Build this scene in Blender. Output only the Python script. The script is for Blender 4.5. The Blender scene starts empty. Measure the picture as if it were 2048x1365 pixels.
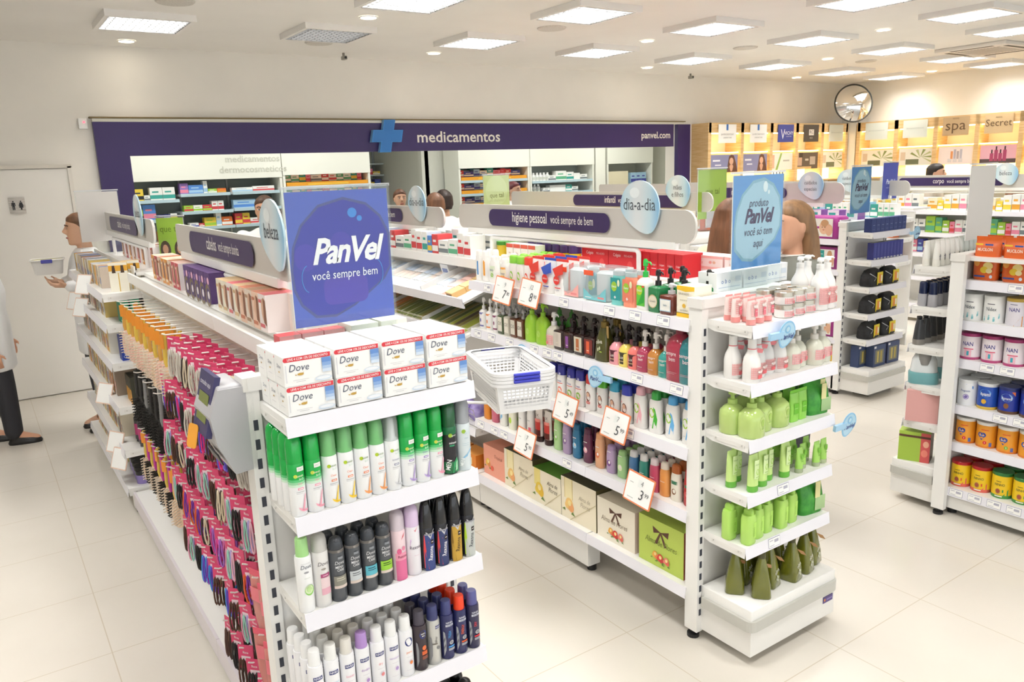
import bpy, bmesh, math, random
from mathutils import Vector, Matrix
random.seed(7)
PI = math.pi
SC = bpy.context.scene
COL = SC.collection

# ---------------------------------------------------------------- camera
def make_camera():
    yaw, pit, rol, f = math.radians(34.1), math.radians(12.3), math.radians(2.0), 1570.0
    cy, sy, cp, sp = math.cos(yaw), math.sin(yaw), math.cos(pit), math.sin(pit)
    fw = Vector((sy*cp, cy*cp, -sp)); r = Vector((cy, -sy, 0)); d = fw.cross(r)
    c, s = math.cos(rol), math.sin(rol)
    r2 = c*r + s*d; d2 = -s*r + c*d
    cam = bpy.data.cameras.new('camera'); cam.sensor_width = 36.0; cam.lens = f/2048*36
    cam.clip_start = .05; cam.clip_end = 100
    o = bpy.data.objects.new('camera', cam); COL.objects.link(o)
    m = Matrix((r2, -d2, -fw)).transposed().to_4x4(); m.translation = Vector((0, 0, 1.8))
    o.matrix_world = m
    SC.camera = o
make_camera()

# ---------------------------------------------------------------- world and exposure
def make_world():
    w = bpy.data.worlds.new('daylight'); SC.world = w; w.use_nodes = True
    bg = w.node_tree.nodes['Background']
    bg.inputs[0].default_value = (.93, .97, 1.0, 1); bg.inputs[1].default_value = WORLD
WORLD = .9
make_world()
vs = SC.view_settings
vs.view_transform = 'Standard'; vs.look = 'None'; vs.exposure = 0.9; vs.gamma = 1.0; vs.use_curve_mapping = False
SC.cycles.use_denoising = True
SC.cycles.max_bounces = 6; SC.cycles.diffuse_bounces = 4; SC.cycles.glossy_bounces = 3
SC.cycles.transparent_max_bounces = 12; SC.cycles.caustics_reflective = False; SC.cycles.caustics_refractive = False
PANEL_W = 15.5      # power of each recessed fluorescent fitting
DOWN_W = 4.0        # power of each warm downlight
PHARM_W = 8.0      # power of each lamp over the dispensary shelves
STRIP_W = 2.6       # power of each warm strip in the wood wall shelving

# ---------------------------------------------------------------- materials
_M = {}
def lin(h):
    h = h.lstrip('#'); c = [int(h[i:i+2], 16)/255 for i in (0, 2, 4)]
    return tuple(x/12.92 if x <= .04045 else ((x+.055)/1.055)**2.4 for x in c)
def mat(h, rough=.45, metal=0., coat=0., trans=0., emit=0., alpha=1.):
    key = (h, rough, metal, coat, trans, emit, alpha)
    if key in _M: return _M[key]
    m = bpy.data.materials.new('paint_' + h.lstrip('#')); m.use_nodes = True
    b = m.node_tree.nodes['Principled BSDF']; i = b.inputs
    i['Base Color'].default_value = (*lin(h), 1); i['Roughness'].default_value = rough; i['Metallic'].default_value = metal
    i['Coat Weight'].default_value = coat; i['Transmission Weight'].default_value = trans
    i['Alpha'].default_value = alpha
    if emit:
        i['Emission Color'].default_value = (*lin(h), 1); i['Emission Strength'].default_value = emit
    _M[key] = m
    return m
def G(h): return mat(h, .22)               # glossy plastic
def K(h): return mat(h, .5)                # printed card / satin
def noisy(name, a, b, scale, rough=.5, stretch=(1, 1, 1), detail=3, bump=0., lo=.35, hi=.65):
    m = bpy.data.materials.new(name); m.use_nodes = True; nt = m.node_tree; n = nt.nodes; L = nt.links
    p = n['Principled BSDF']; p.inputs['Roughness'].default_value = rough
    tc = n.new('ShaderNodeTexCoord'); mp = n.new('ShaderNodeMapping'); mp.inputs['Scale'].default_value = stretch
    nz = n.new('ShaderNodeTexNoise'); nz.inputs['Scale'].default_value = scale; nz.inputs['Detail'].default_value = detail
    r = n.new('ShaderNodeValToRGB'); r.color_ramp.elements[0].position = lo; r.color_ramp.elements[1].position = hi
    r.color_ramp.elements[0].color = (*lin(a), 1); r.color_ramp.elements[1].color = (*lin(b), 1)
    L.new(tc.outputs['Object'], mp.inputs[0]); L.new(mp.outputs[0], nz.inputs[0]); L.new(nz.outputs[0], r.inputs[0])
    L.new(r.outputs[0], p.inputs['Base Color'])
    if bump:
        bp = n.new('ShaderNodeBump'); bp.inputs['Strength'].default_value = bump; bp.inputs['Distance'].default_value = .002
        L.new(nz.outputs[0], bp.inputs['Height']); L.new(bp.outputs[0], p.inputs['Normal'])
    return m
def acrylic():
    m = bpy.data.materials.new('clear_acrylic'); m.use_nodes = True; nt = m.node_tree; n = nt.nodes; L = nt.links
    n.remove(n['Principled BSDF']); o = n['Material Output']
    t = n.new('ShaderNodeBsdfTransparent'); t.inputs[0].default_value = (.96, .98, .98, 1)
    g = n.new('ShaderNodeBsdfGlossy'); g.inputs[1].default_value = .05
    x = n.new('ShaderNodeMixShader'); x.inputs[0].default_value = .05
    L.new(t.outputs[0], x.inputs[1]); L.new(g.outputs[0], x.inputs[2]); L.new(x.outputs[0], o.inputs[0])
    return m
ACR = acrylic()
def tint(h, t):                                            # thin tinted clear plastic
    m = bpy.data.materials.new('tinted_' + h.lstrip('#')); m.use_nodes = True; nt = m.node_tree; n = nt.nodes; L = nt.links
    p = n['Principled BSDF']; p.inputs['Base Color'].default_value = (*lin(h), 1); p.inputs['Roughness'].default_value = .12
    o = n['Material Output']; tr = n.new('ShaderNodeBsdfTransparent'); tr.inputs[0].default_value = (*lin(h), 1)
    x = n.new('ShaderNodeMixShader'); x.inputs[0].default_value = t
    L.new(p.outputs[0], x.inputs[1]); L.new(tr.outputs[0], x.inputs[2]); L.new(x.outputs[0], o.inputs[0])
    return m
STEEL = mat('#F3F2EF', .35)            # white powder-coated metal
STEEL2 = mat('#ECEAE6', .4)
SLOT = mat('#3C3F4A', .6)
RAIL = mat('#EFEEF6', .25)
INK = mat('#2A2A2E', .5)
WHITE = mat('#F7F7F5', .4)
CARD = mat('#FAFAF8', .55)
BLACK = mat('#1B1B1D', .35)
CHROME = mat('#C9C9C9', .2, 1.)
SIGNGREY = mat('#C9C5BE', .45)
PURPLE = mat('#3A2A5C', .4)

# ---------------------------------------------------------------- mesh builder
_TXT = {}
def text_geo(s, bold=0., res=2):
    k = (s, bold, res)
    if k not in _TXT:
        c = bpy.data.curves.new('t', 'FONT'); c.body = s; c.size = 1; c.offset = bold; c.resolution_u = res
        c.align_x = 'CENTER'; c.space_character = .88 if bold > .02 else 1; c.fill_mode = 'FRONT'
        o = bpy.data.objects.new('t', c); me = bpy.data.meshes.new_from_object(o)
        _TXT[k] = ([(v.co.x, v.co.y) for v in me.vertices], [tuple(p.vertices) for p in me.polygons])
        bpy.data.objects.remove(o); bpy.data.meshes.remove(me); bpy.data.curves.remove(c)
    return _TXT[k]
def T(x=0, y=0, z=0): return Matrix.Translation((x, y, z))
def RX(a): return Matrix.Rotation(math.radians(a), 4, 'X')
def RY(a): return Matrix.Rotation(math.radians(a), 4, 'Y')
def RZ(a): return Matrix.Rotation(math.radians(a), 4, 'Z')
FRONT = RX(90)                                   # local xy-plane -> upright, facing -Y
def rng(r0, r1, n): return [r0 + (r1-r0)*i/(n-1) for i in range(n)]
class MB:
    def __init__(s): s.v = []; s.f = []; s.mi = []; s.sm = []; s.mats = []
    def slot(s, m):
        if m not in s.mats: s.mats.append(m)
        return s.mats.index(m)
    def add(s, vs, fs, m, M=None, smooth=False):
        b = len(s.v)
        if M is not None: vs = [tuple(M @ Vector(p)) for p in vs]
        s.v += vs; k = s.slot(m)
        for f in fs: s.f.append([b+i for i in f]); s.mi.append(k); s.sm.append(smooth)
        return s
    def box(s, x, y, z, sx, sy, sz, m, M=None, mats=None):      # centre x,y ; z = bottom
        a, b, c, d = x-sx/2, x+sx/2, y-sy/2, y+sy/2; e, f = z, z+sz
        vs = [(a,c,e),(b,c,e),(b,d,e),(a,d,e),(a,c,f),(b,c,f),(b,d,f),(a,d,f)]
        fs = [(0,1,5,4),(1,2,6,5),(2,3,7,6),(3,0,4,7),(4,5,6,7),(3,2,1,0)]   # front right back left top bottom
        if mats:
            for fc, mm in zip(fs, mats): s.add(vs, [fc], mm, M)
            return s
        return s.add(vs, fs, m, M)
    def rbox(s, x, y, z, sx, sy, sz, m, b=.004, M=None, seg=2):
        bm = bmesh.new(); bmesh.ops.create_cube(bm, size=1)
        bmesh.ops.scale(bm, vec=(sx, sy, sz), verts=bm.verts)
        bmesh.ops.bevel(bm, geom=list(bm.edges), offset=b, segments=seg, affect='EDGES', profile=.5)
        bm.verts.index_update()
        vs = [(v.co.x+x, v.co.y+y, v.co.z+z+sz/2) for v in bm.verts]; fs = [[v.index for v in f.verts] for f in bm.faces]
        bm.free(); return s.add(vs, fs, m, M, True)
    def quad(s, x0, z0, x1, z1, m, y=0., M=None):               # upright rectangle facing -Y
        return s.add([(x0,y,z0),(x1,y,z0),(x1,y,z1),(x0,y,z1)], [(0,1,2,3)], m, M)
    def loft(s, rings, ms, seg=20, M=None, cap=(True, True), smooth=True, split=38):
        # rings: (z, rx, ry[, n[, ox, oy]]); ms: one material or one per band
        def pts(r):
            z, rx, ry = r[:3]; n = r[3] if len(r) > 3 else 2; ox, oy = (r[4], r[5]) if len(r) > 5 else (0, 0)
            o = []
            for i in range(seg):
                a = 2*PI*(i+.5)/seg; c, d = math.cos(a), math.sin(a); e = 2/n
                o.append((ox+rx*math.copysign(abs(c)**e, c), oy+ry*math.copysign(abs(d)**e, d), z))
            return o
        N = len(rings)
        if not isinstance(ms, (list, tuple)): ms = [ms]*(N-1)
        ang = [math.atan2(rings[i+1][0]-rings[i][0], (rings[i+1][1]+rings[i+1][2]-rings[i][1]-rings[i][2])/2) for i in range(N-1)]
        vs = []; start = {}
        def ring(i): start[i] = len(vs); vs.extend(pts(rings[i])); return start[i]
        cur = ring(0); fl = []
        for i in range(N-1):
            nx = ring(i+1)
            fl.append(([(cur+j, cur+(j+1)%seg, nx+(j+1)%seg, nx+j) for j in range(seg)], ms[i]))
            cur = nx
            if i+1 < N-1:
                da = abs(math.degrees(ang[i+1]-ang[i])); da = min(da, 360-da)
                if da > split: cur = ring(i+1)
        b = len(s.v)
        P = [tuple(M @ Vector(p)) for p in vs] if M is not None else vs
        s.v += P
        for fs, m in fl:
            k = s.slot(m)
            for f in fs: s.f.append([b+i for i in f]); s.mi.append(k); s.sm.append(smooth)
        if cap[0]: s.add(pts(rings[0]), [tuple(range(seg-1, -1, -1))], ms[0], M)
        if cap[1]: s.add(pts(rings[-1]), [tuple(range(seg))], ms[-1], M)
        return s
    def cyl(s, r, z0, z1, m, seg=16, M=None): return s.loft([(z0, r, r), (z1, r, r)], m, seg, M)
    def tube(s, pts, r, m, seg=6, M=None, r1=None, closed=False):
        P = [Vector(p) for p in pts]; n = len(P); vs = []; up = None
        for i, p in enumerate(P):
            if closed: t = P[(i+1) % n]-P[i-1]
            else: t = P[min(i+1, n-1)]-P[max(i-1, 0)]
            t.normalize()
            if up is None:
                up = Vector((0, 0, 1)) if abs(t.z) < .9 else Vector((1, 0, 0))
            a = t.cross(up).normalized(); up = a.cross(t).normalized()
            rr = r if r1 is None else r+(r1-r)*i/(n-1)
            for j in range(seg):
                q = 2*PI*j/seg; vs.append(tuple(p+a*rr*math.cos(q)+up*rr*math.sin(q)))
        fs = [(i*seg+j, i*seg+(j+1) % seg, ((i+1) % n)*seg+(j+1) % seg, ((i+1) % n)*seg+j) for i in range(n if closed else n-1) for j in range(seg)]
        s.add(vs, fs, m, M, True)
        if not closed:
            s.add(vs[:seg], [tuple(range(seg-1, -1, -1))], m, M); s.add(vs[-seg:], [tuple(range(seg))], m, M)
        return s
    def prism(s, poly, d, m, M=None, side=None, back=None):     # 2D outline in xy, front at z=0, extruded to -d
        n = len(poly)
        f = [(x, y, 0) for x, y in poly]; k = [(x, y, -d) for x, y in poly]
        s.add(f, [tuple(range(n))], m, M); s.add(k, [tuple(range(n-1, -1, -1))], back or m, M)
        s.add(f+k, [(i, n+i, n+(i+1) % n, (i+1) % n) for i in range(n)], side or m, M)
        return s
    def poly(s, pl, m, M=None, z=0.): return s.add([(x, y, z) for x, y in pl], [tuple(range(len(pl)))], m, M)
    def text(s, t, m, M, size, bold=0., sx=1., shear=0., al='C', z=.0006, wrap=None):
        v, f = text_geo(t, bold)
        xs = [p[0] for p in v] or [0]; o = {'C': (min(xs)+max(xs))/2, 'L': min(xs), 'R': max(xs)}[al]
        P = [(((x-o)*sx+shear*y)*size, y*size, z) for x, y in v]
        if wrap: P = [((wrap+z)*math.sin(x/wrap), y, (wrap+z)*math.cos(x/wrap)-wrap) for x, y, _ in P]
        return s.add(P, f, m, M)
    def patch(s, r, z0, z1, half, m, a0=0., ry=None, n=8, off=.0005, r1=None):   # label wrapped round the front (-Y) of a round body
        vs = []; ry = ry or r; r1 = r1 or r
        for i in range(n+1):
            a = math.radians(a0-half+2*half*i/n)
            vs += [((r+off)*math.sin(a), -(ry+off)*math.cos(a), z0), ((r1+off)*math.sin(a), -(ry*r1/r+off)*math.cos(a), z1)]
        return s.add(vs, [(2*i, 2*i+2, 2*i+3, 2*i+1) for i in range(n)], m, None, True)
    def build(s, name):
        me = bpy.data.meshes.new(name); me.from_pydata(s.v, [], s.f)
        for m in s.mats: me.materials.append(m)
        me.polygons.foreach_set('material_index', s.mi); me.polygons.foreach_set('use_smooth', s.sm)
        me.update(); return me
def ell(rx, ry, n=24, cx=0, cy=0, a0=0): return [(cx+rx*math.cos(2*PI*i/n+a0), cy+ry*math.sin(2*PI*i/n+a0)) for i in range(n)]
def rrect(w, h, r, n=5, cx=0, cy=0):
    o = []
    for qx, qy, a in ((w/2-r, h/2-r, 0), (-w/2+r, h/2-r, 90), (-w/2+r, -h/2+r, 180), (w/2-r, -h/2+r, 270)):
        for i in range(n+1):
            t = math.radians(a+90*i/n); o.append((cx+qx+r*math.cos(t), cy+qy+r*math.sin(t)))
    return o
def drop(w, h, n=40, lean=.22):                   # the soap-bubble outline of the round shelf signs
    o = []
    for i in range(n):
        t = 2*PI*i/n; y = math.sin(t)
        k = 1-.26*max(0, -y)**1.3
        o.append((w/2*math.cos(t)*k+lean*w*max(0, -y)**1.6*.8-.0*w, h/2*y))
    return o

# ---------------------------------------------------------------- objects
def tag(o, label, cat, group=None, kind=None):
    if label: o['label'] = label
    if cat: o['category'] = cat
    if group: o['group'] = group
    if kind: o['kind'] = kind
    return o
def thing(name, label, cat, loc=(0, 0, 0), rz=0., group=None, M=None):
    o = bpy.data.objects.new(name, None); COL.objects.link(o); o.empty_display_size = .05
    if M is not None: o.matrix_world = M
    else: o.location = loc; o.rotation_euler = (0, 0, math.radians(rz))
    return tag(o, label, cat, group)
def part(name, mb, parent, label=None, M=None):
    me = mb.build(name) if isinstance(mb, MB) else mb
    o = bpy.data.objects.new(name, me); COL.objects.link(o); o.parent = parent
    if M is not None: o.matrix_local = M
    if label: o['label'] = label
    return o
def single(name, mb, label, cat, loc=(0, 0, 0), rz=0., group=None, kind=None):
    me = mb.build(name) if isinstance(mb, MB) else mb
    o = bpy.data.objects.new(name, me); COL.objects.link(o); o.location = loc; o.rotation_euler = (0, 0, math.radians(rz))
    return tag(o, label, cat, group, kind)
def struct(name, mb, parent=None):
    o = bpy.data.objects.new(name, mb.build(name)); COL.objects.link(o)
    if parent: o.parent = parent
    else: o['kind'] = 'structure'
    return o
class Kind:                                        # one product model; every copy on a shelf is its own object with its own parts
    def __init__(s, name, cat, parts):
        # parts: list of (part name, MB, [(sub name, MB)], label)
        s.name = name; s.cat = cat
        s.parts = [(p[0], p[1].build(p[0]), [(q[0], q[1].build(q[0])) for q in (p[2] if len(p) > 2 else [])], p[3] if len(p) > 3 else None) for p in parts]
    def put(s, label, loc, rz=0., group=None, M=None, sc=1.):
        if len(s.parts) == 1 and not s.parts[0][2]:
            o = bpy.data.objects.new(s.name, s.parts[0][1]); COL.objects.link(o); tag(o, label, s.cat, group)
        else:
            o = thing(s.name, label, s.cat, group=group)
            for n, me, subs, lb in s.parts:
                p = part(n, me, o, lb)
                for sn, sm in subs: part(sn, sm, p)
        if M is not None: o.matrix_world = M
        else:
            o.location = loc; o.rotation_euler = (0, 0, math.radians(rz)); o.scale = (sc, sc, sc)
        return o
ORD = 'first second third fourth fifth sixth seventh eighth ninth tenth eleventh twelfth thirteenth fourteenth fifteenth sixteenth seventeenth eighteenth nineteenth twentieth'.split()
def nth(i): return ORD[i] if i < 20 else 'last'
# ================================================================ room shell
CZ = 2.96; WY = 7.81; WX = 11.9
def tile_mat():
    m = bpy.data.materials.new('porcelain_tile'); m.use_nodes = True; nt = m.node_tree; n = nt.nodes; L = nt.links
    p = n['Principled BSDF']; p.inputs['Roughness'].default_value = .22; p.inputs['Specular IOR Level'].default_value = .4
    tc = n.new('ShaderNodeTexCoord'); sep = n.new('ShaderNodeSeparateXYZ'); L.new(tc.outputs['Object'], sep.inputs[0])
    def mt(op, a, b):
        q = n.new('ShaderNodeMath'); q.operation = op
        for i, v in enumerate((a, b)):
            if v is None: continue
            if isinstance(v, (int, float)): q.inputs[i].default_value = v
            else: L.new(v, q.inputs[i])
        return q.outputs[0]
    ds = []
    for k in ('X', 'Y'):
        f = mt('FRACT', mt('DIVIDE', sep.outputs[k], .5615), None)
        ds.append(mt('ABSOLUTE', mt('SUBTRACT', f, .5), None))
    e = mt('GREATER_THAN', mt('MAXIMUM', ds[0], ds[1]), .4965)
    nz = n.new('ShaderNodeTexNoise'); nz.inputs['Scale'].default_value = 1.3; nz.inputs['Detail'].default_value = 4
    L.new(tc.outputs['Object'], nz.inputs[0])
    r = n.new('ShaderNodeValToRGB'); r.color_ramp.elements[0].position = .3; r.color_ramp.elements[1].position = .7
    r.color_ramp.elements[0].color = (*lin('#DCD6CB'), 1); r.color_ramp.elements[1].color = (*lin('#E3DDD3'), 1)
    L.new(nz.outputs[0], r.inputs[0])
    mx = n.new('ShaderNodeMix'); mx.data_type = 'RGBA'; L.new(e, mx.inputs[0]); L.new(r.outputs[0], mx.inputs[6])
    mx.inputs[7].default_value = (*lin('#CDC2B0'), 1); L.new(mx.outputs[2], p.inputs['Base Color'])
    return m
WALL = noisy('painted_plaster', '#EBE7DF', '#EEEAE2', 3, .7)
CEIL = noisy('ceiling_paint', '#EEEBE6', '#F1EEE9', 2, .8)
fl = struct('floor', MB().box(4.5, 3, -.1, 16, 17.5, .1, tile_mat(), M=T(-.215, -2.07, 0)))
fl.location = (.215, 2.07, 0)
struct('ceiling', MB().box(4.5, 3, CZ, 16, 17.5, .1, CEIL))
struct('wall_back', MB().box(-1.2, WY+.1, 0, 4.6, .2, CZ, WALL).box(4.6, WY+.1, 2.36, 7.0, .2, CZ-2.36, WALL)
       .box(10.2, WY+.1, 0, 4.2, .2, CZ, WALL))
struct('wall_right', MB().box(WX+.1, 2.5, 0, .2, 11, CZ, WALL))
struct('wall_left', MB().box(-3.4, 2.5, 0, .2, 11, CZ, WALL))
# white corner pier between the two runs of wood shelving
struct('trim_corner', MB().box(11.755, 7.595, 0, .28, .42, 2.33, mat('#F3EFE6', .6)))
# restroom door
d = struct('door_1', MB().box(.26, WY-.012, .01, 1.0, .024, 1.93, mat('#EFECE6', .5)))
struct('door_frame', MB().box(.775, WY-.02, 0, .03, .04, 1.96, mat('#E4DFD6', .5)).box(.26, WY-.02, 1.945, 1.06, .04, .03, mat('#D9D3C8', .5)), d)
s = thing('restroom_sign', 'brushed metal plate with black man and woman symbols on the white door', 'sign', (.355, WY-.026, 1.585))
BR = noisy('brushed_steel', '#AFA9A2', '#D8D4CE', 8, .35, (1, 1, 30))
pm = MB()
for i in range(12):
    a, b = -.058+.116*i/12, -.058+.116*(i+1)/12; f = lambda x: -.012*math.cos(x/.058*1.4)-.002
    pm.add([(a, f(a), 0), (b, f(b), 0), (b, f(b), .13), (a, f(a), .13)], [(0, 1, 2, 3)], BR, None, True)
pm.box(0, .001, 0, .116, .004, .13, BR)
part('plate', pm, s)
fig = MB()
for k, x in enumerate((-.027, .027)):
    fig.poly(ell(.006, .006, 12, x, .098), INK, FRONT, .0145)
    if k == 0: fig.poly([(x-.012, .09), (x+.012, .09), (x+.016, .062), (x+.012, .06), (x+.009, .08), (x+.009, .03), (x+.002, .03), (x+.001, .055), (x-.001, .055), (x-.002, .03), (x-.009, .03), (x-.009, .08), (x-.012, .06), (x-.016, .062)], INK, FRONT, .0145)
    else: fig.poly([(x-.009, .09), (x+.009, .09), (x+.018, .06), (x+.014, .058), (x+.009, .075), (x+.016, .047), (x+.006, .047), (x+.006, .03), (x-.006, .03), (x-.006, .047), (x-.016, .047), (x-.009, .075), (x-.014, .058), (x-.018, .06)], INK, FRONT, .0145)
part('pictograms', fig, s, 'black man and woman pictograms')
t = thing('alarm_sensor', 'small white alarm box with red light beside the purple frame', 'sensor', (.93, WY-.015, 2.265))
part('case', MB().rbox(0, 0, 0, .07, .03, .09, WHITE, .006), t)
part('indicator_light', MB().rbox(.008, -.017, .05, .016, .004, .016, mat('#FF5060', .4, emit=1.5), .002), t, 'red light')

def light(kind, energy, color, loc, parent=None, size=.5, size_y=None, rot=(0, 0, 0), spread=None):
    l = bpy.data.lights.new('lamp_glow', kind); l.energy = energy; l.color = color
    if kind == 'AREA':
        l.size = size
        if size_y: l.shape = 'RECTANGLE'; l.size_y = size_y
        if spread: l.spread = math.radians(spread)
    elif kind == 'SPOT': l.spot_size = math.radians(95); l.spot_blend = .8; l.shadow_soft_size = size
    else: l.shadow_soft_size = size
    o = bpy.data.objects.new('lamp_glow', l); COL.objects.link(o); o.location = loc; o.rotation_euler = rot
    if parent: o.parent = parent
    return o
# ---------------------------------------------------------------- dispensary opening
PU = mat('#35255E', .38); PU2 = mat('#2E1B6B', .38)
t = thing('portal_frame', 'dark purple sign frame around the dispensary opening', 'sign', (0, WY, 0))
part('frame', MB().box(1.13, -.02, 0, .26, .06, 2.325, PU).box(8.2, -.02, 0, .24, .06, 2.325, PU)
     .box(4.63, -.02, 2.035, 6.74, .06, .29, PU), t)
part('top_strip', MB().box(4.6, -.02, 2.325, 7.2, .05, .028, mat('#E9E6D8', .5)).box(4.6, -.022, 2.355, 7.24, .07, .012, mat('#7C6B45', .6)), t, 'cream and brown strip')
tx = MB(); tx.text('medicamentos', mat('#E9E4DC', .5), T(4.65, -.052, 2.125) @ FRONT, .165, .014, 1.12)
part('lettering', tx, t, 'cream lettering "medicamentos"')
tx = MB(); tx.text('panvel.com', mat('#E9E4DC', .5), T(7.67, -.052, 2.145) @ FRONT, .12, .02, .98)
part('lettering', tx, t, 'cream web address')
cr = MB(); B1 = mat('#2F7CC4', .35); sh = .22
def cross(a, b):
    P = [(-b, -a), (b, -a), (b, -b), (a, -b), (a, b), (b, b), (b, a), (-b, a), (-b, b), (-a, b), (-a, -b), (-b, -b)]
    return [(x*1.04+sh*y, y) for x, y in P]
cr.prism(cross(.165, .062), .05, B1, FRONT, mat('#7FB4E4', .35)); cr.poly(cross(.15, .05), mat('#2B73BC', .35), FRONT, .001)
single('pharmacy_cross', cr, 'slanted bright blue cross mounted on the purple frame', 'sign', (3.74, WY-.104, 2.19))

# dispensary room
PW = mat('#F4F4EA', .6); PG = mat('#8F9A95', .55); PB = 9.6
struct('wall_dispensary', MB().box(2.2, PB+.55, 0, 4.5, .1, 2.7, PW).box(7.7, PB+.55, 0, 4.6, .1, 2.7, PW).box(4.95, 12.1, 0, 3, .1, 2.7, PW)
       .box(.35, 9.1, 0, .1, 2.15, 2.7, PW).box(9.95, 9.1, 0, .1, 2.15, 2.7, PW).box(4.42, 11.1, 0, .06, 2, 2.7, PW).box(5.48, 11.1, 0, .06, 2, 2.7, PW))
struct('ceiling_dispensary', MB().box(5, 10.15, 2.7, 10, 4.2, .1, PW))
for x in (1.8, 3.4, 5.0, 6.6, 8.2):
    t = thing('dispensary_light', 'ceiling lamp over the dispensary shelves, hidden behind the purple frame', 'ceiling light', (x, 8.75, 2.7), group='dispensary ceiling lamps')
    part('housing', MB().box(0, 0, -.03, .9, .2, .03, WHITE), t)
    light('AREA', PHARM_W, (.98, 1, .95), (0, 0, -.032), t, .85, .16)
LGT = mat('#EAF2F6', .35)
def disp_unit(x0, x1, top, shelves, label, cols=1, back=PG):
    w = x1-x0; t = thing('wall_shelving', label, 'shelving', ((x0+x1)/2, PB, 0))
    part('header_panel', MB().box(0, .2, top, w+.03, .42, 2.45-top, PW), t)
    b = MB().box(0, .4, 0, w, .04, top, back)
    for sx in (-w/2, w/2): b.box(sx, .2, 0, .03, .4, top, PW)
    part('carcass', b, t)
    st = MB()
    for i in range(1, cols): st.box(-w/2+w*i/cols, .37, 0, .02, .02, top, mat('#B9BDB8', .5))
    if cols > 1: part('upright', st, t)
    for cx, cw, z in shelves: part('shelf', MB().box(cx-(x0+x1)/2, .19, z-.025, cw, .38, .025, LGT).box(cx-(x0+x1)/2, -.002, z-.03, cw, .012, .035, mat('#BFD8E2', .35)), t)
    return t
LS = [(1.76, .5, 1.6), (1.76, .5, 1.385), (1.76, .5, 1.13), (2.305, .55, 1.655), (2.31, .57, 1.455), (2.31, .57, 1.275), (2.89, .56, 1.655), (2.89, .56, 1.465), (2.89, .56, 1.275)]
u1 = disp_unit(1.0, 3.2, 1.81, LS, 'grey backed pharmacy shelving left of the central doorway, behind the man', 4)
for w_, z_ in (('medicamentos', 2.0), ('dermocosmeticos', 1.88)): part('lettering', MB().text(w_, mat('#D2D2C6', .6), T(0.78, -.014, z_) @ FRONT, .105, .01, 1.05), u1, 'white on white lettering')
disp_unit(3.24, 4.36, 1.83, [(3.8, 1.08, 1.69), (3.8, 1.08, 1.5), (3.8, 1.08, 1.3)], 'grey backed pharmacy shelving with yellow strips just left of the doorway')
disp_unit(5.72, 6.9, 1.84, [(6.3, 1.14, 1.67), (6.3, 1.14, 1.485), (6.3, 1.14, 1.3)], 'pharmacy shelving with yellow strips right of the doorway')
disp_unit(6.94, 8.14, 1.84, [(7.54, 1.16, 1.62), (7.54, 1.16, 1.45), (7.54, 1.16, 1.28)], 'pharmacy shelving holding white bottles, behind the infant sign', back=mat('#B9C2BC', .55))
disp_unit(8.44, 9.4, 1.84, [(9.18, .38, 1.52), (8.92, .92, 1.3)], 'shallow lit recess with shelves at the right end of the dispensary', back=mat('#DCDED2', .55))
single('pilaster', MB().box(0, 0, 0, .2, .5, 2.45, PW), 'white pilaster at the right of the dispensary shelving', 'pilaster', (8.29, PB+.25, 0))['kind'] = 'structure'
t = thing('stock_rack', 'tall storage rack crammed with medicine boxes seen through the doorway', 'rack', (4.95, 11.6, 0))
for z in (1.97, 1.8, 1.64, 1.48, 1.31, 1.14): part('shelf', MB().box(0, 0, z-.02, .96, .4, .02, mat('#C9D3D6', .4)), t)
for x in (-.48, 0, .48): part('upright', MB().box(x, .18, 0, .03, .03, 2.2, mat('#B9C0C4', .4)), t)
t = thing('service_counter', 'dark grey service counter in front of the dispensary', 'counter', (4.9, 8.35, 0))
part('top', MB().box(0, 0, 1.1, 4.4, .5, .04, mat('#5B5F5E', .4)), t); part('body', MB().box(0, .05, 0, 4.3, .38, 1.1, mat('#8B8F8C', .5)), t)
part('screen', MB().box(.75, -.2, 1.14, .5, .03, .1, mat('#6D67AE', .4)), t, 'purple notice')

# boxes on the dispensary shelves
PAL = dict(white='#F5F5F1', orange='#EE7A36', red='#D94A4E', yellow='#F2D24A', green='#62B48A', teal='#3FA79B', blue='#5A8FD8', navy='#4B4FA6', pink='#EE8FA8', lime='#A8D24A', violet='#9D7BC4', grey='#7A8388', sky='#A9CDE8', cream='#F0E6C8', brown='#6B4A3A', dark='#30343A', amber='#E4A53A')
_bx = {}
def med_box(w, d, h, c1, c2):
    k = (round(w, 3), round(d, 3), round(h, 3), c1, c2)
    if k not in _bx:
        m = MB().box(0, 0, 0, w, d, h, K(PAL[c1]))
        if c2: m.quad(-w/2, h*.12, w/2, h*.42, K(PAL[c2]), -d/2-.0006); m.quad(-w*.32, h*.6, w*.2, h*.72, K(PAL[c2]), -d/2-.0006)
        _bx[k] = m.build('medicine_box')
    return _bx[k]
def med_row(x0, x1, z, seq, where, group, Y=PB+.1, hs=(.07, .12), d=.1, name='medicine_box', gap=.004):
    x = x0; i = 0; cnt = {}
    while x < x1-.03:
        c1, c2, w, h = seq[i % len(seq)]; i += 1
        if x+w > x1+.02: break
        cnt[c1, c2] = cnt.get((c1, c2), 0)+1
        n = cnt[c1, c2]
        cc = c1 + (' and '+c2 if c2 and c2 != c1 else '')
        single(name, med_box(w, d, h, c1, c2), f'{nth(n-1)} {c1}{"-"+c2 if c2 else ""} medicine box on {where}', 'box', (x+w/2, Y, z+.0005), group=group)
        x += w+gap
W = 'white'
g = 'medicine boxes behind the counter'
med_row(1.55, 2.0, 1.6, [('yellow', 'dark', .1, .13), (W, 'grey', .06, .06), (W, 'teal', .13, .14), (W, 'teal', .13, .14)], 'the top left dispensary shelf', g)
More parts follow.
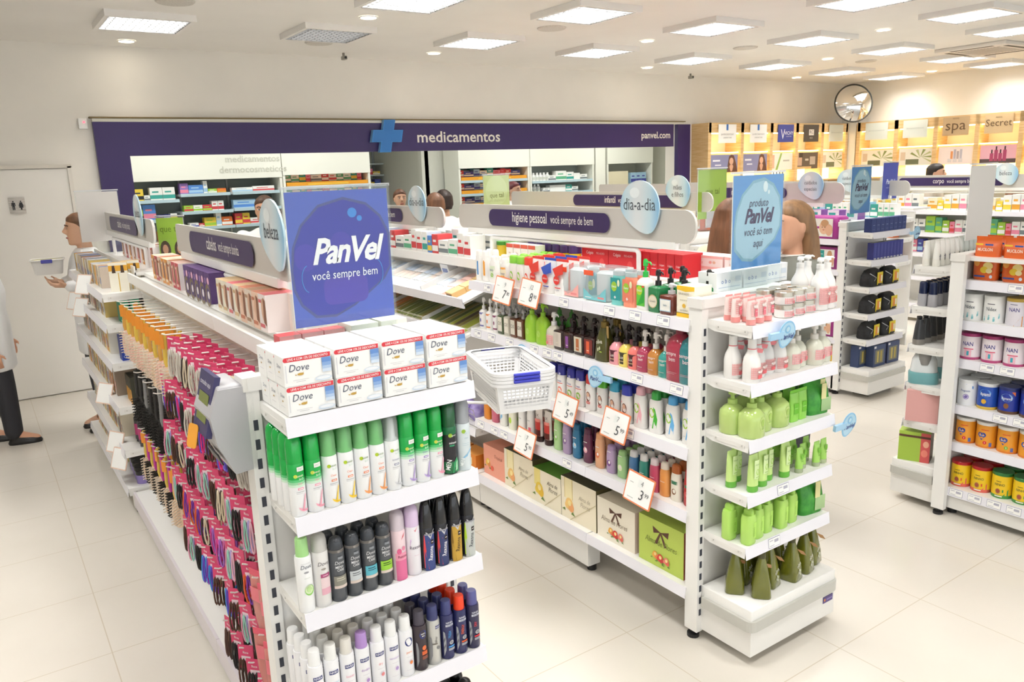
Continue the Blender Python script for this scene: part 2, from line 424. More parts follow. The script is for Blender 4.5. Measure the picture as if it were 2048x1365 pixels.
med_row(1.55, 2.0, 1.385, [('lime', 'dark', .07, .12), ('blue', 'pink', .13, .17), ('navy', 'orange', .07, .05), ('navy', 'white', .07, .05), (W, 'yellow', .07, .06)], 'the second dispensary shelf at far left', g)
med_row(1.75, 2.0, 1.13, [('orange', W, .13, .12), ('orange', 'red', .1, .1)], 'the third dispensary shelf at far left', g)
med_row(2.04, 2.57, 1.655, [('violet', 'pink', .09, .12), ('blue', 'sky', .16, .1), (W, 'sky', .045, .14), ('lime', W, .1, .05), ('orange', 'amber', .1, .05), ('lime', 'red', .08, .11)], 'the top shelf left of the man', g)
med_row(2.06, 2.58, 1.455, [('lime', 'red', .1, .07), (W, 'lime', .1, .07), ('red', 'lime', .1, .07), (W, 'red', .065, .11), (W, 'red', .065, .11)], 'the middle shelf left of the man', g)
med_row(2.1, 2.58, 1.275, [(W, 'navy', .1, .05), ('red', W, .06, .04), ('yellow', 'lime', .13, .1), (W, 'sky', .06, .15), ('orange', W, .12, .1)], 'the lower shelf left of the man', g)
med_row(2.62, 3.16, 1.655, [(W, 'sky', .24, .05), (W, 'red', .26, .06)], 'the top shelf above the man', g)
med_row(2.62, 3.16, 1.465, [('sky', 'blue', .26, .1), ('sky', W, .2, .08)], 'the middle shelf behind the man', g)
med_row(2.62, 3.16, 1.275, [('red', 'yellow', .085, .13), ('yellow', 'red', .085, .13), (W, 'red', .15, .07), ('red', W, .1, .05)], 'the lower shelf behind the man', g)
YS = [('amber', 'yellow', .24, .04), ('yellow', 'amber', .2, .04)]
seqA = [('green', W, .09, .1), (W, 'green', .1, .09), ('teal', 'yellow', .08, .13), ('pink', 'red', .06, .09), (W, 'grey', .14, .08), ('red', W, .09, .1), (W, 'red', .1, .09)]
seqB = [('red', W, .1, .09), ('navy', W, .16, .07), ('sky', 'navy', .1, .1), (W, 'blue', .12, .08), ('teal', W, .1, .11), ('pink', 'red', .12, .08), ('red', 'pink', .08, .1)]
for x0, x1, nm, zs in ((3.27, 4.34, 'left of the doorway', (1.69, 1.5, 1.3)), (5.75, 6.87, 'right of the doorway', (1.67, 1.485, 1.3))):
    for z, lv in zip(zs, ('top', 'middle', 'lower')):
        med_row(x0, x1, z+.055, seqA if x0 < 5 else seqB, f'the {lv} yellow-edged shelf {nm}', g, Y=PB+.16, d=.1)
        single('shelf_strip', MB().box(0, 0, 0, x1-x0, .12, .05, K('#EFA42C')).box(0, -.061, .012, (x1-x0)*.5, .001, .02, K('#F6C545')), f'orange-yellow strip along the {lv} shelf {nm}', 'shelf strip', ((x0+x1)/2, PB+.07, z+.0005))
        med_row(x0+.1, x1-.1, z+.0555, seqB if x0 < 5 else seqA, f'the rear row, {lv} yellow-edged shelf {nm}', g, Y=PB+.3, d=.08)
med_row(7.3, 8.1, 1.62, [(W, 'grey', .14, .08), (W, 'green', .2, .14), (W, 'teal', .14, .12), (W, None, .12, .1)], 'the top white-bottle shelf', g)
med_row(7.2, 8.1, 1.45, [(W, 'grey', .12, .07), (W, None, .3, .1), ('teal', W, .12, .1)], 'the second white-bottle shelf', g)
med_row(8.5, 8.96, 1.3, [('cream', 'cream', .42, .42)], 'the lit recess', g)
med_row(8.98, 9.36, 1.52, [('sky', 'navy', .11, .17), ('sky', 'navy', .11, .17), ('sky', 'navy', .11, .17)], 'the upper shelf of the lit recess', g)
vb = Kind('medicine_bottle', 'bottle', [('body', MB().loft([(0, .03, .03), (.085, .03, .03), (.098, .018, .018)], WHITE, 12).patch(.03, .02, .06, 60, K('#D9DCD0')), []), ('cap', MB().cyl(.018, .0985, .125, WHITE, 12), [])])
for i in range(6): vb.put(f'{nth(i)} white medicine bottle from the left on the top white-bottle shelf', (6.99+.065*i, PB+.1, 1.6205), group='white medicine bottles')
for i in range(3): vb.put(f'{nth(i)} white medicine bottle on the second white-bottle shelf', (7.0+.07*i, PB+.1, 1.4505), group='white medicine bottles')
rs = [('red', W, .1, .06), (W, 'blue', .12, .09), ('blue', 'navy', .11, .08), ('orange', 'yellow', .1, .07), (W, 'pink', .14, .06), ('grey', W, .09, .1), ('pink', 'red', .08, .09), ('yellow', W, .12, .05), ('navy', 'blue', .1, .09)]
for j, z in enumerate((1.8, 1.64, 1.48, 1.31, 1.14)):
    med_row(4.48, 5.42, z, rs[j:]+rs[:j], f'the {nth(j)} storage rack shelf from the top', 'stock boxes on the storage rack', Y=11.47, d=.12)

# ---------------------------------------------------------------- ceiling fittings
FIX = mat('#EFECE8', .45); LOU = mat('#787878', .35)
TUB = mat('#FFFFFF', .5, emit=6.0); DWN = mat('#FFF3DC', .5, emit=14.0)
hm = MB()
for sx, sy, w, h in ((0, -.285, .6, .03), (0, .285, .6, .03), (-.285, 0, .03, .54), (.285, 0, .03, .54)): hm.box(sx, sy, -.045, w, h, .045, FIX)
hm.box(0, 0, -.006, .54, .54, .006, mat('#F5F5F5', .3))
hme = hm.build('housing')
lm = MB()
for i in range(9): lm.box(0, -.26+.065*i, -.044, .54, .006, .032, LOU)
for i in range(13): lm.box(-.264+.044*i, 0, -.04, .003, .52, .022, LOU)
lme = lm.build('louvre')
tme = MB().tube([(-.26, 0, -.014), (.26, 0, -.014)], .007, TUB, 8).build('tube')
tmo = MB().tube([(-.26, 0, -.014), (.26, 0, -.014)], .007, mat('#DDD5CF', .5), 8).build('tube')
def ceiling_light(x, y, label, on=1.):
    t = thing('ceiling_light', label, 'ceiling light', (x, y, CZ), group='square louvred fluorescent ceiling lights')
    part('housing', hme, t); part('louvre', lme, t)
    for k in range(4): part('tube', tme if on == 1 else tmo, t, None, T(0, -.195+.13*k, 0))
    light('AREA', PANEL_W*on, (1.0, .985, .95), (0, 0, -.0075), t, .5, None, (0, 0, 0), 172)
CL = [(1.265, 6.5, 'square louvred ceiling light nearest the left edge, above the purple frame'), (2.646, 6.43, 'dim louvred ceiling light second in the row by the back wall'),
 (2.686, 5.0, 'louvred ceiling light cut off by the top edge, left of centre'), (4.073, 4.87, 'large louvred ceiling light right of centre with a round speaker beside it'),
 (4.02, 6.3, 'third louvred ceiling light in the row along the back wall'), (5.476, 6.38, 'fourth louvred ceiling light in the row along the back wall'),
 (5.514, 4.9, 'louvred ceiling light in the middle row, right of centre'), (7.02, 4.98, 'louvred ceiling light in the middle row above the web address on the purple frame'),
 (8.554, 5.06, 'louvred ceiling light in the middle row left of the air conditioner'), (6.93, 6.44, 'fifth louvred ceiling light in the row along the back wall'),
 (8.4, 6.47, 'sixth louvred ceiling light in the row along the back wall'), (9.975, 6.6, 'seventh louvred ceiling light in the back row, above the mirror'),
 (11.4, 6.7, 'last louvred ceiling light in the back row, at the corner'), (10.15, 5.17, 'louvred ceiling light just below the air conditioner'),
 (11.42, 5.28, 'louvred ceiling light beside the right wall beyond the air conditioner'), (7.144, 3.54, 'large louvred ceiling light near the top right corner'),
 (5.7, 3.6, 'louvred ceiling light cut by the top edge, right of centre'), (8.435, 3.79, 'louvred ceiling light cut by the right edge above the air conditioner')]
for x, y, lb in CL: ceiling_light(x, y, lb, .25 if 'dim' in lb else 1.)
for x in (-.4, 1.26, 2.65, 4.07):                                   # unseen fittings added for light, carrying the grid on over the camera
    for y in (3.56, 2.1, .65):
        if x < 4 or y > 3: ceiling_light(x, y, 'unseen louvred ceiling light added to carry the rows on overhead')
for x in (-.4,):  # unseen extra fitting, added to brighten the floor at left
    for y in (5.0,): ceiling_light(x, y, 'unseen louvred ceiling light added to carry the rows on overhead')
dr = MB()
for i in range(24):
    a, b = 2*PI*i/24, 2*PI*(i+1)/24
    P = lambda r, q, z: (r*math.cos(q), r*math.sin(q), z)
    dr.add([P(.075, a, -.001), P(.075, b, -.001), P(.06, b, -.008), P(.06, a, -.008)], [(0, 3, 2, 1)], WHITE, None, True)
drm = dr.build('trim_ring'); dle = MB().poly(ell(.06, .06, 24), DWN, RX(180), .004).build('lens')
for i, (x, y, w) in enumerate([(1.307, 7.5, 'nearest the left edge'), (2.706, 5.77, 'left of centre near the top edge'), (4.054, 7.19, 'above the cross'), (5.582, 5.77, 'between the two big lights right of centre'), (7.066, 7.3, 'above the web address on the purple frame'), (7.286, 4.41, 'near the top edge at right'), (8.652, 5.92, 'beside a speaker right of centre'), (10.1, 7.4, 'above the left wood shelving'), (11.5, 6.2, 'near the right wall'), (1.3, 4.4, 'outside'), (2.7, 2.9, 'outside'), (4.1, 3.6, 'outside')]):
    t = thing('downlight', f'glowing round recessed downlight {w}' if w != 'outside' else 'round downlight overhead outside the frame', 'downlight', (x, y, CZ), group='round recessed downlights')
    part('trim_ring', drm, t); part('lens', dle, t, 'glowing lens')
    light('SPOT', DOWN_W, (1, .87, .72), (0, 0, -.012), t, .05)
spk = MB().loft([(-.012, .115, .115), (-.004, .125, .125), (0, .125, .125)], noisy('speaker_grille', '#C9C4BC', '#D8D3CB', 90, .6), 28).build('ceiling_speaker')
for x, y, w in ((1.334, 5.78, 'cut by the top edge at left'), (4.3, 5.59, 'below the big light right of centre'), (6.913, 5.7, 'between lights above the web address on the purple frame'), (9.38, 5.88, 'above the mirror'), (2.79, 7.0, 'near the back wall above the purple frame')):
    single('ceiling_speaker', spk, f'flat round grey ceiling speaker {w}', 'speaker', (x, y, CZ), group='round ceiling speakers')
t = thing('air_conditioner', 'square ceiling air conditioner cassette with dark vent slots at right', 'air conditioner', (9.7, 4.6, CZ))
part('panel', MB().rbox(0, 0, -.04, .9, .75, .04, mat('#E8E2DA', .45), .008), t)
for sx, sy, w, h in ((0, -.31, .6, .05), (0, .31, .6, .05), (-.39, 0, .05, .45), (.39, 0, .05, .45)): part('vent_slot', MB().box(sx, sy, -.042, w, h, .003, mat('#4A4640', .6)), t)
gm = MB()
for i in range(14): gm.box(0, -.22+.034*i, -.044, .56, .018, .004, mat('#CFC8BF', .5))
part('intake_grille', gm, t)
for x, y, w in ((3.228, 7.5, 'above the purple frame left of the cross'), (8.137, 7.6, 'where the purple frame ends at right')):
    t = thing('security_camera', f'tiny grey security camera on the ceiling {w}', 'camera', (x, y, CZ))
    part('mount', MB().cyl(.012, -.03, 0, mat('#8C877E', .4), 10), t); part('body', MB().rbox(0, -.01, -.065, .04, .07, .036, mat('#9B968C', .4), .006), t)
    part('lens', MB().cyl(.012, 0, .006, BLACK, 12, T(0, -.045, -.047) @ RX(90)), t, 'black lens')
# convex mirror in the corner
mm = MB(); R = .275
rg = [(0.1*(1-(q/8)**2), R*q/8+.0001, R*q/8+.0001) for q in range(9)][::-1]
mm.loft(rg, mat('#E8E8E8', .03, 1.), 36, None, (False, True), True, 180)
Q = T(11.3, 7.25, 2.61) @ RZ(-38) @ RX(82)
t = thing('convex_mirror', 'round convex security mirror high in the far corner', 'mirror', M=Q)
part('mirror_dome', mm, t); part('rim', MB().tube([(R*math.cos(a), R*math.sin(a), 0) for a in [2*PI*k/40 for k in range(40)]], .012, mat('#3B3A34', .5), 8, closed=True), t, 'dark rim')
part('back_shell', MB().loft([(-.03, .1, .1), (-.002, R, R)], mat('#8E8878', .6), 32), t)
part('bracket', MB().tube([(0, 0, -.03), (.08, 0, -.3), (.18, 0, -.46)], .014, CHROME, 8), t)

# ---------------------------------------------------------------- wood wall shelving with lit posters
WOOD = noisy('light_oak', '#D8B27A', '#E6C795', 5, .45, (1, 1, 12))
WARM = mat('#FFE9B0', .5, emit=5.0)
FRO = mat('#E9EBDD', .4)
def poster(kind, w, h):
    m = MB().box(0, 0, 0, w, .008, h, CARD); y = -.0046
    q = lambda a, b, c, d, col, k=0: m.quad(-w/2+a*w, b*h, -w/2+c*w, d*h, K(col), y-.0004*k)
    if kind == 'hair':
        q(0, 0, 1, 1, '#8D8FB5'); q(.1, .62, .36, .72, '#E9E9F2', 1); q(.18, .38, .4, .45, '#E9E9F2', 1)
        m.poly([(w*.1, 0), (w*.5, 0), (w*.44, h*.5), (w*.36, h*.93), (w*.27, h), (w*.18, h*.9), (w*.14, h*.45)], K('#6B4636'), T(0, y, 0) @ FRONT, .0004)
        m.poly(ell(w*.075, h*.2, 20, w*.27, h*.62), K('#E3B296'), T(0, y, 0) @ FRONT, .0008)
        m.poly([(w*.22, h*.42), (w*.32, h*.42), (w*.34, h*.3), (w*.3, h*.05), (w*.24, h*.05), (w*.2, h*.3)], K('#DDAA8E'), T(0, y, 0) @ FRONT, .0007)
    elif kind == 'leaf' or kind == 'zebra':
        q(0, 0, 1, 1, '#EFE9D8' if kind == 'leaf' else '#E9E6DA')
        n = 6
        for i in range(n):
            a = math.radians(-30+210*i/n); L_ = .5
            c = (w*.18, h*.45)
            P = [(c[0]+.02*w*math.cos(a+1.57), c[1]+.05*h*math.sin(a+1.57)), (c[0]+L_*w*.75*math.cos(a+.12), c[1]+L_*h*math.sin(a+.12)), (c[0]+L_*w*.75*math.cos(a-.12), c[1]+L_*h*math.sin(a-.12))]
            P = [(max(-w/2, min(w/2, px)), max(0, min(h, py))) for px, py in P]
            m.poly(P, K('#8E9A5C' if i % 2 else '#B9BE8A'), T(0, y, 0) @ FRONT, .0004+.0001*i)
        q(.22, .05, .62, .36, '#6E7356', 3)
        q(.05, .3, .2, .8, '#D8C3A8', 3)
    elif kind == 'green':
        q(0, 0, 1, 1, '#F1EBDC'); m.poly([(-w*.3, 0), (-w*.2, 0), (0, h), (-w*.08, h)], K('#9DBB5E'), T(0, y, 0) @ FRONT, .0004); q(0, .1, .14, .9, '#E5B79B', 2); q(.55, .5, .85, .6, '#B9B6A8', 1)
    elif kind == 'brown':
        q(0, 0, 1, 1, '#5E5045'); q(0, .2, .25, 1, '#C9A58E', 1); q(.1, .7, .28, 1, '#3A2C26', 2); q(.62, .25, .88, .75, '#B5A595', 1); q(.4, .5, .56, .62, '#CFC5B5', 1); q(0, 0, .7, .14, '#D8B27A', 2)
    elif kind == 'spray':
        q(0, 0, 1, 1, '#F3E4DE')
        for i in range(4): q(.36+.09*i, .3, .43+.09*i, .75+.1*(i % 2), ['#E39A62', '#B8B2BE', '#B8A9A9', '#C2BEC6'][i], 1)
        for i in range(3): q(.28+.16*i, .12, .4+.16*i, .32, '#DDD5D3', 2)
    elif kind == 'pink':
        q(0, 0, 1, 1, '#EBB6C4'); q(0, 0, 1, .24, '#5A4A4C', 1)
        for i in range(4): q(.28+.12*i, .12, .38+.12*i, .55+.18*(i % 2), '#B04A6E', 2); q(.31+.12*i, .55+.18*(i % 2), .35+.12*i, .75+.18*(i % 2), '#3C2A30', 2)
    return m
def top_card(kind, w=.3, h=.25):
    m = MB(); y = -.004
    X = lambda s_, col, z, size, b=0., sx=1.: m.text(s_, K(col), T(0, y, z) @ FRONT, size, b, sx)
    if kind == 'white': m.box(0, 0, 0, w, .006, h, CARD); m.quad(-.025, h*.68, .015, h, K('#3F79C8'), y); X('LA ROCHE-POSAY', '#8C8C8C', h*.42, .032); X('LABORATOIRE', '#9C9C9C', h*.25, .026)
    elif kind == 'blue': m.box(0, 0, 0, w, .006, h, K('#3B4494')); m.text('V', K('#E9ECF4'), T(-w*.2, y, h*.18) @ FRONT, .2, .0, .8); m.text('VICHY', K('#E9ECF4'), T(w*.18, y, h*.42) @ FRONT, .07, .01); m.text('LABORATOIRES', K('#E9ECF4'), T(w*.18, y, h*.3) @ FRONT, .018)
    elif kind == 'dark': m.box(0, 0, 0, w, .006, h, K('#4A423C')); m.quad(-.06, h*.38, .06, h*.72, K('#E6DED6'), y); m.text('RC', K('#4A423C'), T(0, y-.0005, h*.48) @ FRONT, .07); X('ROC', '#CFC5BC', h*.18, .035)
    elif kind == 'frost': m.box(0, 0, 0, w, .006, h, K('#DCE3DC')); X('dermocosmeticos', '#B5BDB8', h*.5, .036)
    elif kind == 'spa': m.box(0, 0, 0, w, .006, h, K('#C8AC86')); m.text('spa', K('#6A5138'), T(0, y, h*.3) @ FRONT, .2, 0, 1.1); X('PANVEL', '#6A5138', h*.88, .026)
    elif kind == 'secret': m.box(0, 0, 0, w, .006, h, K('#D2B78E')); X('Secret', '#6A5138', h*.38, .13); X('PANVEL', '#6A5138', h*.8, .024)
    return m
def bay_run(org, rz, edges, cards, posters, side):
    L_ = edges[-1]-edges[0]; c = (edges[0]+edges[-1])/2
    t = thing('wall_shelving', f'light oak wall shelving with lit bays and posters on the {side}', 'shelving', org, rz)
    part('back_panel', MB().box(c, -.01, 0, L_, .02, 2.33, FRO), t)
    part('cornice', MB().box(c, -.15, 2.2, L_+.03, .3, .13, WOOD), t)
    for e in edges: part('upright', MB().box(e, -.15, 0, .06, .3, 2.33, WOOD), t)
    for a, b in zip(edges[:-1], edges[1:]):
        part('shelf', MB().box((a+b)/2, -.13, 1.905, b-a-.06, .24, .02, WOOD), t)
        part('shelf', MB().box((a+b)/2, -.15, 1.48, b-a-.06, .28, .02, WOOD), t)
        part('light_strip', MB().box((a+b)/2, -.25, 1.927, b-a-.07, .02, .012, WARM), t, 'warm glowing strip')
        part('light_strip', MB().box((a+b)/2, -.24, 2.185, b-a-.07, .03, .012, WARM), t, 'warm glowing strip')
        light('AREA', STRIP_W*.5, (1, .85, .58), ((a+b)/2, -.1, 1.66), t, b-a-.15, .06, (0, 0, 0))
        part('glow_panel', MB().box((a+b)/2, -.025, 1.5, b-a-.06, .01, .18, mat('#FFEFB8', .5, emit=.75)), t, 'emissive yellow panel')  # bright opening of the bay drawn as an emissive panel
    Rz = RZ(rz); O = T(*org)
    for i, k in enumerate(cards):
        a, b = edges[i], edges[i+1]
        if k:
            o = single('brand_card', top_card(k, min(.36, b-a-.14)), f'{ {"white": "white card with blue tab", "blue": "dark blue card with big V", "dark": "dark brown card with pale square", "frost": "pale frosted card", "spa": "tan card with big thin lettering", "secret": "tan card with dark serif lettering"}[k]} over the {nth(i)} bay on the {side}', 'sign')
            o.matrix_world = O @ Rz @ T((a+b)/2, -.315, 2.06)
        p = posters[i]
        o = single('poster', poster(p, b-a-.1, .24), f'{ {"hair": "grey-violet poster with long haired woman", "leaf": "pale poster with radiating green leaves", "zebra": "pale poster with radiating leaves", "green": "cream poster with green stripe", "brown": "brown poster with woman and product", "spray": "pale poster with spray bottles", "pink": "pink poster with dark bottles"}[p]} in the {nth(i)} bay on the {side}', 'poster')
        o.matrix_world = O @ Rz @ T((a+b)/2, -.262, 1.665)
bay_run((0, WY, 0), 0, [8.43, 9.1, 9.74, 10.33, 10.95, 11.58], ['white', 'white', 'blue', 'dark', 'frost'], ['hair', 'hair', 'green', 'brown', 'leaf'], 'back wall')
bay_run((WX, 0, 0), -90, [-7.33, -6.72, -6.13, -5.56, -5.0, -4.44, -3.88], ['frost', 'frost', 'spa', 'secret', None, None], ['leaf', 'zebra', 'spray', 'pink', 'spray', 'pink'], 'right wall')
# products in the lit bays
bt = Kind('lotion_bottle', 'bottle', [('body', MB().loft([(0, .022, .022), (.1, .022, .022), (.115, .01, .01)], G('#DDE3DC'), 10)), ('cap', MB().cyl(.011, .1155, .14, G('#F3F3F0'), 10))])
bk = Kind('lotion_bottle', 'bottle', [('body', MB().loft([(0, .026, .026), (.1, .026, .026), (.115, .01, .01)], G('#3A3A30'), 10)), ('cap', MB().cyl(.011, .1155, .14, BLACK, 10))])
for b in range(2):
    for i in range(8): bt.put('pale lotion bottle in the first two lit bays on the back wall', (8.52+.64*b+.068*i, WY-.16, 1.3), group='lotion bottles in the lit bays')
for i in range(6): bk.put(f'{nth(i)} dark lotion bottle from the left in the lit bay beside the green board', (9.85+.07*i, WY-.16, 1.5005), group='dark lotion bottles')
for x0, x1 in ((8.46, 9.71),): single('display_shelf', MB().box(0, 0, 0, x1-x0, .2, .02, WOOD), 'oak shelf under the pale lotion bottles', 'shelf', ((x0+x1)/2, WY-.16, 1.279))
# ================================================================ gondolas
SZ = [1.26, 1.055, .853, .65, .452]                # endcap shelf tops
def shelf_parts(w, d, t, z, x=0, y1=0, cards=None, tilt=0):
    """shelf whose back edge lies at local y=y1, front at y1-d, top at z"""
    m = MB(); yf = y1-d
    m.box(x, y1-d/2, z-.02, w, d, .02, STEEL)
    for sx in (-1, 1):
        X = x+sx*(w/2-.002)
        m.add([(X, y1, z), (X, yf, z), (X, yf+.004, z-.043), (X, y1-.03, z-.04), (X, y1, z-.032)], [(0, 1, 2, 3, 4)] if sx > 0 else [(4, 3, 2, 1, 0)], STEEL)
        m.box(X+sx*.001, y1-d*.55, z-.03, .003, d*.7, .014, STEEL2)
        for yy in (.25, .85): m.loft([(0, .003, .003), (.003, .003, .003)], mat('#C9C7C2', .5), 8, T(X+sx*.002, y1-d*yy, z-.022) @ RY(90*sx))
    s = part('shelf', m, t)
    r = MB(); a = .006
    r.add([(x-w/2-.002, yf-.001, z+.002), (x+w/2+.002, yf-.001, z+.002), (x+w/2+.002, yf-.001-a, z-.043), (x-w/2-.002, yf-.001-a, z-.043),
           (x-w/2-.002, yf+.001, z+.002), (x+w/2+.002, yf+.001, z+.002), (x+w/2+.002, yf+.001-a, z-.043), (x-w/2-.002, yf+.001-a, z-.043)],
          [(3, 2, 1, 0), (4, 5, 6, 7), (0, 1, 5, 4), (1, 2, 6, 5), (2, 3, 7, 6), (3, 0, 4, 7)], RAIL)
    part('price_rail', r, s)
    for cx in (cards or []):
        c = MB(); P = lambda u, v, k: (x+cx+u, yf-.0016-.0004*k-a*(1-v/.045), z-.043+v)
        q = lambda u0, v0, u1, v1, mt, k: c.add([P(u0, v0, k), P(u1, v0, k), P(u1, v1, k), P(u0, v1, k)], [(0, 1, 2, 3)], mt)
        q(-.033, .006, .033, .041, K('#7D7FA0'), 0); q(-.0315, .0075, .0315, .0395, CARD, 1)
        q(.0, .022, .024, .033, K('#B5B5C4'), 2); q(-.026, .03, -.006, .034, K('#C8C8D2'), 2); q(-.026, .012, .0, .015, K('#C8C8D2'), 2)
        part('price_tag', c, s)
    return s
def post(t, x, y, z0, z1, w=.032, d=.062, slots=True, foot=True, M=None):
    p = part('post', MB().box(x, y, z0, w, d, z1-z0, STEEL).box(x, y, z1-.03, w+.012, d+.008, .034, STEEL2), t)
    if slots:
        s = MB(); n = int((z1-z0-.12)/.05)
        for i in range(n): s.box(x, y-d/2-.0006, z0+.07+.05*i, .011, .0015, .026, SLOT)
        part('slot_strip', s, p, 'row of dark slots')
    if foot: part('foot', MB().loft([(0, .024, .024), (.014, .024, .024), (.016, .012, .012), (z0, .012, .012)], BLACK, 14, T(x, y, 0)), t, 'black foot')
def endcap(label, xc, yb, w=.49, d=.195, flip=False, zs=SZ, cards={}, base_d=.235):
    t = thing('endcap_shelf', label, 'shelf unit', (xc, yb, 0), 180 if flip else 0)
    for s in (-1, 1): post(t, s*(w/2+.014), .031, .03, 1.33)
    part('back_panel', MB().box(0, .02, .06, w, .016, 1.24, STEEL2).box(0, .02, 1.3, w+.05, .05, .032, STEEL), t)
    for i, z in enumerate(zs): shelf_parts(w, d, t, z, cards=cards.get(i))
    bw = w+.012
    b = part('base', MB().box(0, -base_d/2, .04, bw, base_d, .12, STEEL2), t)
    part('kick_feet', MB().box(0, -base_d/2, 0, bw-.2, base_d-.1, .04, mat('#8C8880', .6)), t)
    part('platform', MB().rbox(0, -base_d/2, .16, bw, base_d, .065, STEEL, .004), t)
    bp = MB(); BM = mat('#C4C3BC', .35); r = .03; o = .012; zz = (.142, .184)
    path = [(-bw/2-o, -.01), (-bw/2-o, -base_d-o+r)]+[(-bw/2-o+r-r*math.cos(a), -base_d-o+r-r*math.sin(a)) for a in rng(.2, PI/2, 5)]
    path += [(bw/2+o-r+r*math.sin(a), -base_d-o+r-r*math.cos(a)) for a in rng(.0, PI/2, 6)]+[(bw/2+o, -.01)]
    for (x0, y0), (x1, y1) in zip(path[:-1], path[1:]):
        bp.add([(x0, y0, zz[0]), (x1, y1, zz[0]), (x1, y1, zz[1]), (x0, y0, zz[1])], [(0, 1, 2, 3)], BM, None, True)
        k0, k1 = (1-.03/math.hypot(x0, y0)), (1-.03/math.hypot(x1, y1))
        bp.add([(x0, y0, zz[1]), (x1, y1, zz[1]), (x1*k1, y1*k1, zz[1]), (x0*k0, y0*k0, zz[1])], [(0, 1, 2, 3)], BM, None, True)
        bp.add([(x0*k0, y0*k0, zz[0]), (x1*k1, y1*k1, zz[0]), (x1, y1, zz[0]), (x0, y0, zz[0])], [(0, 1, 2, 3)], BM, None, True)
    part('bumper', bp, t, 'grey rubber bumper')
    return t
def side_module(label, xc, y0, y1, zs, face=-1, depth=.28, base_z=.2, base_d=.3, cards={}, kick=True, kick_in=0., z_top=1.3, legs=True, back=STEEL2):
    """gondola bay between y0 (near) and y1 (far); face -1 looks to -X, +1 to +X"""
    w = y1-y0; t = thing('gondola_bay', label, 'shelf unit', (xc, (y0+y1)/2, 0), -90 if face < 0 else 90)
    part('back_panel', MB().box(0, -.012, .05, w-.004, .02, z_top-.05, back), t)
    for i, z in enumerate(zs): shelf_parts(w-.006, depth, t, z, y1=-.022, cards=cards.get(i))
    shelf_parts(w-.006, base_d, t, base_z, y1=-.022, cards=cards.get('base'))
    if kick: part('kick_panel', MB().box(0, -base_d-.005, .035, w-.004, .02, base_z-.075, STEEL2), t)
    if legs:
        for s in (-1, 1):
            part('leg', MB().box(s*(w/2-.03), -base_d+.03, .03, .045, .06, base_z-.07, STEEL2), t)
            part('foot', MB().cyl(.022, 0, .03, BLACK, 12, T(s*(w/2-.03), -base_d+.03, 0)), t, 'black foot')
    return t
G1X, G2X, G3X, G4X, G5X = .763, 2.352, 5.66, 4.17, 4.2
# --- gondola at left front
endcap('white endcap shelf unit with soap boxes and aerosol cans, nearest the camera at left', G1X, 1.87, zs=[1.272, 1.033, .788, .51, .26])
t = thing('pegboard_bay', 'white pegboard bay full of pink hair accessories on the left gondola', 'shelf unit', (.72, 3.24, 0), -90)
part('back_panel', MB().box(0, -.0, .1, 2.62, .02, 1.16, STEEL2), t)
part('base_deck', MB().box(0, -.09, .115, 2.62, .19, .016, STEEL), t)
bl = MB()
for i in range(3): bl.box(-1.31+.8733*(i+.5), -.187, .05, .87, .012, .085, mat('#E4DDE2', .4))
part('base_lip', bl, t); part('base_body', MB().box(0, -.08, .02, 2.6, .17, .09, STEEL2), t)
tl = MB()
for i in range(3):
    x = -1.31+.8733*(i+.5)
    tl.box(x, -.02, 1.29, .868, .08, .018, STEEL).box(x, -.066, 1.29, .868, .012, .05, STEEL).box(x, -.035, 1.255, .868, .012, .035, mat('#F0E9DE', .4))
part('top_ledge', tl, t)
for z in (1.24, 1.05, .935, .855, .655, .475, .29): part('hook_bar', MB().box(0, -.016, z-.012, 2.6, .008, .026, STEEL), t)
part('top_deck', MB().box(0, .16, 1.315, 2.62, .3, .018, STEEL), t)
FSZ = [1.235, 1.07, .86, .615, .37]
side_module('white bay of the left gondola stacked with cosmetic packets, at its far end', .80, 4.57, 6.15, FSZ, base_z=.15, depth=.26, base_d=.27, kick=False)
single('deck_panel', MB().box(0, 0, 0, .34, 1.55, .018, STEEL).box(-.168, 0, .0, .008, 1.55, .05, STEEL), 'white top deck of the far left bay carrying hair dye packs', 'shelf', (.86, 5.36, 1.315))
# --- middle gondola
endcap('white endcap shelf unit with pink and green toiletries in the centre of the shop', G2X, 1.87, cards={3: [-.05], 4: [-.09]})
S2 = [1.253, 1.005, .765, .515]
side_module('short end bay of the middle gondola with pump soaps and gift boxes', G2X-.005, 1.92, 2.515, S2, kick=False, legs=False, depth=.255, base_d=.255, cards={0: [-.13, .02, .17], 1: [.03, .24], 2: [-.02]})
side_module('long bay of the middle gondola with shampoo rows and flower boxes, over the kick panel', G2X-.005, 2.515, 3.43, S2, depth=.255, base_d=.255, cards={0: [-.28, .33], 1: [-.39, -.26, -.1, .1, .2, .28], 2: [-.35], 3: [-.4, -.27, -.18, .33]})
single('deck_panel', MB().box(0, 0, 0, .36, 3.0, .018, STEEL).box(-.18, 0, -.03, .012, 3.0, .05, STEEL), 'white top deck of the middle gondola under the higiene pessoal sign', 'shelf', (2.4, 3.38, 1.315))
t = side_module('bay of the middle gondola with tilted trays of small packets, beyond the soap rows', G2X-.005, 3.43, 4.95, [.45], depth=.255, base_d=.255)
for z, col in ((1.165, STEEL), (.985, STEEL)):
    q = T(0, -.02, z+.06) @ RX(18)
    s = part('tray', MB().box(0, -.15, 0, 1.51, .32, .012, col, q).box(0, -.31, -.02, 1.51, .008, .055, RAIL, q), t)
    for x in (-.25, .3): part('divider', MB().box(x, -.15, .012, .006, .3, .04, mat('#E8E8E6', .3), q), s)
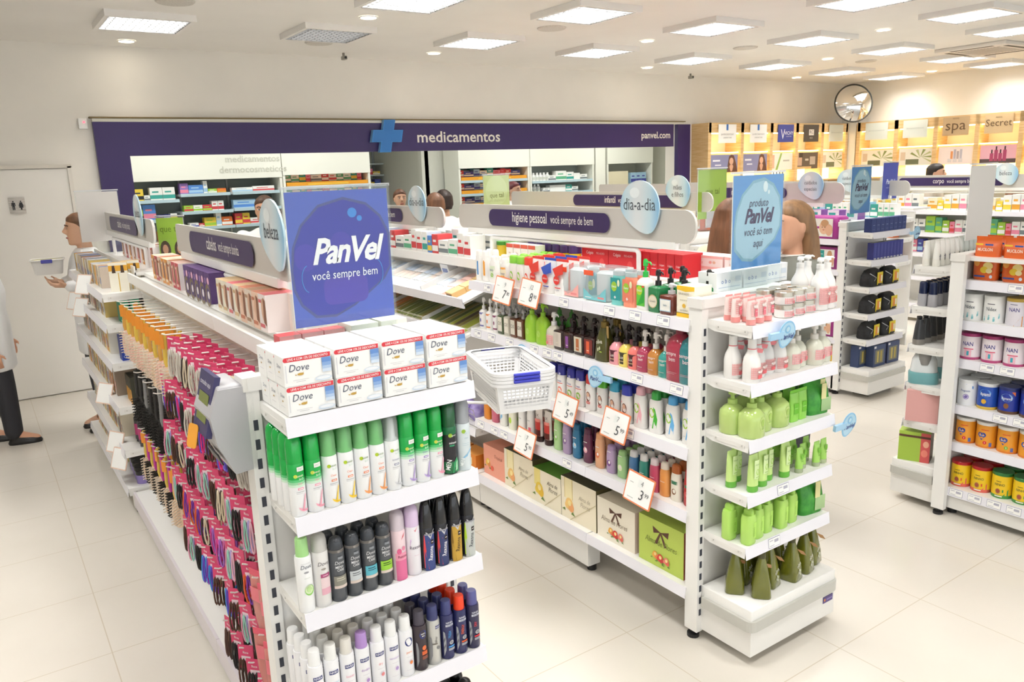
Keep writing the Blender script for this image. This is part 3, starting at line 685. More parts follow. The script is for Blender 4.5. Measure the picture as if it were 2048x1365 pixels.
# --- gondola with the nappies, further right
endcap('white endcap shelf unit with navy boxes and black wash bags', G3X, 3.455)
side_module('gondola bay full of nappy packs facing the middle aisle', G3X, 3.5, 5.2, [1.2, .97, .73, .44], depth=.25, base_d=.26)
# --- gondola at right front
side_module('gondola bay of milk powder tins cut by the right edge', G4X, .75, 1.885, [1.205, 1.005, .812, .577, .382], base_z=.148, depth=.22, base_d=.24, cards={0: [-.33], 2: [-.42, -.33, -.22, -.13], 3: [-.34, -.25, -.14], 'base': [-.5, -.41, -.32, -.23]}, kick=True)
endcap('white endcap shelf unit seen from the side, at the end of the milk powder bay', 4.115, 1.92, flip=True, w=.43)
single('deck_panel', MB().box(0, 0, 0, .36, 1.13, .018, STEEL), 'white top deck of the milk powder gondola', 'shelf', (4.1, 1.32, 1.3))
# --- background gondolas
side_module('gondola bay of orange nappy packs below the infant sign', G5X, 3.75, 6.2, [1.27, 1.08, .86, .6], depth=.25, base_d=.26)
single('deck_panel', MB().box(0, 0, 0, .34, 2.45, .018, STEEL), 'white top deck below the infant sign', 'shelf', (4.3, 4.97, 1.315))
side_module('background gondola bay with green and blue bottles behind the nappies', 7.15, 3.9, 6.3, [1.25, 1.07, .86], depth=.25)
single('deck_panel', MB().box(0, 0, 0, .3, 2.4, .018, STEEL), 'white top deck of the background gondola behind the nappies', 'shelf', (7.25, 5.1, 1.315))
side_module('background gondola bay of cream boxes below the corpo sign', 8.85, 3.2, 5.6, [1.22, .98, .76, .5], depth=.28)
single('deck_panel', MB().box(0, 0, 0, .34, 2.4, .018, STEEL), 'white top deck below the corpo sign', 'shelf', (8.95, 4.4, 1.315))

# ================================================================ header signs
BUB = None
def bubble_mat(rim, core):
    m = bpy.data.materials.new('bubble_print'); m.use_nodes = True; nt = m.node_tree; n = nt.nodes; L = nt.links
    p = n['Principled BSDF']; p.inputs['Roughness'].default_value = .25
    tc = n.new('ShaderNodeTexCoord'); g = n.new('ShaderNodeVectorMath'); g.operation = 'LENGTH'
    mp = n.new('ShaderNodeMapping'); mp.inputs['Scale'].default_value = (8.2, 8.2, 0); mp.inputs['Location'].default_value = (.1, -.12, 0)
    L.new(tc.outputs['Object'], mp.inputs[0]); L.new(mp.outputs[0], g.inputs[0])
    r = n.new('ShaderNodeValToRGB'); r.color_ramp.elements[0].position = .15; r.color_ramp.elements[1].position = 1.05
    r.color_ramp.elements[0].color = (*lin(core), 1); r.color_ramp.elements[1].color = (*lin(rim), 1)
    e = r.color_ramp.elements.new(.62); e.color = (*lin('#C3DCE6'), 1)
    L.new(g.outputs['Value'], r.inputs[0]); L.new(r.outputs[0], p.inputs['Base Color'])
    return m
BUBM = bubble_mat('#8FC0E2', '#DCE3E6')
def header(label, x, y0, y1, capy, words, bub=None, face=-1, z=1.485, h=.125, rnd=(.03, .06), legs=True):
    """sign plate running along Y; local x to the right as seen from its front, plate bottom at z"""
    L_ = y1-y0; t = thing('header_sign', label, 'sign', (x, (y0+y1)/2, 0), -90 if face < 0 else 90)
    def outline(w, hh, rl, rr):
        o = []
        for cx, cy, a, r in ((w/2, hh, 0, rr), (-w/2, hh, 90, rl), (-w/2, 0, 180, rl), (w/2, 0, 270, rr)):
            sx, sy = (1 if cx > 0 else -1), (1 if cy > 0 else -1)
            for i in range(8):
                q = math.radians(a+90*i/7); o.append((cx-sx*r+r*math.cos(q), cy-sy*r+r*math.sin(q)))
        return o
    part('plate', MB().prism(outline(L_, h, *rnd), .012, SIGNGREY, T(0, -.006, z) @ FRONT, mat('#DAD7D1', .4)), t)
    part('rail', MB().box(0, 0, z-.026, L_*.88, .03, .03, STEEL), t)
    if legs:
        a, b = -L_*.32, L_*.32; r = .02
        arc = lambda cx, s: [(cx-s*r*math.cos(q)+s*r, 0, z-.042+r*math.sin(q)-r) for q in rng(0, PI/2, 5)]
        pts = [(a, 0, 1.333)]+arc(a, 1)+arc(b, -1)[::-1]+[(b, 0, 1.333)]
        part('support_tube', MB().tube(pts, .0105, STEEL, 10), t)
    if capy:
        a, b = capy; cw = abs(a-b); cx = ((a+b)/2-(y0+y1)/2)*face
        m = MB().poly(rrect(cw, .088, .042, 8), PURPLE, T(cx, -.0126, z+h*.5) @ FRONT)
        c = part('capsule', m, t, 'dark purple capsule')
        big, small, bx, sxx = words
        m = MB()
        m.text(big, mat('#F0ECEA', .5), T(cx+bx, -.0132, z+h*.5-.017) @ FRONT, .074, .006, .68, 0, 'R')
        if small: m.text(small, mat('#E9E5E4', .5), T(cx+bx+.03, -.0132, z+h*.5-.014) @ FRONT, .056, .003, sxx, 0, 'L')
        part('lettering', m, c)
    if bub:
        by, txt, fs = bub; bx = (by-(y0+y1)/2)*face; bz = z+.143
        o = part('bubble_disc', MB().prism(drop(.235, .222), .006, BUBM, FRONT, mat('#BFDDEC', .2)), t, 'pale blue bubble shaped disc', T(bx, -.022, bz))
        m = MB()
        for k, ln in enumerate(txt): m.text(ln, mat('#4C545E', .5), T(0, -.0006, -.012-.05*k+.022*(len(txt)-1)) @ FRONT, fs, -.003, .8)
        part('lettering', m, o)
        part('highlight', MB().poly(ell(.03, .022, 16, -.028, .06), mat('#E9F1F3', .2), FRONT, .0006), o)
    return t
header('grey header sign with purple capsule lettered cabelos, on the left gondola', .79, 2.36, 3.9, (3.61, 2.69), ('cabelos', 'você sempre bonita', -.02, .62), (2.445, ['beleza'], .07), rnd=(.02, .02))
header('grey header sign seen edge-on at the far end of the left gondola', .79, 4.45, 6.25, (5.89, 4.9), ('cabelos', 'você sempre bonita', -.02, .62), (4.75, ['beleza'], .07), rnd=(.02, .05))
header('grey header sign lettered higiene pessoal on the middle gondola', 2.36, 2.16, 3.98, (3.65, 2.66), ('higiene pessoal', 'você sempre de bem', .03, .68), (2.462, ['dia-a-dia'], .072), rnd=(.045, .06), z=1.485, h=.135)
header('grey header sign partly hidden behind the big blue board, on the middle gondola', 2.36, 4.16, 5.95, (5.75, 4.7), ('higiene pessoal', 'você sempre de bem', .05, .72), (4.47, ['dia-a-dia'], .072), rnd=(.03, .06), z=1.47, h=.125)
header('grey header sign lettered infantil behind the middle gondola', 4.2, 3.7, 6.12, (5.2, 3.95), ('infantil', 'você sempre bem', -.1, .68), (4.01, ['mães', 'e filhos'], .05), rnd=(.03, .06), z=1.47, h=.135)
header('grey header sign lettered medicamentos behind the blue product board', 5.68, 3.68, 6.6, (5.18, 4.2), ('medicamentos', '', .2, .7), (3.97, ['cuidados', 'especiais'], .042), rnd=(.03, .06), z=1.45, h=.165)
header('far grey header sign with dark capsule behind the nappy gondola', 7.2, 4.0, 7.0, (6.3, 4.8), ('perfumaria', '', .2, .7), (4.62, ['cuidados', 'especiais'], .042), rnd=(.03, .06), z=1.44, h=.14)
header('far grey header sign lettered corpo near the right edge', 8.8, 3.1, 5.25, (5.02, 3.9), ('corpo', 'você sempre bem', -.05, .7), (3.89, ['beleza'], .06), rnd=(.03, .06), z=1.445, h=.14)

# ================================================================ board stands
def board(label, x, y, w, h, z0, kind, rz=0, legs=.1, base_w=None):
    t = thing('display_board', label, 'sign', (x, y, z0-legs), rz)
    m = MB().box(0, -.0045, 0, w+.012, .003, h+legs+.012, ACR).box(0, .0045, 0, w+.012, .003, h+legs+.012, ACR)
    if kind == 'blank': m = MB().box(0, .0045, 0, w+.012, .003, h+legs+.012, ACR)
    p = part('acrylic_holder', m, t)
    part('holder_base', MB().box(0, 0, -.001, w+.012, .09, .003, ACR), t)
    part('top_edge', MB().box(0, 0, h+legs+.006, w+.014, .012, .007, mat('#E6E8EA', .2)), t)
    m = MB(); y0 = -.0022; Q = T(0, y0, legs) @ FRONT
    BACKC = CARD if kind != 'blue' else mat('#6B84C8', .4)
    def ps(col, pl, k, rough=.3): m.poly([(max(-w/2, min(w/2, px)), max(0, min(h, py))) for px, py in pl], mat(col, rough), Q, .0003*k)
    m.box(0, 0, legs, w, .004, h, CARD)
    if kind == 'blue':
        ps('#2348BE', [(-w/2, 0), (w/2, 0), (w/2, h), (-w/2, h)], 1)
        blob = [(-.5, .42), (-.47, .6), (-.38, .76), (-.2, .9), (.05, .95), (.28, .9), (.42, .8), (.5, .66), (.5, .4), (.42, .3), (.28, .22), (.1, .12), (-.1, .05), (-.3, .06), (-.43, .16), (-.49, .28)]
        ps('#1C2A86', [(a*w*1.0, b*h) for a, b in blob], 2); ps('#2A2FA0', [(a*w*.955, h*.49+(b-.49)*h*.955) for a, b in blob], 3)
        ps('#3B33A8', ell(.033, .038, 20, .0, h*.58), 4); ps('#3B33A8', ell(.03, .034, 20, -w*.35, h*.52), 4); ps('#4536A6', rrect(.12, .07, .02, 4, .005, h*.25), 4)
        ps('#2F86DC', ell(.0125, .0125, 20, w*.13, h*.83), 5); ps('#2F86DC', ell(.0072, .0072, 16, w*.2, h*.785), 5)
        m.text('PanVel', mat('#FAFAFC', .4), T(.012, y0-.0018, legs+h*.468) @ FRONT, .088, .03, .86, .28)
        m.text('você sempre bem', mat('#EDF0F8', .4), T(.005, y0-.0018, legs+h*.345) @ FRONT, .031, .003, .8, .06)
        for s in (-1, 1):
            A = [(s*(w*.33+.02*math.cos(q)), h*.36+.035*math.sin(q)) for q in rng(-1.3, 1.3, 9)]
            m.tube([(a, y0-.0015, legs+b) for a, b in A], .0011, mat('#3F8FE0', .4), 4)
    elif kind == 'product':
        ps('#4A95DC', [(-w/2, 0), (w/2, 0), (w/2, h), (-w/2, h)], 1)
        bl = [(-.46, .2), (-.48, .42), (-.44, .62), (-.33, .8), (-.12, .94), (.1, .97), (.3, .9), (.44, .76), (.49, .58), (.47, .42), (.36, .28), (.1, .14), (-.1, .06), (-.3, .08)]
        ps('#7FB4CC', [(a*w, b*h) for a, b in bl], 2); ps('#A3CBDF', [(a*w*.93, h*.5+(b-.5)*h*.93) for a, b in bl], 3)
        ps('#DDEDF2', ell(.013, .02, 16, w*.13, h*.87), 4); ps('#DDEDF2', ell(.006, .008, 12, w*.2, h*.81), 4)
        D = mat('#4A4A66', .45)
        m.text('produto', D, T(0, y0-.0018, legs+h*.66) @ FRONT, .042, -.001, .76, .2)
        m.text('PanVel', mat('#433458', .45), T(0, y0-.0018, legs+h*.485) @ FRONT, .074, .026, .86, .28)
        m.text('você só tem', D, T(0, y0-.0018, legs+h*.35) @ FRONT, .042, -.001, .76, .2)
        m.text('aqui', D, T(0, y0-.0018, legs+h*.22) @ FRONT, .042, -.001, .76, .2)
    elif kind == 'navy':
        ps('#3A46A8', [(-w/2, 0), (w/2, 0), (w/2, h), (-w/2, h)], 1); m.text('PanVel', mat('#E8EAF6', .4), T(0, y0-.001, legs+h*.42) @ FRONT, .06, .02, .85, .28); m.text('você sempre bem', mat('#C9CEEA', .4), T(0, y0-.001, legs+h*.3) @ FRONT, .022, .0, .8)
    elif kind == 'green':
        ps('#D3DF9A', [(-w/2, 0), (w/2, 0), (w/2, h), (-w/2, h)], 1); ps('#DDE8AE', ell(w*.42, h*.4, 24, 0, h*.6), 2)
        m.text('que tal', mat('#7E8850', .5), T(0, y0-.0012, legs+h*.42) @ FRONT, .062, .004, .9); m.text('um chazinho?', mat('#B5BF86', .5), T(0, y0-.0012, legs+h*.31) @ FRONT, .036, 0, .85)
    elif kind == 'lime':
        ps('#A9C83A', [(-w/2, 0), (w/2, 0), (w/2, h), (-w/2, h)], 1); m.text('que tal', mat('#7C9226', .5), T(0, y0-.0012, legs+h*.5) @ FRONT, .06, .004, .9)
    elif kind == 'limephoto':
        ps('#A6CC3C', [(-w/2, 0), (w/2, 0), (w/2, h), (-w/2, h)], 1); m.text('que tal', mat('#6E8A22', .5), T(0, y0-.0012, legs+h*.72) @ FRONT, .05, .004, .9)
        for s in (-1, 1): ps('#4A2A20', ell(.03, .05, 14, s*.04, h*.36), 2); ps('#D9A083', ell(.016, .026, 14, s*.04, h*.37), 3)
        ps('#E8E8D8', [(-w*.4, h*.12), (w*.4, h*.12), (w*.4, h*.2), (-w*.4, h*.2)], 4)
    elif kind == 'blank': ps('#EAE7E3', [(-w/2, 0), (w/2, 0), (w/2, h), (-w/2, h)], 1)
    part('printed_sheet', m, t)
    return t
board('large royal blue shop board lettered você sempre bem above the soap boxes', .771, 1.9, .272, .335, 1.43, 'blue', legs=.1)
board('sky blue board lettered você só tem aqui on the centre endcap', 2.398, 1.9, .28, .335, 1.417, 'product', legs=.085)
board('sky blue board beside the narrow navy board, far right', 5.45, 3.4, .25, .335, 1.4, 'product', legs=.13)
board('narrow navy board with shop name behind the far sky blue board', 7.2, 4.2, .25, .335, 1.41, 'navy', legs=.07)
board('pale green board lettered que tal in the background centre', 3.95, 6.0, .275, .335, 1.422, 'green', legs=.08)
board('lime green board half hidden behind the sky blue product board', 4.3, 3.8, .29, .335, 1.42, 'lime', legs=.085)
board('blank white back of a board at the far left end', .75, 6.12, .26, .335, 1.415, 'blank', rz=4, legs=.08)
board('blank pale back of a tall board above the orange bags at right', 4.275, 2.0, .275, .37, 1.37, 'blank', rz=2, legs=.17)
board('lime green board with two dark haired women among the hair dyes', .9, 4.6, .15, .27, 1.34, 'limephoto', rz=-38, legs=.005)

# ================================================================ price cards, wobblers, baskets
def price_card(y, x, z, old, big, cents, where, rz=-90, col='#EE8B5C'):
    t = thing('price_card', f'tilted orange-framed price card reading {big},{cents} {where}', 'price card', group='orange price cards', M=T(x, y, z) @ RZ(rz) @ RX(-14) @ RY(4))
    part('frame', MB().prism(rrect(.155, .125, .006, 3), .003, mat(col, .35), FRONT), t)
    m = MB().poly(rrect(.143, .113, .003, 2), CARD, FRONT, .0006); D = mat('#55585C', .5)
    m.text(old, mat('#8F9194', .5), T(.012, -.0012, .018) @ FRONT, .03, 0, .9, .1)
    m.text(big, D, T(.018, -.0012, -.036) @ FRONT, .058, 0, .95, .12); m.text(cents, D, T(.048, -.0012, -.018) @ FRONT, .024, 0, .95, .12)
    m.quad(-.055, -.045, -.02, -.042, K('#C0C0C0'), -.001); m.quad(-.055, .016, -.035, .019, K('#C0C0C0'), -.001)
    part('paper', m, t)
    part('clip', MB().box(0, .014, .01, .02, .03, .03, ACR), t)
for a in ((3.075, 2.04, 1.243, '9', '7', '90', 'beside the white soap bottles'), (2.86, 2.04, 1.253, '12', '8', '90', 'below the red pouches'),
          (2.615, 2.04, .765, '6', '5', '49', 'over the red and black tubes'), (2.29, 2.04, .772, '7', '5', '99', 'below the amber and teal pumps'),
          (2.935, 2.04, .52, '7', '5', '90', 'over the cream flower boxes'), (2.15, 2.04, .538, '4', '3', '99', 'over the ribboned gift boxes')):
    price_card(*a)
for y, z, w in ((5.2, 1.23, 'top shelf'), (5.9, 1.05, 'second shelf'), (5.55, 1.05, 'second shelf beside another'), (4.95, .62, 'fourth shelf'), (4.78, .37, 'low shelf'), (4.68, .3, 'lowest shelf')):
    t = thing('price_card', f'price card seen edge-on at the {w} of the far left bay', 'price card', group='edge-on price cards', M=T(.50, y, z) @ RZ(-62) @ RX(-20))
    part('frame', MB().prism(rrect(.13, .12, .006, 3), .003, mat('#E9C9B6', .35), FRONT), t); part('paper', MB().poly(rrect(.118, .108, .003, 2), CARD, FRONT, .0006), t)
def wobbler(label, M, arm=.06, s=1., sd=-1):
    t = thing('shelf_wobbler', label, 'shelf tag', M=M)
    WM = mat('#A9D3F0', .25)
    part('arm', MB().box(sd*(arm/2+.03*s), .003, -.011, arm+.02, .012, .024, WM), t)
    m = MB().prism(drop(.09*s, .096*s, 32, -.2), .002, mat('#93C6EA', .25), FRONT)
    m.poly(drop(.078*s, .084*s, 32, -.2), mat('#B5DBF1', .25), FRONT, .0005); m.poly(ell(.015*s, .015*s, 18, 0, .018*s), mat('#85BFE4', .3), FRONT, .001); m.poly(ell(.009*s, .009*s, 14, 0, .018*s), mat('#BFE0F2', .3), FRONT, .0014)
    m.text('PanVel', mat('#2B3A86', .4), T(0, -.0016, -.016*s) @ FRONT, .026*s, .014, .9, .28)
    part('disc', m, t, 'pale blue disc with shop logo')
wobbler('pale blue shop-logo shelf tag on the top shelf of the centre endcap', T(2.262, 1.652, 1.215) @ RX(6), .05)
wobbler('pale blue shop-logo shelf tag sticking out right of the green gift bag shelf', T(2.665, 1.652, .802) @ RX(6), .05)
wobbler('pale blue shop-logo shelf tag above the baskets on the middle gondola', T(2.055, 2.955, .95) @ RZ(-86), .05, 1., 1)
wobbler('pale blue shop-logo shelf tag below the coloured pump soaps', T(2.055, 2.425, .945) @ RZ(-86), .05, 1., 1)
wobbler('pale blue shop-logo shelf tag on the navy box endcap, far right', T(5.97, 3.235, 1.225), .05)
def basket_mesh(L_, W, H, flare=.02):
    BW = mat('#EDEDEE', .35); m = MB(); t = .002
    def wall(p0, p1, q0, q1, n, rows):                           # perforated wall: bottom edge p0-p1, top edge q0-q1
        P = lambda u, v: tuple(Vector(p0).lerp(Vector(p1), u).lerp(Vector(q0).lerp(Vector(q1), u), v))
        us = [0, .07]; du = .86/n
        for i in range(n): us += [.07+du*i+du*.28, .07+du*(i+1)]
        us = us[:-1]+[.93, 1.]
        vsx = [0, .12]; dv = .68/rows
        for i in range(rows): vsx += [.12+dv*i+dv*.45, .12+dv*(i+1)]
        vsx = vsx+[1.]
        for i in range(len(us)-1):
            for j in range(len(vsx)-1):
                hole = (i >= 1 and i % 2 == 0 and 0 < i < len(us)-2) and (j >= 1 and j % 2 == 0 and j < len(vsx)-2)
                if hole: continue
                m.add([P(us[i], vsx[j]), P(us[i+1], vsx[j]), P(us[i+1], vsx[j+1]), P(us[i], vsx[j+1])], [(0, 1, 2, 3)], BW)
    a, b = L_/2-flare, W/2-flare; c, d = L_/2, W/2
    wall((-a, -b, 0), (a, -b, 0), (-c, -d, H), (c, -d, H), 15, 6); wall((a, -b, 0), (a, b, 0), (c, -d, H), (c, d, H), 11, 6)
    wall((a, b, 0), (-a, b, 0), (c, d, H), (-c, d, H), 15, 6); wall((-a, b, 0), (-a, -b, 0), (-c, d, H), (-c, -d, H), 11, 6)
    m.add([(-a, -b, 0), (a, -b, 0), (a, b, 0), (-a, b, 0)], [(0, 1, 2, 3)], BW)
    r = MB(); o = rrect(L_+.03, W+.03, .05, 6); i_ = rrect(L_-.006, W-.006, .035, 6); n = len(o)
    vs = [(x, y, H+.006) for x, y in o]+[(x, y, H+.006) for x, y in i_]+[(x*1.0, y*1.0, H-.0055) for x, y in o]
    r.add(vs, [(k, (k+1) % n, n+(k+1) % n, n+k) for k in range(n)], BW, None, True)
    r.add(vs, [(2*n+k, 2*n+(k+1) % n, (k+1) % n, k) for k in range(n)], BW, None, True)
    h = MB(); HB = mat('#3A3FC0', .3)
    h.rbox(-L_/2-.016, 0, H-.006, .012, .1, .0115, HB, .003)
    h2 = MB().rbox(L_/2+.016, 0, H-.006, .012, .1, .0115, HB, .003)
    return m.build('basket_body'), r.build('rim'), h.build('handle_grip'), h2.build('handle_grip')
BK = basket_mesh(.41, .22, .112, .014)
def basket(label, M, group, grips=True):
    t = thing('shopping_basket', label, 'basket', group=group, M=M)
    part('basket_body', BK[0], t); part('rim', BK[1], t)
    if grips: part('handle_grip', BK[2], t, 'blue grip'); part('handle_grip', BK[3], t, 'blue grip')
BM_ = T(1.64, 2.45, .93) @ RZ(73)
for k, n in enumerate(('lowest', 'second lowest', 'second from top', 'topmost')):
    basket(f'white perforated plastic basket, {n} of the stack beside the soap boxes', BM_ @ T(0, 0, .0127*k), 'stacked white shopping baskets', k > 0)
t = thing('basket_stand', 'white bracket stand carrying the basket stack', 'stand', (1.63, 2.44, 0), 73)
part('shelf_frame', MB().tube([(-.14, -.09, .925), (.14, -.09, .925), (.14, .09, .925), (-.14, .09, .925)], .004, STEEL, 6, closed=True).tube([(0, -.09, .925), (0, .09, .925)], .004, STEEL, 6), t)
part('arm', MB().tube([(0, .09, .925), (.1, .2, .915), (.12, .62, .91)], .006, STEEL, 8), t)
for k in range(7):
    basket('greyish nested plastic basket in the far stack near the long haired woman', T(3.3, 3.3, 1.02) @ RZ(30) @ T(0, 0, .02*k), 'far stack of nested baskets', False)
single('basket_stand', MB().box(0, 0, 0, .3, .22, .02, STEEL).box(0, 0, .02, .05, .05, .999, STEEL), 'white stand under the far stack of baskets', 'stand', (3.3, 3.3, 0), 30)
# price checker on the post
t = thing('price_checker', 'grey price checker terminal hung on the post beside the soap boxes', 'terminal', (.455, 1.95, 1.1))
GC = mat('#B9B8BC', .4)
part('housing', MB().prism([(.045, .005), (.05, .19), (.03, .215), (-.03, .215), (-.055, .15), (-.045, .08), (-.01, .0)], .16, GC, T(0, -.08, 0) @ FRONT).rbox(0, 0, .2, .06, .15, .02, GC, .006), t)
sm = MB().box(0, 0, 0, .13, .014, .15, mat('#3E3A66', .4)); sm.quad(-.045, .03, .045, .1, mat('#76803A', .3), -.008); sm.text('consulte aqui', mat('#E6E4EE', .5), T(0, -.008, .118) @ FRONT, .018, .003)
sp = part('screen_panel', sm, t, 'purple panel with green display', T(-.058, .01, .095) @ RZ(-90) @ RX(-14))
part('price_sticker', MB().prism(rrect(.045, .06, .01, 4), .002, mat('#F0A63C', .4), FRONT), t, 'orange sticker', T(-.078, .03, .085) @ RZ(-75) @ RX(-14))
part('slot', MB().box(0, 0, 0, .004, .1, .03, BLACK), t, 'black scanner slot', T(-.03, 0, .02) @ RY(-20))
# ================================================================ product models
def deco(m, ry, Rc, items):
    """print on the front (-Y) of a body: q=rectangle, e=ellipse, t=text, p=polygon; u across, z up"""
    for k, it in enumerate(items):
        off = .0006+.0002*k
        W = lambda u, z: (Rc*math.sin(u/Rc)*(1+off/Rc), -(ry+off)+Rc*(1-math.cos(u/Rc)), z)
        if it[0] == 'q':
            _, u0, z0, u1, z1, col = it; n = 1 if Rc > .5 else 6
            vs = []
            for i in range(n+1): u = u0+(u1-u0)*i/n; vs += [W(u, z0), W(u, z1)]
            m.add(vs, [(2*i, 2*i+2, 2*i+3, 2*i+1) for i in range(n)], K(col), None, True)
        elif it[0] == 'e':
            _, u, z, a, b, col = it; m.add([W(*p) for p in ell(a, b, 16, u, z)], [tuple(range(16))], K(col))
        elif it[0] == 'p': m.add([W(*p) for p in it[1]], [tuple(range(len(it[1])))], K(it[2]))
        elif it[0] == 't':
            _, s, u, z, size, col = it[:6]; b = it[6] if len(it) > 6 else .004; sx = it[7] if len(it) > 7 else .85; sh = it[8] if len(it) > 8 else 0
            rot = it[9] if len(it) > 9 else 0
            v, f = text_geo(s, b); xs = [p[0] for p in v]; o = (min(xs)+max(xs))/2; ca, sa = math.cos(math.radians(rot)), math.sin(math.radians(rot))
            P = []
            for x, y in v:
                x, y = ((x-o)*sx+sh*y)*size, y*size; x, y = x*ca-y*sa, x*sa+y*ca; P.append(W(u+x, z+y))
            m.add(P, f, K(col))
    return m
NAME = []
def aerosol(name, r, h, body, cap, items, capz=.66, capshape='dome', label=None, bands=None, shoulder=True, neck=None):
    zc = h*capz
    m = MB()
    rg = [(0, r*.94, r*.94), (.003, r, r)]; ms = [body]
    for z, c in (bands or []): rg.append((z, r, r)); ms.append(c)
    if len(ms) == 1: ms.append(body)
    else: ms.append(ms[-1])
    lastm = ms[-1]
    rg += [(zc-.006, r, r), (zc, r*.93, r*.93)]; ms = ms[:1]+[b for b in ms[1:]]
    while len(ms) < len(rg)-1: ms.append(lastm)
    m.loft(rg, ms, 20); deco(m, r, r, items)
    c = MB()
    if capshape == 'dome':
        c.loft([(zc, r*.97, r*.97), (h-.02, r*.95, r*.95), (h-.008, r*.8, r*.8), (h-.002, r*.5, r*.5), (h, r*.12, r*.12)], cap, 20, split=60)
    elif capshape == 'flat':
        c.loft([(zc, r*.8, r*.8), (h-.003, r*.74, r*.74), (h, r*.66, r*.66)], cap, 20, split=80)
    elif capshape == 'men':
        c.loft([(zc, r*.88, r*.88), (zc+.008, r*.92, r*.92), (h-.012, r*.86, r*.86), (h-.003, r*.7, r*.7), (h, r*.4, r*.4)], cap, 20, split=60).rbox(0, -r*.3, h-.01, r*.7, r*1.0, .006, mat('#4A4D54', .3), .002)
    elif capshape == 'bullet':
        c.loft([(zc, r*1.0, r*1.0), (zc+(h-zc)*.4, r*.92, r*.92), (zc+(h-zc)*.75, r*.7, r*.7), (h-.004, r*.5, r*.5), (h, r*.3, r*.3)], cap, 20, split=60)
    ps = [('can', m), ('cap', c)]
    if neck:
        n = MB().loft([(zc-.001, r*.93, r*.93), (zc+.006, r*.6, r*.6), (h*.93, r*.45, r*.45), (h*.95, r*.2, r*.2)], neck, 14); ps.append(('nozzle', n))
    return Kind(name, 'spray can', ps)
def pump_bottle(name, rx, ry, h, n, body, pump, items, neck=.0, Rc=None, cat='soap bottle', bands=None, shoulder=.8, ph=.05, base=None, collar=None):
    """h = body height; pump adds ph on top"""
    m = MB(); rg = [(0, rx*.93, ry*.93, n), (.004, rx, ry, n), (h*shoulder, rx, ry, n)]
    rr = min(rx, ry)*.36
    k = [(h*(shoulder+(1-shoulder)*.45), rx*.93, ry*.93, n), (h*(shoulder+(1-shoulder)*.8), rx*.65, ry*.65, max(2, n*.8)), (h, rr, rr, 2)]
    m.loft(rg+k, body if not base else [base]*2+[body]*3, 20, split=70); deco(m, ry, Rc or (rx*rx/ry if n < 2.6 else .8), items)
    p = MB().loft([(h+.0003, rr*1.15, rr*1.15), (h+ph*.3, rr*1.1, rr*1.1), (h+ph*.32, rr*.5, rr*.5), (h+ph*.62, rr*.45, rr*.45)], collar or pump, 14)
    p.loft([(h+ph*.62, rr*1.0, rr*1.0), (h+ph*.9, rr*.95, rr*.95), (h+ph, rr*.6, rr*.6)], pump, 14, split=60)
    p.tube([(0, 0, h+ph*.82), (rx*.75, -.002, h+ph*.84), (rx*.95, -.003, h+ph*.7)], rr*.4, pump, 8, r1=rr*.25)
    return Kind(name, cat, [('bottle', m), ('pump', p)])
def flat_bottle(name, w, d, h, body, cap, items, caph=.25, capw=.9, n=2.4, cat='bottle', taper=.9, liquid=None, waist=0):
    zc = h*(1-caph); rx, ry = w/2, d/2
    m = MB().loft([(0, rx*.9, ry*.9, n), (.005, rx, ry, n), (zc*.5, rx*(1-waist), ry, n), (zc*.86, rx*taper*1.04, ry, n), (zc, rx*taper*.9, ry*.85, n)], body, 20, split=70)
    deco(m, ry, rx*rx/ry if n < 2.6 else .5, items)
    a = rx*capw*taper
    c = MB().loft([(zc+.0003, a, ry*.88, n), (h-.008, a*.96, ry*.82, n), (h-.002, a*.8, ry*.66, n), (h, a*.5, ry*.4, n)], cap, 20, split=80)
    return Kind(name, cat, [('bottle', m), ('cap', c)])
def tube_stand(name, w, d, h, body, cap, items, caph=.02, cat='tube', capw=1., crimp=None):
    rx = w/2
    c = MB().loft([(0, rx*capw*.96, d/2*.96), (.002, rx*capw, d/2), (caph, rx*capw, d/2)], cap, 18)
    m = MB().loft([(caph+.0003, rx*.97, d/2*.97), (caph+(h-caph)*.4, rx, d*.42), (caph+(h-caph)*.8, rx*1.02, d*.2, 2.6), (h-.006, rx*1.03, d*.05, 3), (h, rx*1.03, d*.045, 3)], [body, body, body, crimp or body], 18, split=80)
    deco(m, d/2, max(.03, rx*rx/(d/2)), items)
    return Kind(name, cat, [('tube', m), ('cap', c)])
def carton(name, w, d, h, cols, items, cat='box', bev=0):
    """cols: front right back left top bottom"""
    m = MB(); cols = [K(c) for c in (cols if isinstance(cols, (list, tuple)) else [cols]*6)]
    m.box(0, 0, 0, w, d, h, None, None, cols); deco(m, d/2, 9., items)
    return Kind(name, cat, [('box', m)])
def tin(name, r, h, body, lid, items, bands=None, cat='tin'):
    rg = [(0, r*.99, r*.99), (.004, r, r)]; ms = []
    for z, c in (bands or []): rg.append((z, r, r)); ms.append(c)
    rg.append((h-.016, r, r))
    mm = [ms[0] if ms else body]+[c for c in ms]+[body]
    m = MB().loft(rg, mm[:len(rg)-1], 28); deco(m, r, r, items)
    l = MB().loft([(h-.0157, r*1.02, r*1.02), (h-.002, r*1.02, r*1.02), (h, r*.98, r*.98)], lid, 28).loft([(h-.004, r*.9, r*.9), (h-.0035, r*.88, r*.88)], lid, 24)
    return Kind(name, cat, [('can', m), ('lid', l)])

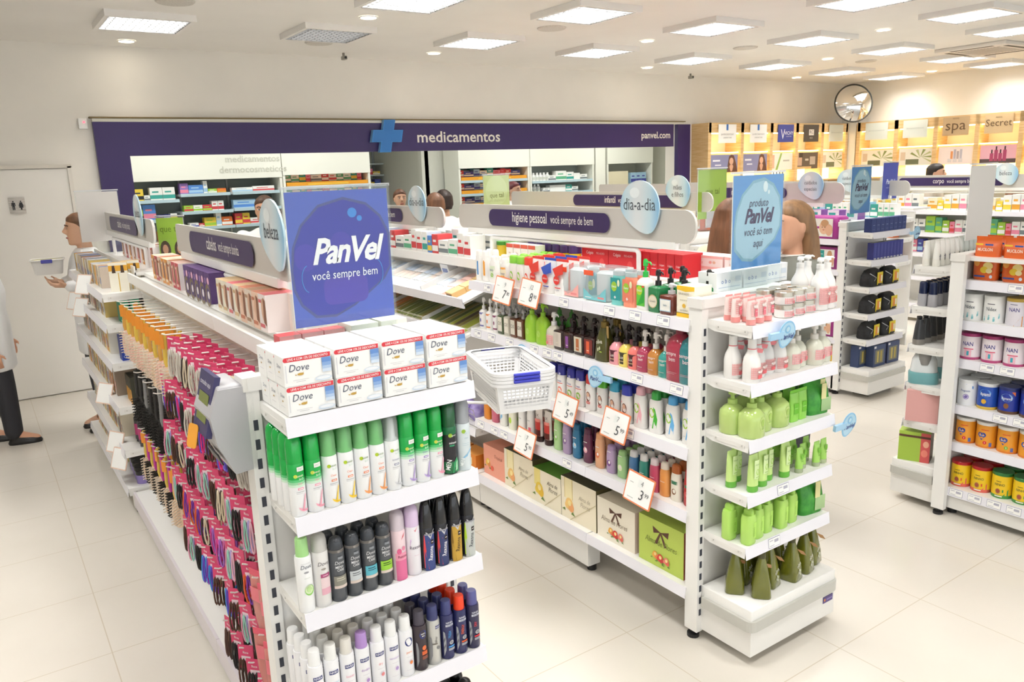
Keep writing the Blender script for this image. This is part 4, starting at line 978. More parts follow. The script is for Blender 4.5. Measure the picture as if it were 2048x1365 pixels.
# ---------------------------------------------------------------- left endcap, top shelf: soap boxes
A = .0555; H = .068
soap_items = [('p', [(-A+.004, .056), (A-.001, .056), (A-.001, .0665), (-A+.004, .0665)], '#E23A46'), ('e', -A+.005, .0612, .005, .0052, '#E23A46'),
              ('t', 'LEVE 4 COM 15% DE DESCONTO', .0015, .0588, .0078, '#FFFFFF', .012, .83), ('t', 'Dove', -.021, .0335, .0235, '#4A5168', -.004, .92, .22),
              ('e', -.018, .0255, .0075, .003, '#C9A24A'), ('p', [(-.025, .0245), (-.031, .0265), (-.03, .0235)], '#C9A24A'), ('p', [(-.016, .0265), (-.01, .0305), (-.013, .025)], '#C9A24A'),
              ('q', .033, .044, .0545, .0555, '#6A95D6'), ('q', .033, .036, .0545, .0443, '#8DB0E2'), ('q', .033, .029, .0545, .0363, '#B3CCEC'), ('q', .033, .022, .0545, .0293, '#D3E2F4'),
              ('e', .034, .0085, .0205, .0055, '#D9E6F4'), ('e', .034, .0095, .0165, .0035, '#F2F6FB'), ('q', -.037, .0125, .0, .0135, '#D2D2D6'), ('q', -.03, .009, -.008, .0098, '#BDBDC2'),
              ('q', -.0525, .01, -.0505, .05, '#DADADF')]
m = MB().box(0, 0, 0, .111, .06, H, CARD); deco(m, .03, 9., soap_items)
for s in (-1, 1):
    Qs = T(s*.0557, 0, 0) @ RZ(90*s); m.text('Dove', K('#7C8090'), Qs @ T(0, 0, .04) @ FRONT, .013, 0, .9, .2); m.poly(ell(.004, .002, 10, 0, .031), K('#C9A24A'), Qs @ FRONT, .0008)
    m.quad(-.014, .018, .014, .019, K('#D6D6DA'), -.0006, Qs)
soap = Kind('soap_box', 'soap box', [('box', m)])
for lv in range(2):
    for i in range(4):
        x = .583+.1195*i+(.0 if lv == 0 else -.002)
        soap.put(f'white soap box with red banner, {("lower", "upper")[lv]} layer, {nth(i)} from the left at the front', (x, 1.712, 1.2745+lv*(H+.0008)), group='soap boxes on the left endcap')
        for k in (1, 2): soap.put('white soap box in the rows behind the front soap boxes', (x-.001*k, 1.712+.0612*k, 1.2745+lv*(H+.0008)), group='soap boxes behind the front row')

# ---------------------------------------------------------------- left endcap, second shelf: aerosol deodorants
def swoosh(col, r=.0195):
    return [('p', [(.004, .012), (.0155, .011), (.0155, .017), (.007, .0165), (.0135, .05), (.012, .056), (.003, .0185), (-.006, .024), (-.003, .017)], col)]
LOGO = [('e', -.007, .104, .0045, .0045, '#B9D32E'), ('t', 'GARNIER', .0035, .1015, .0058, '#7A9A66', .006, .7), ('t', 'bi-O', .006, .0935, .0075, '#BFD9C9', .004, .8)]
WB = mat('#F4F5F6', .22)
def garnier(name, top, cap, tag_, sw, grad, logo=True, white=False):
    it = []
    if grad: it += []
    it += (LOGO if not grad else [('e', -.007, .099, .0045, .0045, '#C8D84A'), ('t', 'GARNIER', .0035, .0965, .0058, '#EDEFD2', .006, .7), ('t', 'bi-O', .006, .089, .0075, '#E4F4E6', .004, .8)])
    it += [('t', tag_[0], .002, .078, .0072, tag_[1], .0, .85), ('q', -.004, .0655, .0095, .0705, tag_[1]), ('q', -.002, .0672, .0075, .0688, '#FFFFFF'), ('q', -.008, .06, .011, .061, '#9A9AA0'), ('q', -.008, .0565, .006, .0572, '#B5B5BA')]+swoosh(sw)
    if grad: it += [('q', -.003, .111, .0125, .1215, '#F2F4EE'), ('q', -.001, .117, .0105, .1178, '#A9B5A9'), ('q', -.001, .1145, .0085, .1152, '#A9B5A9')]
    bands = [(.078, WB)]
    if grad: bands = [(.072, WB), (.078, mat('#D3F0D8', .22)), (.084, mat('#9FDFAF', .22)), (.09, mat('#5CC97E', .22)), (.1, mat('#22B04F', .22))]
    return aerosol(name, .0195, .194, WB, cap, it, .66, 'dome', bands=bands, neck=WB if not grad else None)
GD = mat('#12A845', .1, coat=.4); GL = tint('#A5E3A6', .55); GC_ = tint('#EDF0F0', .72)
k1 = garnier('deodorant_can', 0, GD, ('Soft', '#F0A0B4'), '#F3A9BC', True)
k2 = garnier('deodorant_can', 0, GL, ('Clean', '#F08A5A'), '#F6CF3E', False)
k3 = garnier('deodorant_can', 0, GL, ('Clean', '#F08A5A'), '#F5A86A', False)
k4 = garnier('deodorant_can', 0, GC_, ('invisible', '#8A8FA8'), '#D5D6DA', False)
k5 = garnier('deodorant_can', 0, GD, ('Dolce', '#9C86C4'), '#B9A3D8', True)
k6 = garnier('deodorant_can', 0, GD, ('Dolce', '#F0A0B4'), '#F4A9C0', True)
DKG = mat('#1E5A34', .12, coat=.4)
k7 = aerosol('deodorant_can', .0195, .194, mat('#2B2A2E', .25), DKG, [('e', -.006, .106, .0055, .0055, '#9CC23A'), ('t', 'garnier', .004, .103, .0065, '#E8F0E0', .004, .7), ('t', 'mineral', .001, .083, .009, '#F0F0F0', .008, .8), ('q', -.009, .0765, .004, .0805, '#2E9A6A'),
    ('p', [(-.004, .004), (.016, .004), (.016, .03), (.01, .045), (.0, .03)], '#3FA86A'), ('p', [(.003, .008), (.011, .012), (.012, .038), (.006, .03)], '#A9DCB4'), ('t', 'MEN', -.008, .026, .017, '#F2F4F2', .012, .85, 0, 78)], .66, 'dome', bands=[(.034, mat('#2E7A4C', .25)), (.108, mat('#2B2A2E', .25)), (.12, mat('#1E6A40', .2))])
k8 = aerosol('deodorant_can', .0195, .194, mat('#DCE6EA', .25), tint('#C9CCD0', .55), [('e', -.007, .108, .0055, .0055, '#9CC23A'), ('t', 'bi-O', .004, .1, .011, '#C5D8DC', .004, .8), ('t', 'clear', .0, .088, .007, '#9FB8C4', 0, .8), ('q', -.012, .075, .012, .0757, '#A9C4D0'), ('q', -.012, .07, .008, .0707, '#A9C4D0'),
    ('p', [(-.01, .035), (.0, .04), (.014, .058), (.015, .062), (.0, .046), (-.01, .039)], '#8FC4E6'), ('t', 'MEN', -.009, .024, .014, '#F7FAFB', .01, .8, 0, 78)], .66, 'dome', neck=WB)
XS2 = [.535, .5755, .616, .657, .6975, .738, .7785, .8195, .8605, .901, .942, .983]
Y0 = 1.6985; Z = 1.0335; gname = 'aerosol deodorants on the can shelves'
lab = ['first green capped white can with pink swoosh from the left', 'second green capped white can with pink swoosh from the left', 'first pale green capped can with yellow swoosh', 'second pale green capped can with yellow swoosh', 'first pale green capped can with orange swoosh', 'second pale green capped can with orange swoosh',
       'white can with clear cap and grey swoosh', 'first green topped can with violet swoosh', 'second green topped can with violet swoosh', 'green topped can with pink swoosh beside the black MEN can', 'black and green MEN can with dark green cap', 'pale grey blue MEN can with clear grey cap']
seq = [k1, k1, k2, k2, k3, k3, k4, k5, k5, k6, k7, k8]
for i, (x, k) in enumerate(zip(XS2, seq)):
    k.put(lab[i]+' on the second shelf', (x, Y0, Z), group=gname)
    for j in (1, 2, 3):
        nm = 'green capped' if k in (k1, k5, k6) else 'pale green capped' if k in (k2, k3) else 'clear capped' if k in (k4, k8) else 'dark green capped'
        k.put(f'{nm} aerosol can in the rows behind the front green cans', (x-.002*j, Y0+.041*j, Z), group='aerosol cans behind the front row, second shelf')
# third shelf
GRY = mat('#5C6066', .28, .4); GRC = mat('#3E4248', .25)
def dove_men(band, bt):
    return aerosol('deodorant_can', .0195, .163, GRY, GRC, [('t', 'Dove', .0, .098, .0125, '#E4E6E8', .0, .9, .22), ('t', 'MEN+', -.001, .088, .0095, '#E4E6E8', .012, .8), ('t', 'CARE', .001, .0805, .0085, '#E4E6E8', .01, .8), ('q', -.0165, .043, .0165, .068, band), ('q', -.01, .061, .008, .0635, bt), ('q', -.01, .056, .011, .058, bt), ('q', -.0165, .036, .0165, .0432, '#D9C9C0'), ('q', -.004, .112, .008, .118, '#8D9298')], .82, 'men', bands=[(.128, GRY), (.1335, mat('#9A9590', .3))])
d1 = aerosol('deodorant_can', .0195, .187, WB, mat('#A8DC90', .2), [('t', 'Dove', .001, .113, .0145, '#5A6070', -.002, .9, .22), ('e', .0, .104, .006, .0024, '#9A9AA0'), ('q', -.011, .126, .011, .1268, '#C9C9CC'), ('q', -.006, .089, .008, .0898, '#B9C4B4'), ('e', .004, .058, .0115, .0135, '#8CCB5E'), ('e', .003, .06, .0095, .0112, '#DDF0C2'), ('e', .003, .06, .006, .0072, '#C3E49E')], .76, 'flat')
d2 = aerosol('deodorant_can', .0195, .187, mat('#E6E4E2', .25), tint('#E6E4E0', .45), [('t', 'Dove', .001, .108, .0145, '#6A6468', -.002, .9, .22), ('e', .0, .099, .006, .0024, '#A09890'), ('q', -.008, .0775, .0155, .0865, '#B04A78'), ('q', -.003, .081, .01, .083, '#E9C4D4'), ('q', -.008, .05, .0155, .0765, '#EBD3D6'), ('q', -.008, .033, .0155, .05, '#E4AEBE')], .76, 'dome', neck=WB)
d3 = [dove_men('#8E8C80', '#C9C5B4'), dove_men('#C9CFD2', '#6A6E74'), dove_men('#5FB9CC', '#24505E'), dove_men('#9AD23C', '#3E5A1C')]
r1 = aerosol('deodorant_can', .0195, .187, mat('#EFD6DC', .25), tint('#F0E4EC', .4), [('q', -.0165, .0, .0165, .055, '#E2709C'), ('q', -.0165, .055, .0165, .075, '#EE9AB4'), ('e', -.006, .08, .006, .008, '#E0608E'), ('e', .006, .086, .005, .006, '#E58AA8'), ('p', [(.0, .11), (.007, .118), (.012, .13), (.004, .118)], '#D8505C'), ('t', 'Rexona', .003, .062, .0105, '#8E2A48', .004, .8)], .72, 'dome', neck=WB)
r2 = aerosol('deodorant_can', .0195, .19, mat('#EDEAF0', .25), mat('#DCC5E4', .22), [('t', 'Rexona', .0, .073, .0135, '#5A4A5E', .002, .8), ('p', [(-.016, .075), (-.012, .095), (.014, .112), (.016, .118), (-.014, .1)], '#D3B3DC'), ('p', [(-.004, .126), (.0, .12), (.008, .135), (.0, .124)], '#E06A78'), ('q', -.006, .055, .007, .0558, '#D8B0C0')], .7, 'dome')
def rexona_men(mainc, edge, txt, tc):
    return aerosol('deodorant_can', .0195, .19, mat('#2A2A30', .25), mat('#17171A', .12, coat=.5), [('q', -.016, .0, .0165, .1, mainc), ('p', [(-.018, .008), (-.006, .004), (-.013, .05), (-.004, .08), (-.016, .1), (-.0185, .06)], edge), ('t', 'Rexona', .006, .047, .0165, tc, .01, .8, 0, 84), ('q', .001, .073, .0105, .085, '#2A1E22'), ('q', .003, .078, .0085, .08, '#E8E0DC'),
        ('p', [(-.012, .108), (.001, .088), (.014, .112), (.011, .112), (.001, .095), (-.008, .108)], '#C9C9CE'), ('q', -.014, .1, .014, .104, '#9A9AA2')], .62, 'bullet', bands=[(.004, mat('#B9BABF', .25, .5)), (.1, mat('#2A2A30', .25))])
r3 = rexona_men('#3A4A86', '#E0444A', 'x', '#F0F0F4'); r4 = rexona_men('#34406E', '#E0444A', 'x', '#F0F0F4'); r5 = rexona_men('#C9A03C', '#8C6A1E', 'x', '#3A2E1A'); r6 = rexona_men('#C4C8C4', '#B5DC32', 'x', '#4A4E52')
XS3 = [.5315, .573, .614, .655, .696, .737, .778, .819, .86, .901, .942, .983]
seq = [d1, d2]+d3+[r1, r2, r3, r4, r5, r6]
lab = ['white Dove spray can with lime slice and pale green cap', 'pale Dove spray can with pink label and clear cap', 'dark grey Dove men can with olive grey band', 'dark grey Dove men can with white band', 'dark grey Dove men can with light blue band', 'dark grey Dove men can with lime green band',
       'pink flowered Rexona can with clear cap', 'lilac and white Rexona can', 'first black capped blue and red Rexona can from the left', 'second black capped blue and red Rexona can from the left', 'black capped golden Rexona can', 'black capped silver and lime Rexona can']
lab = [l.replace('Dove ', 'cream brand ').replace('Rexona ', 'sport ').replace('cream brand ', '').replace('sport ', '') for l in lab]
for i, (x, k) in enumerate(zip(XS3, seq)):
    k.put(lab[i]+' on the third shelf', (x, Y0, .7885), group=gname)
    if i in (2, 3, 4, 5): k.put(f'dark grey men can directly behind the {("olive banded", "white banded", "light blue banded", "lime banded")[i-2]} can', (x-.006, Y0+.045, .7885), group=gname)
    if i in (7, 9, 10): k.put(f'{"lilac" if i == 7 else "black"} capped can standing second in line behind {("the lilac can", "", "the second blue and red can", "the golden can")[i-7]}', (x-.004, Y0+.045, .7885), group=gname)
    if i == 10: k.put('black capped can third in line behind the golden can', (x-.008, Y0+.09, .7885), group=gname)
# fourth shelf
NVB = ('q', -.012, .093, .012, .103, '#2B3678')
def nivea(body, cap, items, h=.168, r=.019, capz=.77):
    return aerosol('deodorant_can', r, h, body, cap, items, capz, 'flat')
def nv_white(capc, fl, word, blob=False):
    top = [NVB, ('t', 'NIVEA', .0, .0955, .0085, '#F4F4FA', .014, .85)] if not blob else [('e', .001, .1, .011, .0125, '#2B3678'), ('t', 'NIVEA', .001, .0975, .007, '#F4F4FA', .012, .8)]
    return nivea(mat('#F1F1F4', .22), mat(capc, .25), top+[('t', word, .0, .068, .0095, fl, .0, .85), ('e', .004, .04, .0075, .0085, '#E8E2EC'), ('e', .004, .04, .0045, .005, fl), ('q', -.008, .0575, .009, .0582, '#C9C4D0'), ('q', -.01, .02, .012, .0207, '#CFCBD6')])
w1, w2, w3, w4 = nv_white('#F0F0F0', '#9FC8E0', 'fresh'), nv_white('#EFEFEC', '#9FC8E0', 'protect'), nv_white('#E2DED6', '#E8A0B4', 'beauty'), nv_white('#B48FD0', '#B08CC8', 'double')
w5, w6, w7 = nv_white('#EDEDED', '#E88A8A', 'dry'), nv_white('#EDEDED', '#B49AD0', 'sensitive'), nv_white('#F0F0F0', '#F08A4A', 'pure', True)
def nv_men(body, cap, tcol, word, word2):
    return nivea(mat(body, .25), mat(cap, .3), [('t', 'NIVEA', .0, .106, .0085, '#D5D8E6', .014, .85), ('q', -.0115, .098, .0115, .104, '#C5C8D4'), ('t', 'FOR MEN', .0, .0992, .0045, '#3A4070', .01, .8), ('t', word, .002, .074, .0105, tcol, .01, .72, 0, 84), ('e', .003, .05, .0062, .0062, '#B9BABF'), ('e', .003, .05, .004, .004, '#8C8E94'), ('q', -.006, .036, .012, .0405, tcol), ('q', -.006, .027, .012, .034, '#9A9CA6'),
        ('p', [(-.0185, .012), (-.0125, .03), (-.0115, .06), (-.014, .082), (-.0185, .086)], '#A9ABB2'), ('p', [(-.018, .03), (-.013, .042), (-.013, .05), (-.018, .04)], '#6A6C76'), ('p', [(-.018, .052), (-.013, .062), (-.0135, .07), (-.018, .062)], '#6A6C76')])
n1 = nivea(mat('#3C3138', .25), mat('#4A4450', .3), [('e', .002, .105, .0105, .012, '#2B3678'), ('t', 'NIVEA', .002, .105, .006, '#F0F0F4', .012, .8), ('t', 'MEN', .002, .099, .005, '#F0F0F4', .01, .8), ('e', .003, .066, .006, .007, '#E0703A'), ('q', -.004, .046, .012, .057, '#D8622E'), ('q', -.004, .033, .012, .043, '#8A4A3A'), ('p', [(-.0185, .012), (-.0125, .03), (-.0115, .06), (-.014, .082), (-.0185, .086)], '#8C8C90')])
n2 = nivea(mat('#C9C9C6', .28, .4), mat('#3A3F70', .3), [('q', -.002, .106, .0135, .115, '#343A78'), ('t', 'NIVEA', .006, .108, .0065, '#F0F0F6', .012, .8), ('t', 'silver', .002, .075, .011, '#4A4A4E', .002, .8, 0, 84), ('e', .004, .05, .005, .005, '#7A7A7C'), ('q', -.012, .062, .002, .064, '#5A4A3A'), ('p', [(-.0185, .012), (-.0125, .03), (-.0115, .06), (-.014, .082), (-.0185, .086)], '#8C8C90')])
n3 = nv_men('#2E3160', '#3E4378', '#4A9ADC', 'FRESH', ''); n4 = nv_men('#2E3160', '#F0441E', '#E8622E', 'ENERGY', ''); n5 = nv_men('#2F2E50', '#5A5C96', '#D8343E', 'DRY', '')
XS4 = [.535, .576, .617, .658, .699, .739, .78, .821, .8615, .903, .944, .985]
seq = [w1, w2, w3, w4, w4, w5, w6, w7, n1, n2, n3, n4, n5]; seq = [w1, w2, w3, w4, w5, w6, w7, n1, n2, n3, n4, n5]
lab = ['white spray can with pale blue print, leftmost', 'white spray can with pale blue print, second from left', 'white spray can with beige cap and rose print', 'white spray can with lilac cap', 'white spray can with red print', 'white spray can with violet flower print', 'white spray can with round navy logo and orange print', 'dark brown spray can with orange print', 'silver spray can with navy cap', 'navy spray can with light blue lettering', 'navy spray can with bright red cap', 'navy spray can with violet blue cap, rightmost']
capn = ['white', 'white', 'beige', 'lilac', 'white', 'white', 'white', 'brown', 'navy', 'navy', 'bright red', 'violet blue']
for i, (x, k) in enumerate(zip(XS4, seq)):
    k.put(lab[i]+' on the fourth shelf', (x, Y0, .5105), group=gname)
    for j in (1, 2, 3) if i < 7 or i in (8, 10) else (1,):
        kk = k
        if i == 3: kk = w3
        cn = 'beige' if i == 3 else capn[i]
        kk.put(f'{cn} capped spray can in the rows behind the front cans, fourth shelf', (x-.003*j, Y0+.041*j, .5105), group='spray cans behind the front row, fourth shelf')
rol = aerosol('roll_on_bottle', .021, .115, mat('#1C1C1F', .3), mat('#141416', .3), [('q', -.01, .03, .01, .06, '#3A3A3E')], .6, 'dome')
for i in range(11):
    for j in range(3): rol.put('black capped deodorant bottle on the bottom shelf of the left endcap', (.545+.0435*i, 1.703+.05*j, .2605), group='black deodorant bottles on the bottom shelf')
# ================================================================ centre endcap
PK = '#EE8A90'; PK2 = '#F6C6C6'
def gingham(rx, z0, z1, half=.9, n=9, rows=6):
    it = [('q', -rx*half, z0, rx*half, z1, '#FBE9E6')]
    for i in range(n): u = -rx*half+2*rx*half*(i+.15)/n; it.append(('q', u, z0, u+rx*.09, z1, '#F4B2B0'))
    for i in range(rows): z = z0+(z1-z0)*(i+.15)/rows; it.append(('q', -rx*half, z, rx*half, z+(z1-z0)*.28/rows, '#F3AEAC'))
    return it
WH = mat('#F4F2EF', .25); CLR = mat('#E4E4D4', .12, coat=.3)
GE = 'pink and white toiletries on the centre endcap'
ptube = tube_stand('hand_cream_tube', .036, .03, .088, mat('#F9E4E0', .35), mat('#F2A09C', .35), gingham(.017, .03, .08, .85, 7, 7)+[('q', -.002, .028, .0155, .055, '#EE7886'), ('e', .003, .064, .011, .006, '#F4EFE9'), ('q', .001, .045, .012, .047, '#F8D4D4')], .018, crimp=mat('#F4A6A2', .4))
Z = 1.2615
for i, (x, y) in enumerate(((2.128, 1.70), (2.178, 1.705), (2.227, 1.71))): ptube.put(f'pink gingham hand cream tube, {nth(i)} from the left in the front row, centre endcap', (x, y, Z), group=GE)
for i, (x, y) in enumerate(((2.128, 1.765), (2.165, 1.748), (2.203, 1.757), (2.145, 1.81), (2.185, 1.805), (2.225, 1.80))): ptube.put('pink gingham hand cream tube behind the three front tubes', (x, y, Z), group='hand cream tubes behind the front ones')
jar = Kind('cream_jar', 'jar', [('jar', deco(MB().loft([(0, .031, .031), (.003, .0325, .0325), (.028, .0325, .0325)], WH, 22), .0325, .0325, gingham(.03, .004, .024, .9, 9, 3)+[('q', .006, .004, .02, .014, '#EE7886')])), ('lid', MB().loft([(.0283, .0335, .0335), (.043, .0335, .0335), (.0445, .031, .031)], mat('#C9C4B6', .25, .8), 22), [], 'silver lid')])
for i, x in enumerate((2.322, 2.391, 2.459)):
    jar.put(f'{nth(i)} silver lidded jar from the left, bottom of its stack of two', (x, 1.715+.005*i, Z), group='pink cream jars')
    jar.put(f'{nth(i)} silver lidded jar from the left, on top of another jar', (x+.001, 1.716+.005*i, Z+.0452), group='pink cream jars')
    jar.put('silver lidded jar in the stacks behind the front jars', (x-.003, 1.79, Z), group='jars behind'); jar.put('silver lidded jar in the stacks behind the front jars', (x-.003, 1.79, Z+.0452), group='jars behind')
wp = Kind('pump_bottle', 'pump bottle', [('bottle', deco(MB().loft([(0, .031, .031), (.005, .033, .033), (.085, .033, .033), (.105, .029, .029), (.13, .016, .016), (.15, .0125, .0125)], WH, 22, split=80), .033, .033, gingham(.033, .022, .082, .95, 12, 8)+[('q', .008, .024, .024, .046, '#F06F74'), ('e', .01, .062, .012, .006, '#F4EFE9')])),
    ('pump', MB().loft([(.1503, .014, .014), (.166, .014, .014), (.168, .006, .006), (.176, .006, .006)], WH, 14).loft([(.176, .0125, .0125), (.186, .012, .012), (.19, .008, .008)], WH, 14, split=60).tube([(0, 0, .184), (.025, -.002, .185), (.034, -.003, .181)], .0045, WH, 8, r1=.003))])
for (x, y), w in zip(((2.525, 1.715), (2.578, 1.722), (2.512, 1.79), (2.57, 1.80)), ('front left', 'front right', 'back left', 'back right')): wp.put(f'tall white pump bottle with pink gingham label, {w} of four, top shelf', (x, y, Z), group=GE)
# second shelf
wb = Kind('lotion_bottle', 'bottle', [('bottle', deco(MB().loft([(0, .029, .029), (.005, .031, .031), (.065, .031, .031), (.085, .027, .027), (.105, .0175, .0175), (.118, .0145, .0145)], WH, 22, split=80), .031, .031, gingham(.031, .014, .055, .95, 11, 6)+[('q', -.006, .015, .026, .028, '#F06F74'), ('e', .006, .04, .014, .006, '#F4EFE9')])),
    ('cap', MB().loft([(.1183, .015, .015), (.15, .015, .015), (.152, .013, .013)], WH, 16), [], None), ('neck_band', MB().loft([(.1145, .0155, .0155), (.118, .0155, .0155)], K(PK), 16), [], 'pink neck band'),
    ('ribbon_tag', MB().add([(.012, -.012, .118), (.036, -.02, .112), (.04, -.012, .096), (.016, -.008, .1)], [(0, 1, 2, 3), (3, 2, 1, 0)], K(PK)), [], 'pink ribbon tag')])
Z = 1.0555
for i, (x, y) in enumerate(((2.15, 1.79), (2.155, 1.712), (2.222, 1.745), (2.285, 1.757), (2.34, 1.745))): wb.put(f'white bottle with pink gingham label and long cap, {nth(i)} from the left, second shelf', (x, y, Z), group=GE)
for x in (2.225, 2.29): wb.put('white gingham bottle at the back of the second shelf', (x, 1.825, Z), group='white bottles at the back')
rp = pump_bottle('round_pump_bottle', .036, .036, .095, 2, CLR, mat('#E9E5DE', .2), gingham(.034, .022, .06, .85, 9, 5)+[('q', .004, .024, .024, .038, '#F28088')], shoulder=.55, ph=.06)
for i, (x, y) in enumerate(((2.402, 1.735), (2.455, 1.75), (2.52, 1.722), (2.583, 1.735), (2.40, 1.82), (2.48, 1.825))): rp.put(f'clear round pump bottle with pink gingham label, {nth(i) if i < 4 else ("back left", "back right")[i-4]} of its group, second shelf', (x, y, Z), group=GE)
# third shelf : green
LG = mat('#BCD67C', .1, coat=.5); LG2 = mat('#8CBF3A', .2)
gp = pump_bottle('green_pump_bottle', .046, .044, .105, 2.3, LG, mat('#B4D272', .25), [('e', .008, .052, .017, .026, '#C9E08A'), ('e', .008, .055, .009, .012, '#A9CC5E'), ('q', -.002, .034, .018, .036, '#8CB84A')], shoulder=.62, ph=.055)
GG = 'green toiletries on the centre endcap'; Z = .8535
for (x, y), w in zip(((2.155, 1.79), (2.167, 1.715), (2.245, 1.745), (2.335, 1.738), (2.262, 1.825), (2.35, 1.82)), ('back left', 'front left', 'front centre', 'front right', 'back centre', 'back right')): gp.put(f'round translucent green pump bottle, {w} of its group, third shelf', (x, y, Z), group=GG)
BG = mat('#97D957', .3)
gt = Kind('green_sachet', 'sachet', [('body', deco(MB().loft([(0, .024, .01, 3), (.05, .024, .012, 3), (.1, .025, .004, 3), (.108, .025, .002, 3)], BG, 16), .012, .6, [('q', -.012, .03, .014, .07, '#6FC02E'), ('q', -.01, .05, .01, .052, '#B5E88A')])), ('header', MB().box(0, 0, .1083, .05, .002, .012, mat('#7CCB34', .3)), [])])
for i, (x, y) in enumerate(((2.41, 1.72), (2.462, 1.722), (2.43, 1.765), (2.48, 1.785))): gt.put(f'bright green flat tube pack, {nth(i)} of the four beside the gift bag', (x, y, Z), group=GG)
DG = noisy('dark_green_wrap', '#2E8A2E', '#4AA63A', 30, .35)
gb = Kind('gift_bag', 'gift bag', [('bag', MB().loft([(0, .056, .038, 4), (.06, .058, .04, 4), (.1, .056, .03, 4), (.118, .06, .012, 4), (.128, .06, .005, 4)], DG, 24, split=60)), ('ribbon', MB().box(.012, -.0425, .06, .024, .002, .06, K('#E4DCA0')).box(.012, -.035, .118, .024, .002, .018, K('#E4DCA0')), [], 'cream ribbon'), ('window', MB().rbox(.028, -.041, .012, .05, .002, .052, mat('#A9C890', .2), .0008), [], 'clear window')])
gb.put('dark green gift bag with cream ribbon, third shelf of the centre endcap', (2.56, 1.745, Z), -8, GG)
gb.put('dark green gift bag standing behind another, third shelf of the centre endcap', (2.52, 1.825, Z), 5, GG)
# fourth shelf : tubes
ft = tube_stand('green_tube', .046, .036, .138, mat('#CDEB90', .3), mat('#6DBB42', .25), [('q', -.012, .05, .014, .12, '#D9EFB0'), ('t', 'FOLHAS', .004, .1, .008, '#6FA03A', 0, .8), ('e', .004, .075, .008, .012, '#B5E06A'), ('q', -.006, .055, .012, .057, '#8CC04A')], .022)
Z = .6505
for i, (x, y) in enumerate(((2.14, 1.775), (2.165, 1.70), (2.23, 1.712), (2.29, 1.735), (2.364, 1.715), (2.195, 1.80))): ft.put(f'light green tube standing on dark green cap, {("back left", "front left", "second front", "third front", "fourth front", "back centre")[i]}, fourth shelf', (x, y, Z), group=GG)
st_ = tube_stand('small_green_tube', .034, .028, .098, mat('#A9DC68', .3), tint('#D9E4C0', .4), [('e', .002, .065, .009, .012, '#7CC03A'), ('q', -.006, .045, .008, .047, '#6AAA2E')], .016)
for i, (x, y) in enumerate(((2.438, 1.705), (2.484, 1.725), (2.543, 1.705), (2.592, 1.71), (2.45, 1.76), (2.50, 1.78), (2.56, 1.765), (2.42, 1.82), (2.48, 1.835), (2.545, 1.825))): st_.put(f'small green tube with clear cap, {nth(i)} from the left in the front row, fourth shelf' if i < 4 else 'small green tube with clear cap behind the front four', (x, y, Z), group=GG if i < 4 else 'small tubes behind')
# fifth shelf : bottles
gl = flat_bottle('green_bottle', .052, .044, .135, mat('#B4E06C', .25), mat('#AADA60', .25), [('q', .002, .025, .016, .085, '#B9E86A'), ('t', 'FOLHAS', .009, .05, .012, '#7CB02E', 0, .8, 0, 90)], .17, .42, 3.2, taper=.95)
Z = .4525
for i, (x, y) in enumerate(((2.15, 1.70), (2.212, 1.715), (2.276, 1.725), (2.348, 1.712), (2.418, 1.722), (2.13, 1.77), (2.185, 1.785), (2.25, 1.80), (2.33, 1.80), (2.40, 1.81))): gl.put(f'light green capped bottle, {nth(i)} from the left in the front row, fifth shelf' if i < 5 else 'light green capped bottle behind the front five, fifth shelf', (x, y, Z), group=GG if i < 5 else 'green bottles behind')
gb.put('dark green gift bag with cream ribbon, fifth shelf of the centre endcap', (2.545, 1.745, Z), -6, GG, sc=1.1)
# platform : olive bottles
OL = mat('#6B6E1E', .12, coat=.5)
def lay(m, prof, i0=0):
    for i in range(i0, len(m.v)):
        x, y, z = m.v[i]; k = max(j for j in range(len(prof)-1) if prof[j][0] <= z or j == 0); (a, b), (c, d) = prof[k], prof[k+1]
        m.v[i] = (x, y-(b+(d-b)*(z-a)/(c-a)), z)
    return m
ob = Kind('olive_bottle', 'bottle', [('bottle', MB().loft([(0, .034, .034, 5), (.004, .037, .037, 5), (.05, .033, .033, 4.5), (.11, .022, .022, 3.5), (.15, .013, .013, 2)], OL, 24, split=60), []), ('script', lay(deco(MB(), .001, .9, [('t', 'oliva', .002, .058, .022, '#D9D9C4', .002, .8, 0, 24), ('e', -.002, .045, .004, .006, '#C4C6AE'), ('e', .006, .04, .004, .006, '#C4C6AE'), ('e', -.008, .036, .004, .006, '#C4C6AE'), ('e', .001, .03, .004, .006, '#C4C6AE'), ('q', -.001, .022, .0, .05, '#C4C6AE')]), [(0, .037), (.05, .033), (.11, .022), (.15, .013)]), [], 'white script and olive sprig'),
    ('cap', MB().loft([(.1503, .0135, .0135), (.172, .0135, .0135), (.174, .011, .011)], mat('#4A4A22', .3), 14), []), ('tag', MB().add([(.004, -.018, .125), (.024, -.036, .112), (.044, -.04, .088), (.026, -.026, .098)], [(0, 1, 2, 3), (3, 2, 1, 0)], K('#B98A5A')), [], 'kraft paper tag')])
Z = .2255
for i, (x, y) in enumerate(((2.17, 1.77), (2.22, 1.69), (2.305, 1.72), (2.41, 1.70), (2.5, 1.71), (2.583, 1.735), (2.25, 1.80), (2.36, 1.81), (2.45, 1.80))): ob.put(f'dark olive glass bottle with white script, {nth(i) if i < 6 else ("back left", "back centre", "back right")[i-6]}{" from the left" if i < 6 else ""}, on the centre base', (x, y, Z), 42 if i < 2 else 12, 'olive bottles on the base')
t = thing('maker_plate', 'small purple maker plate on the base of the centre endcap', 'plate', (2.56, 1.6335, .1))
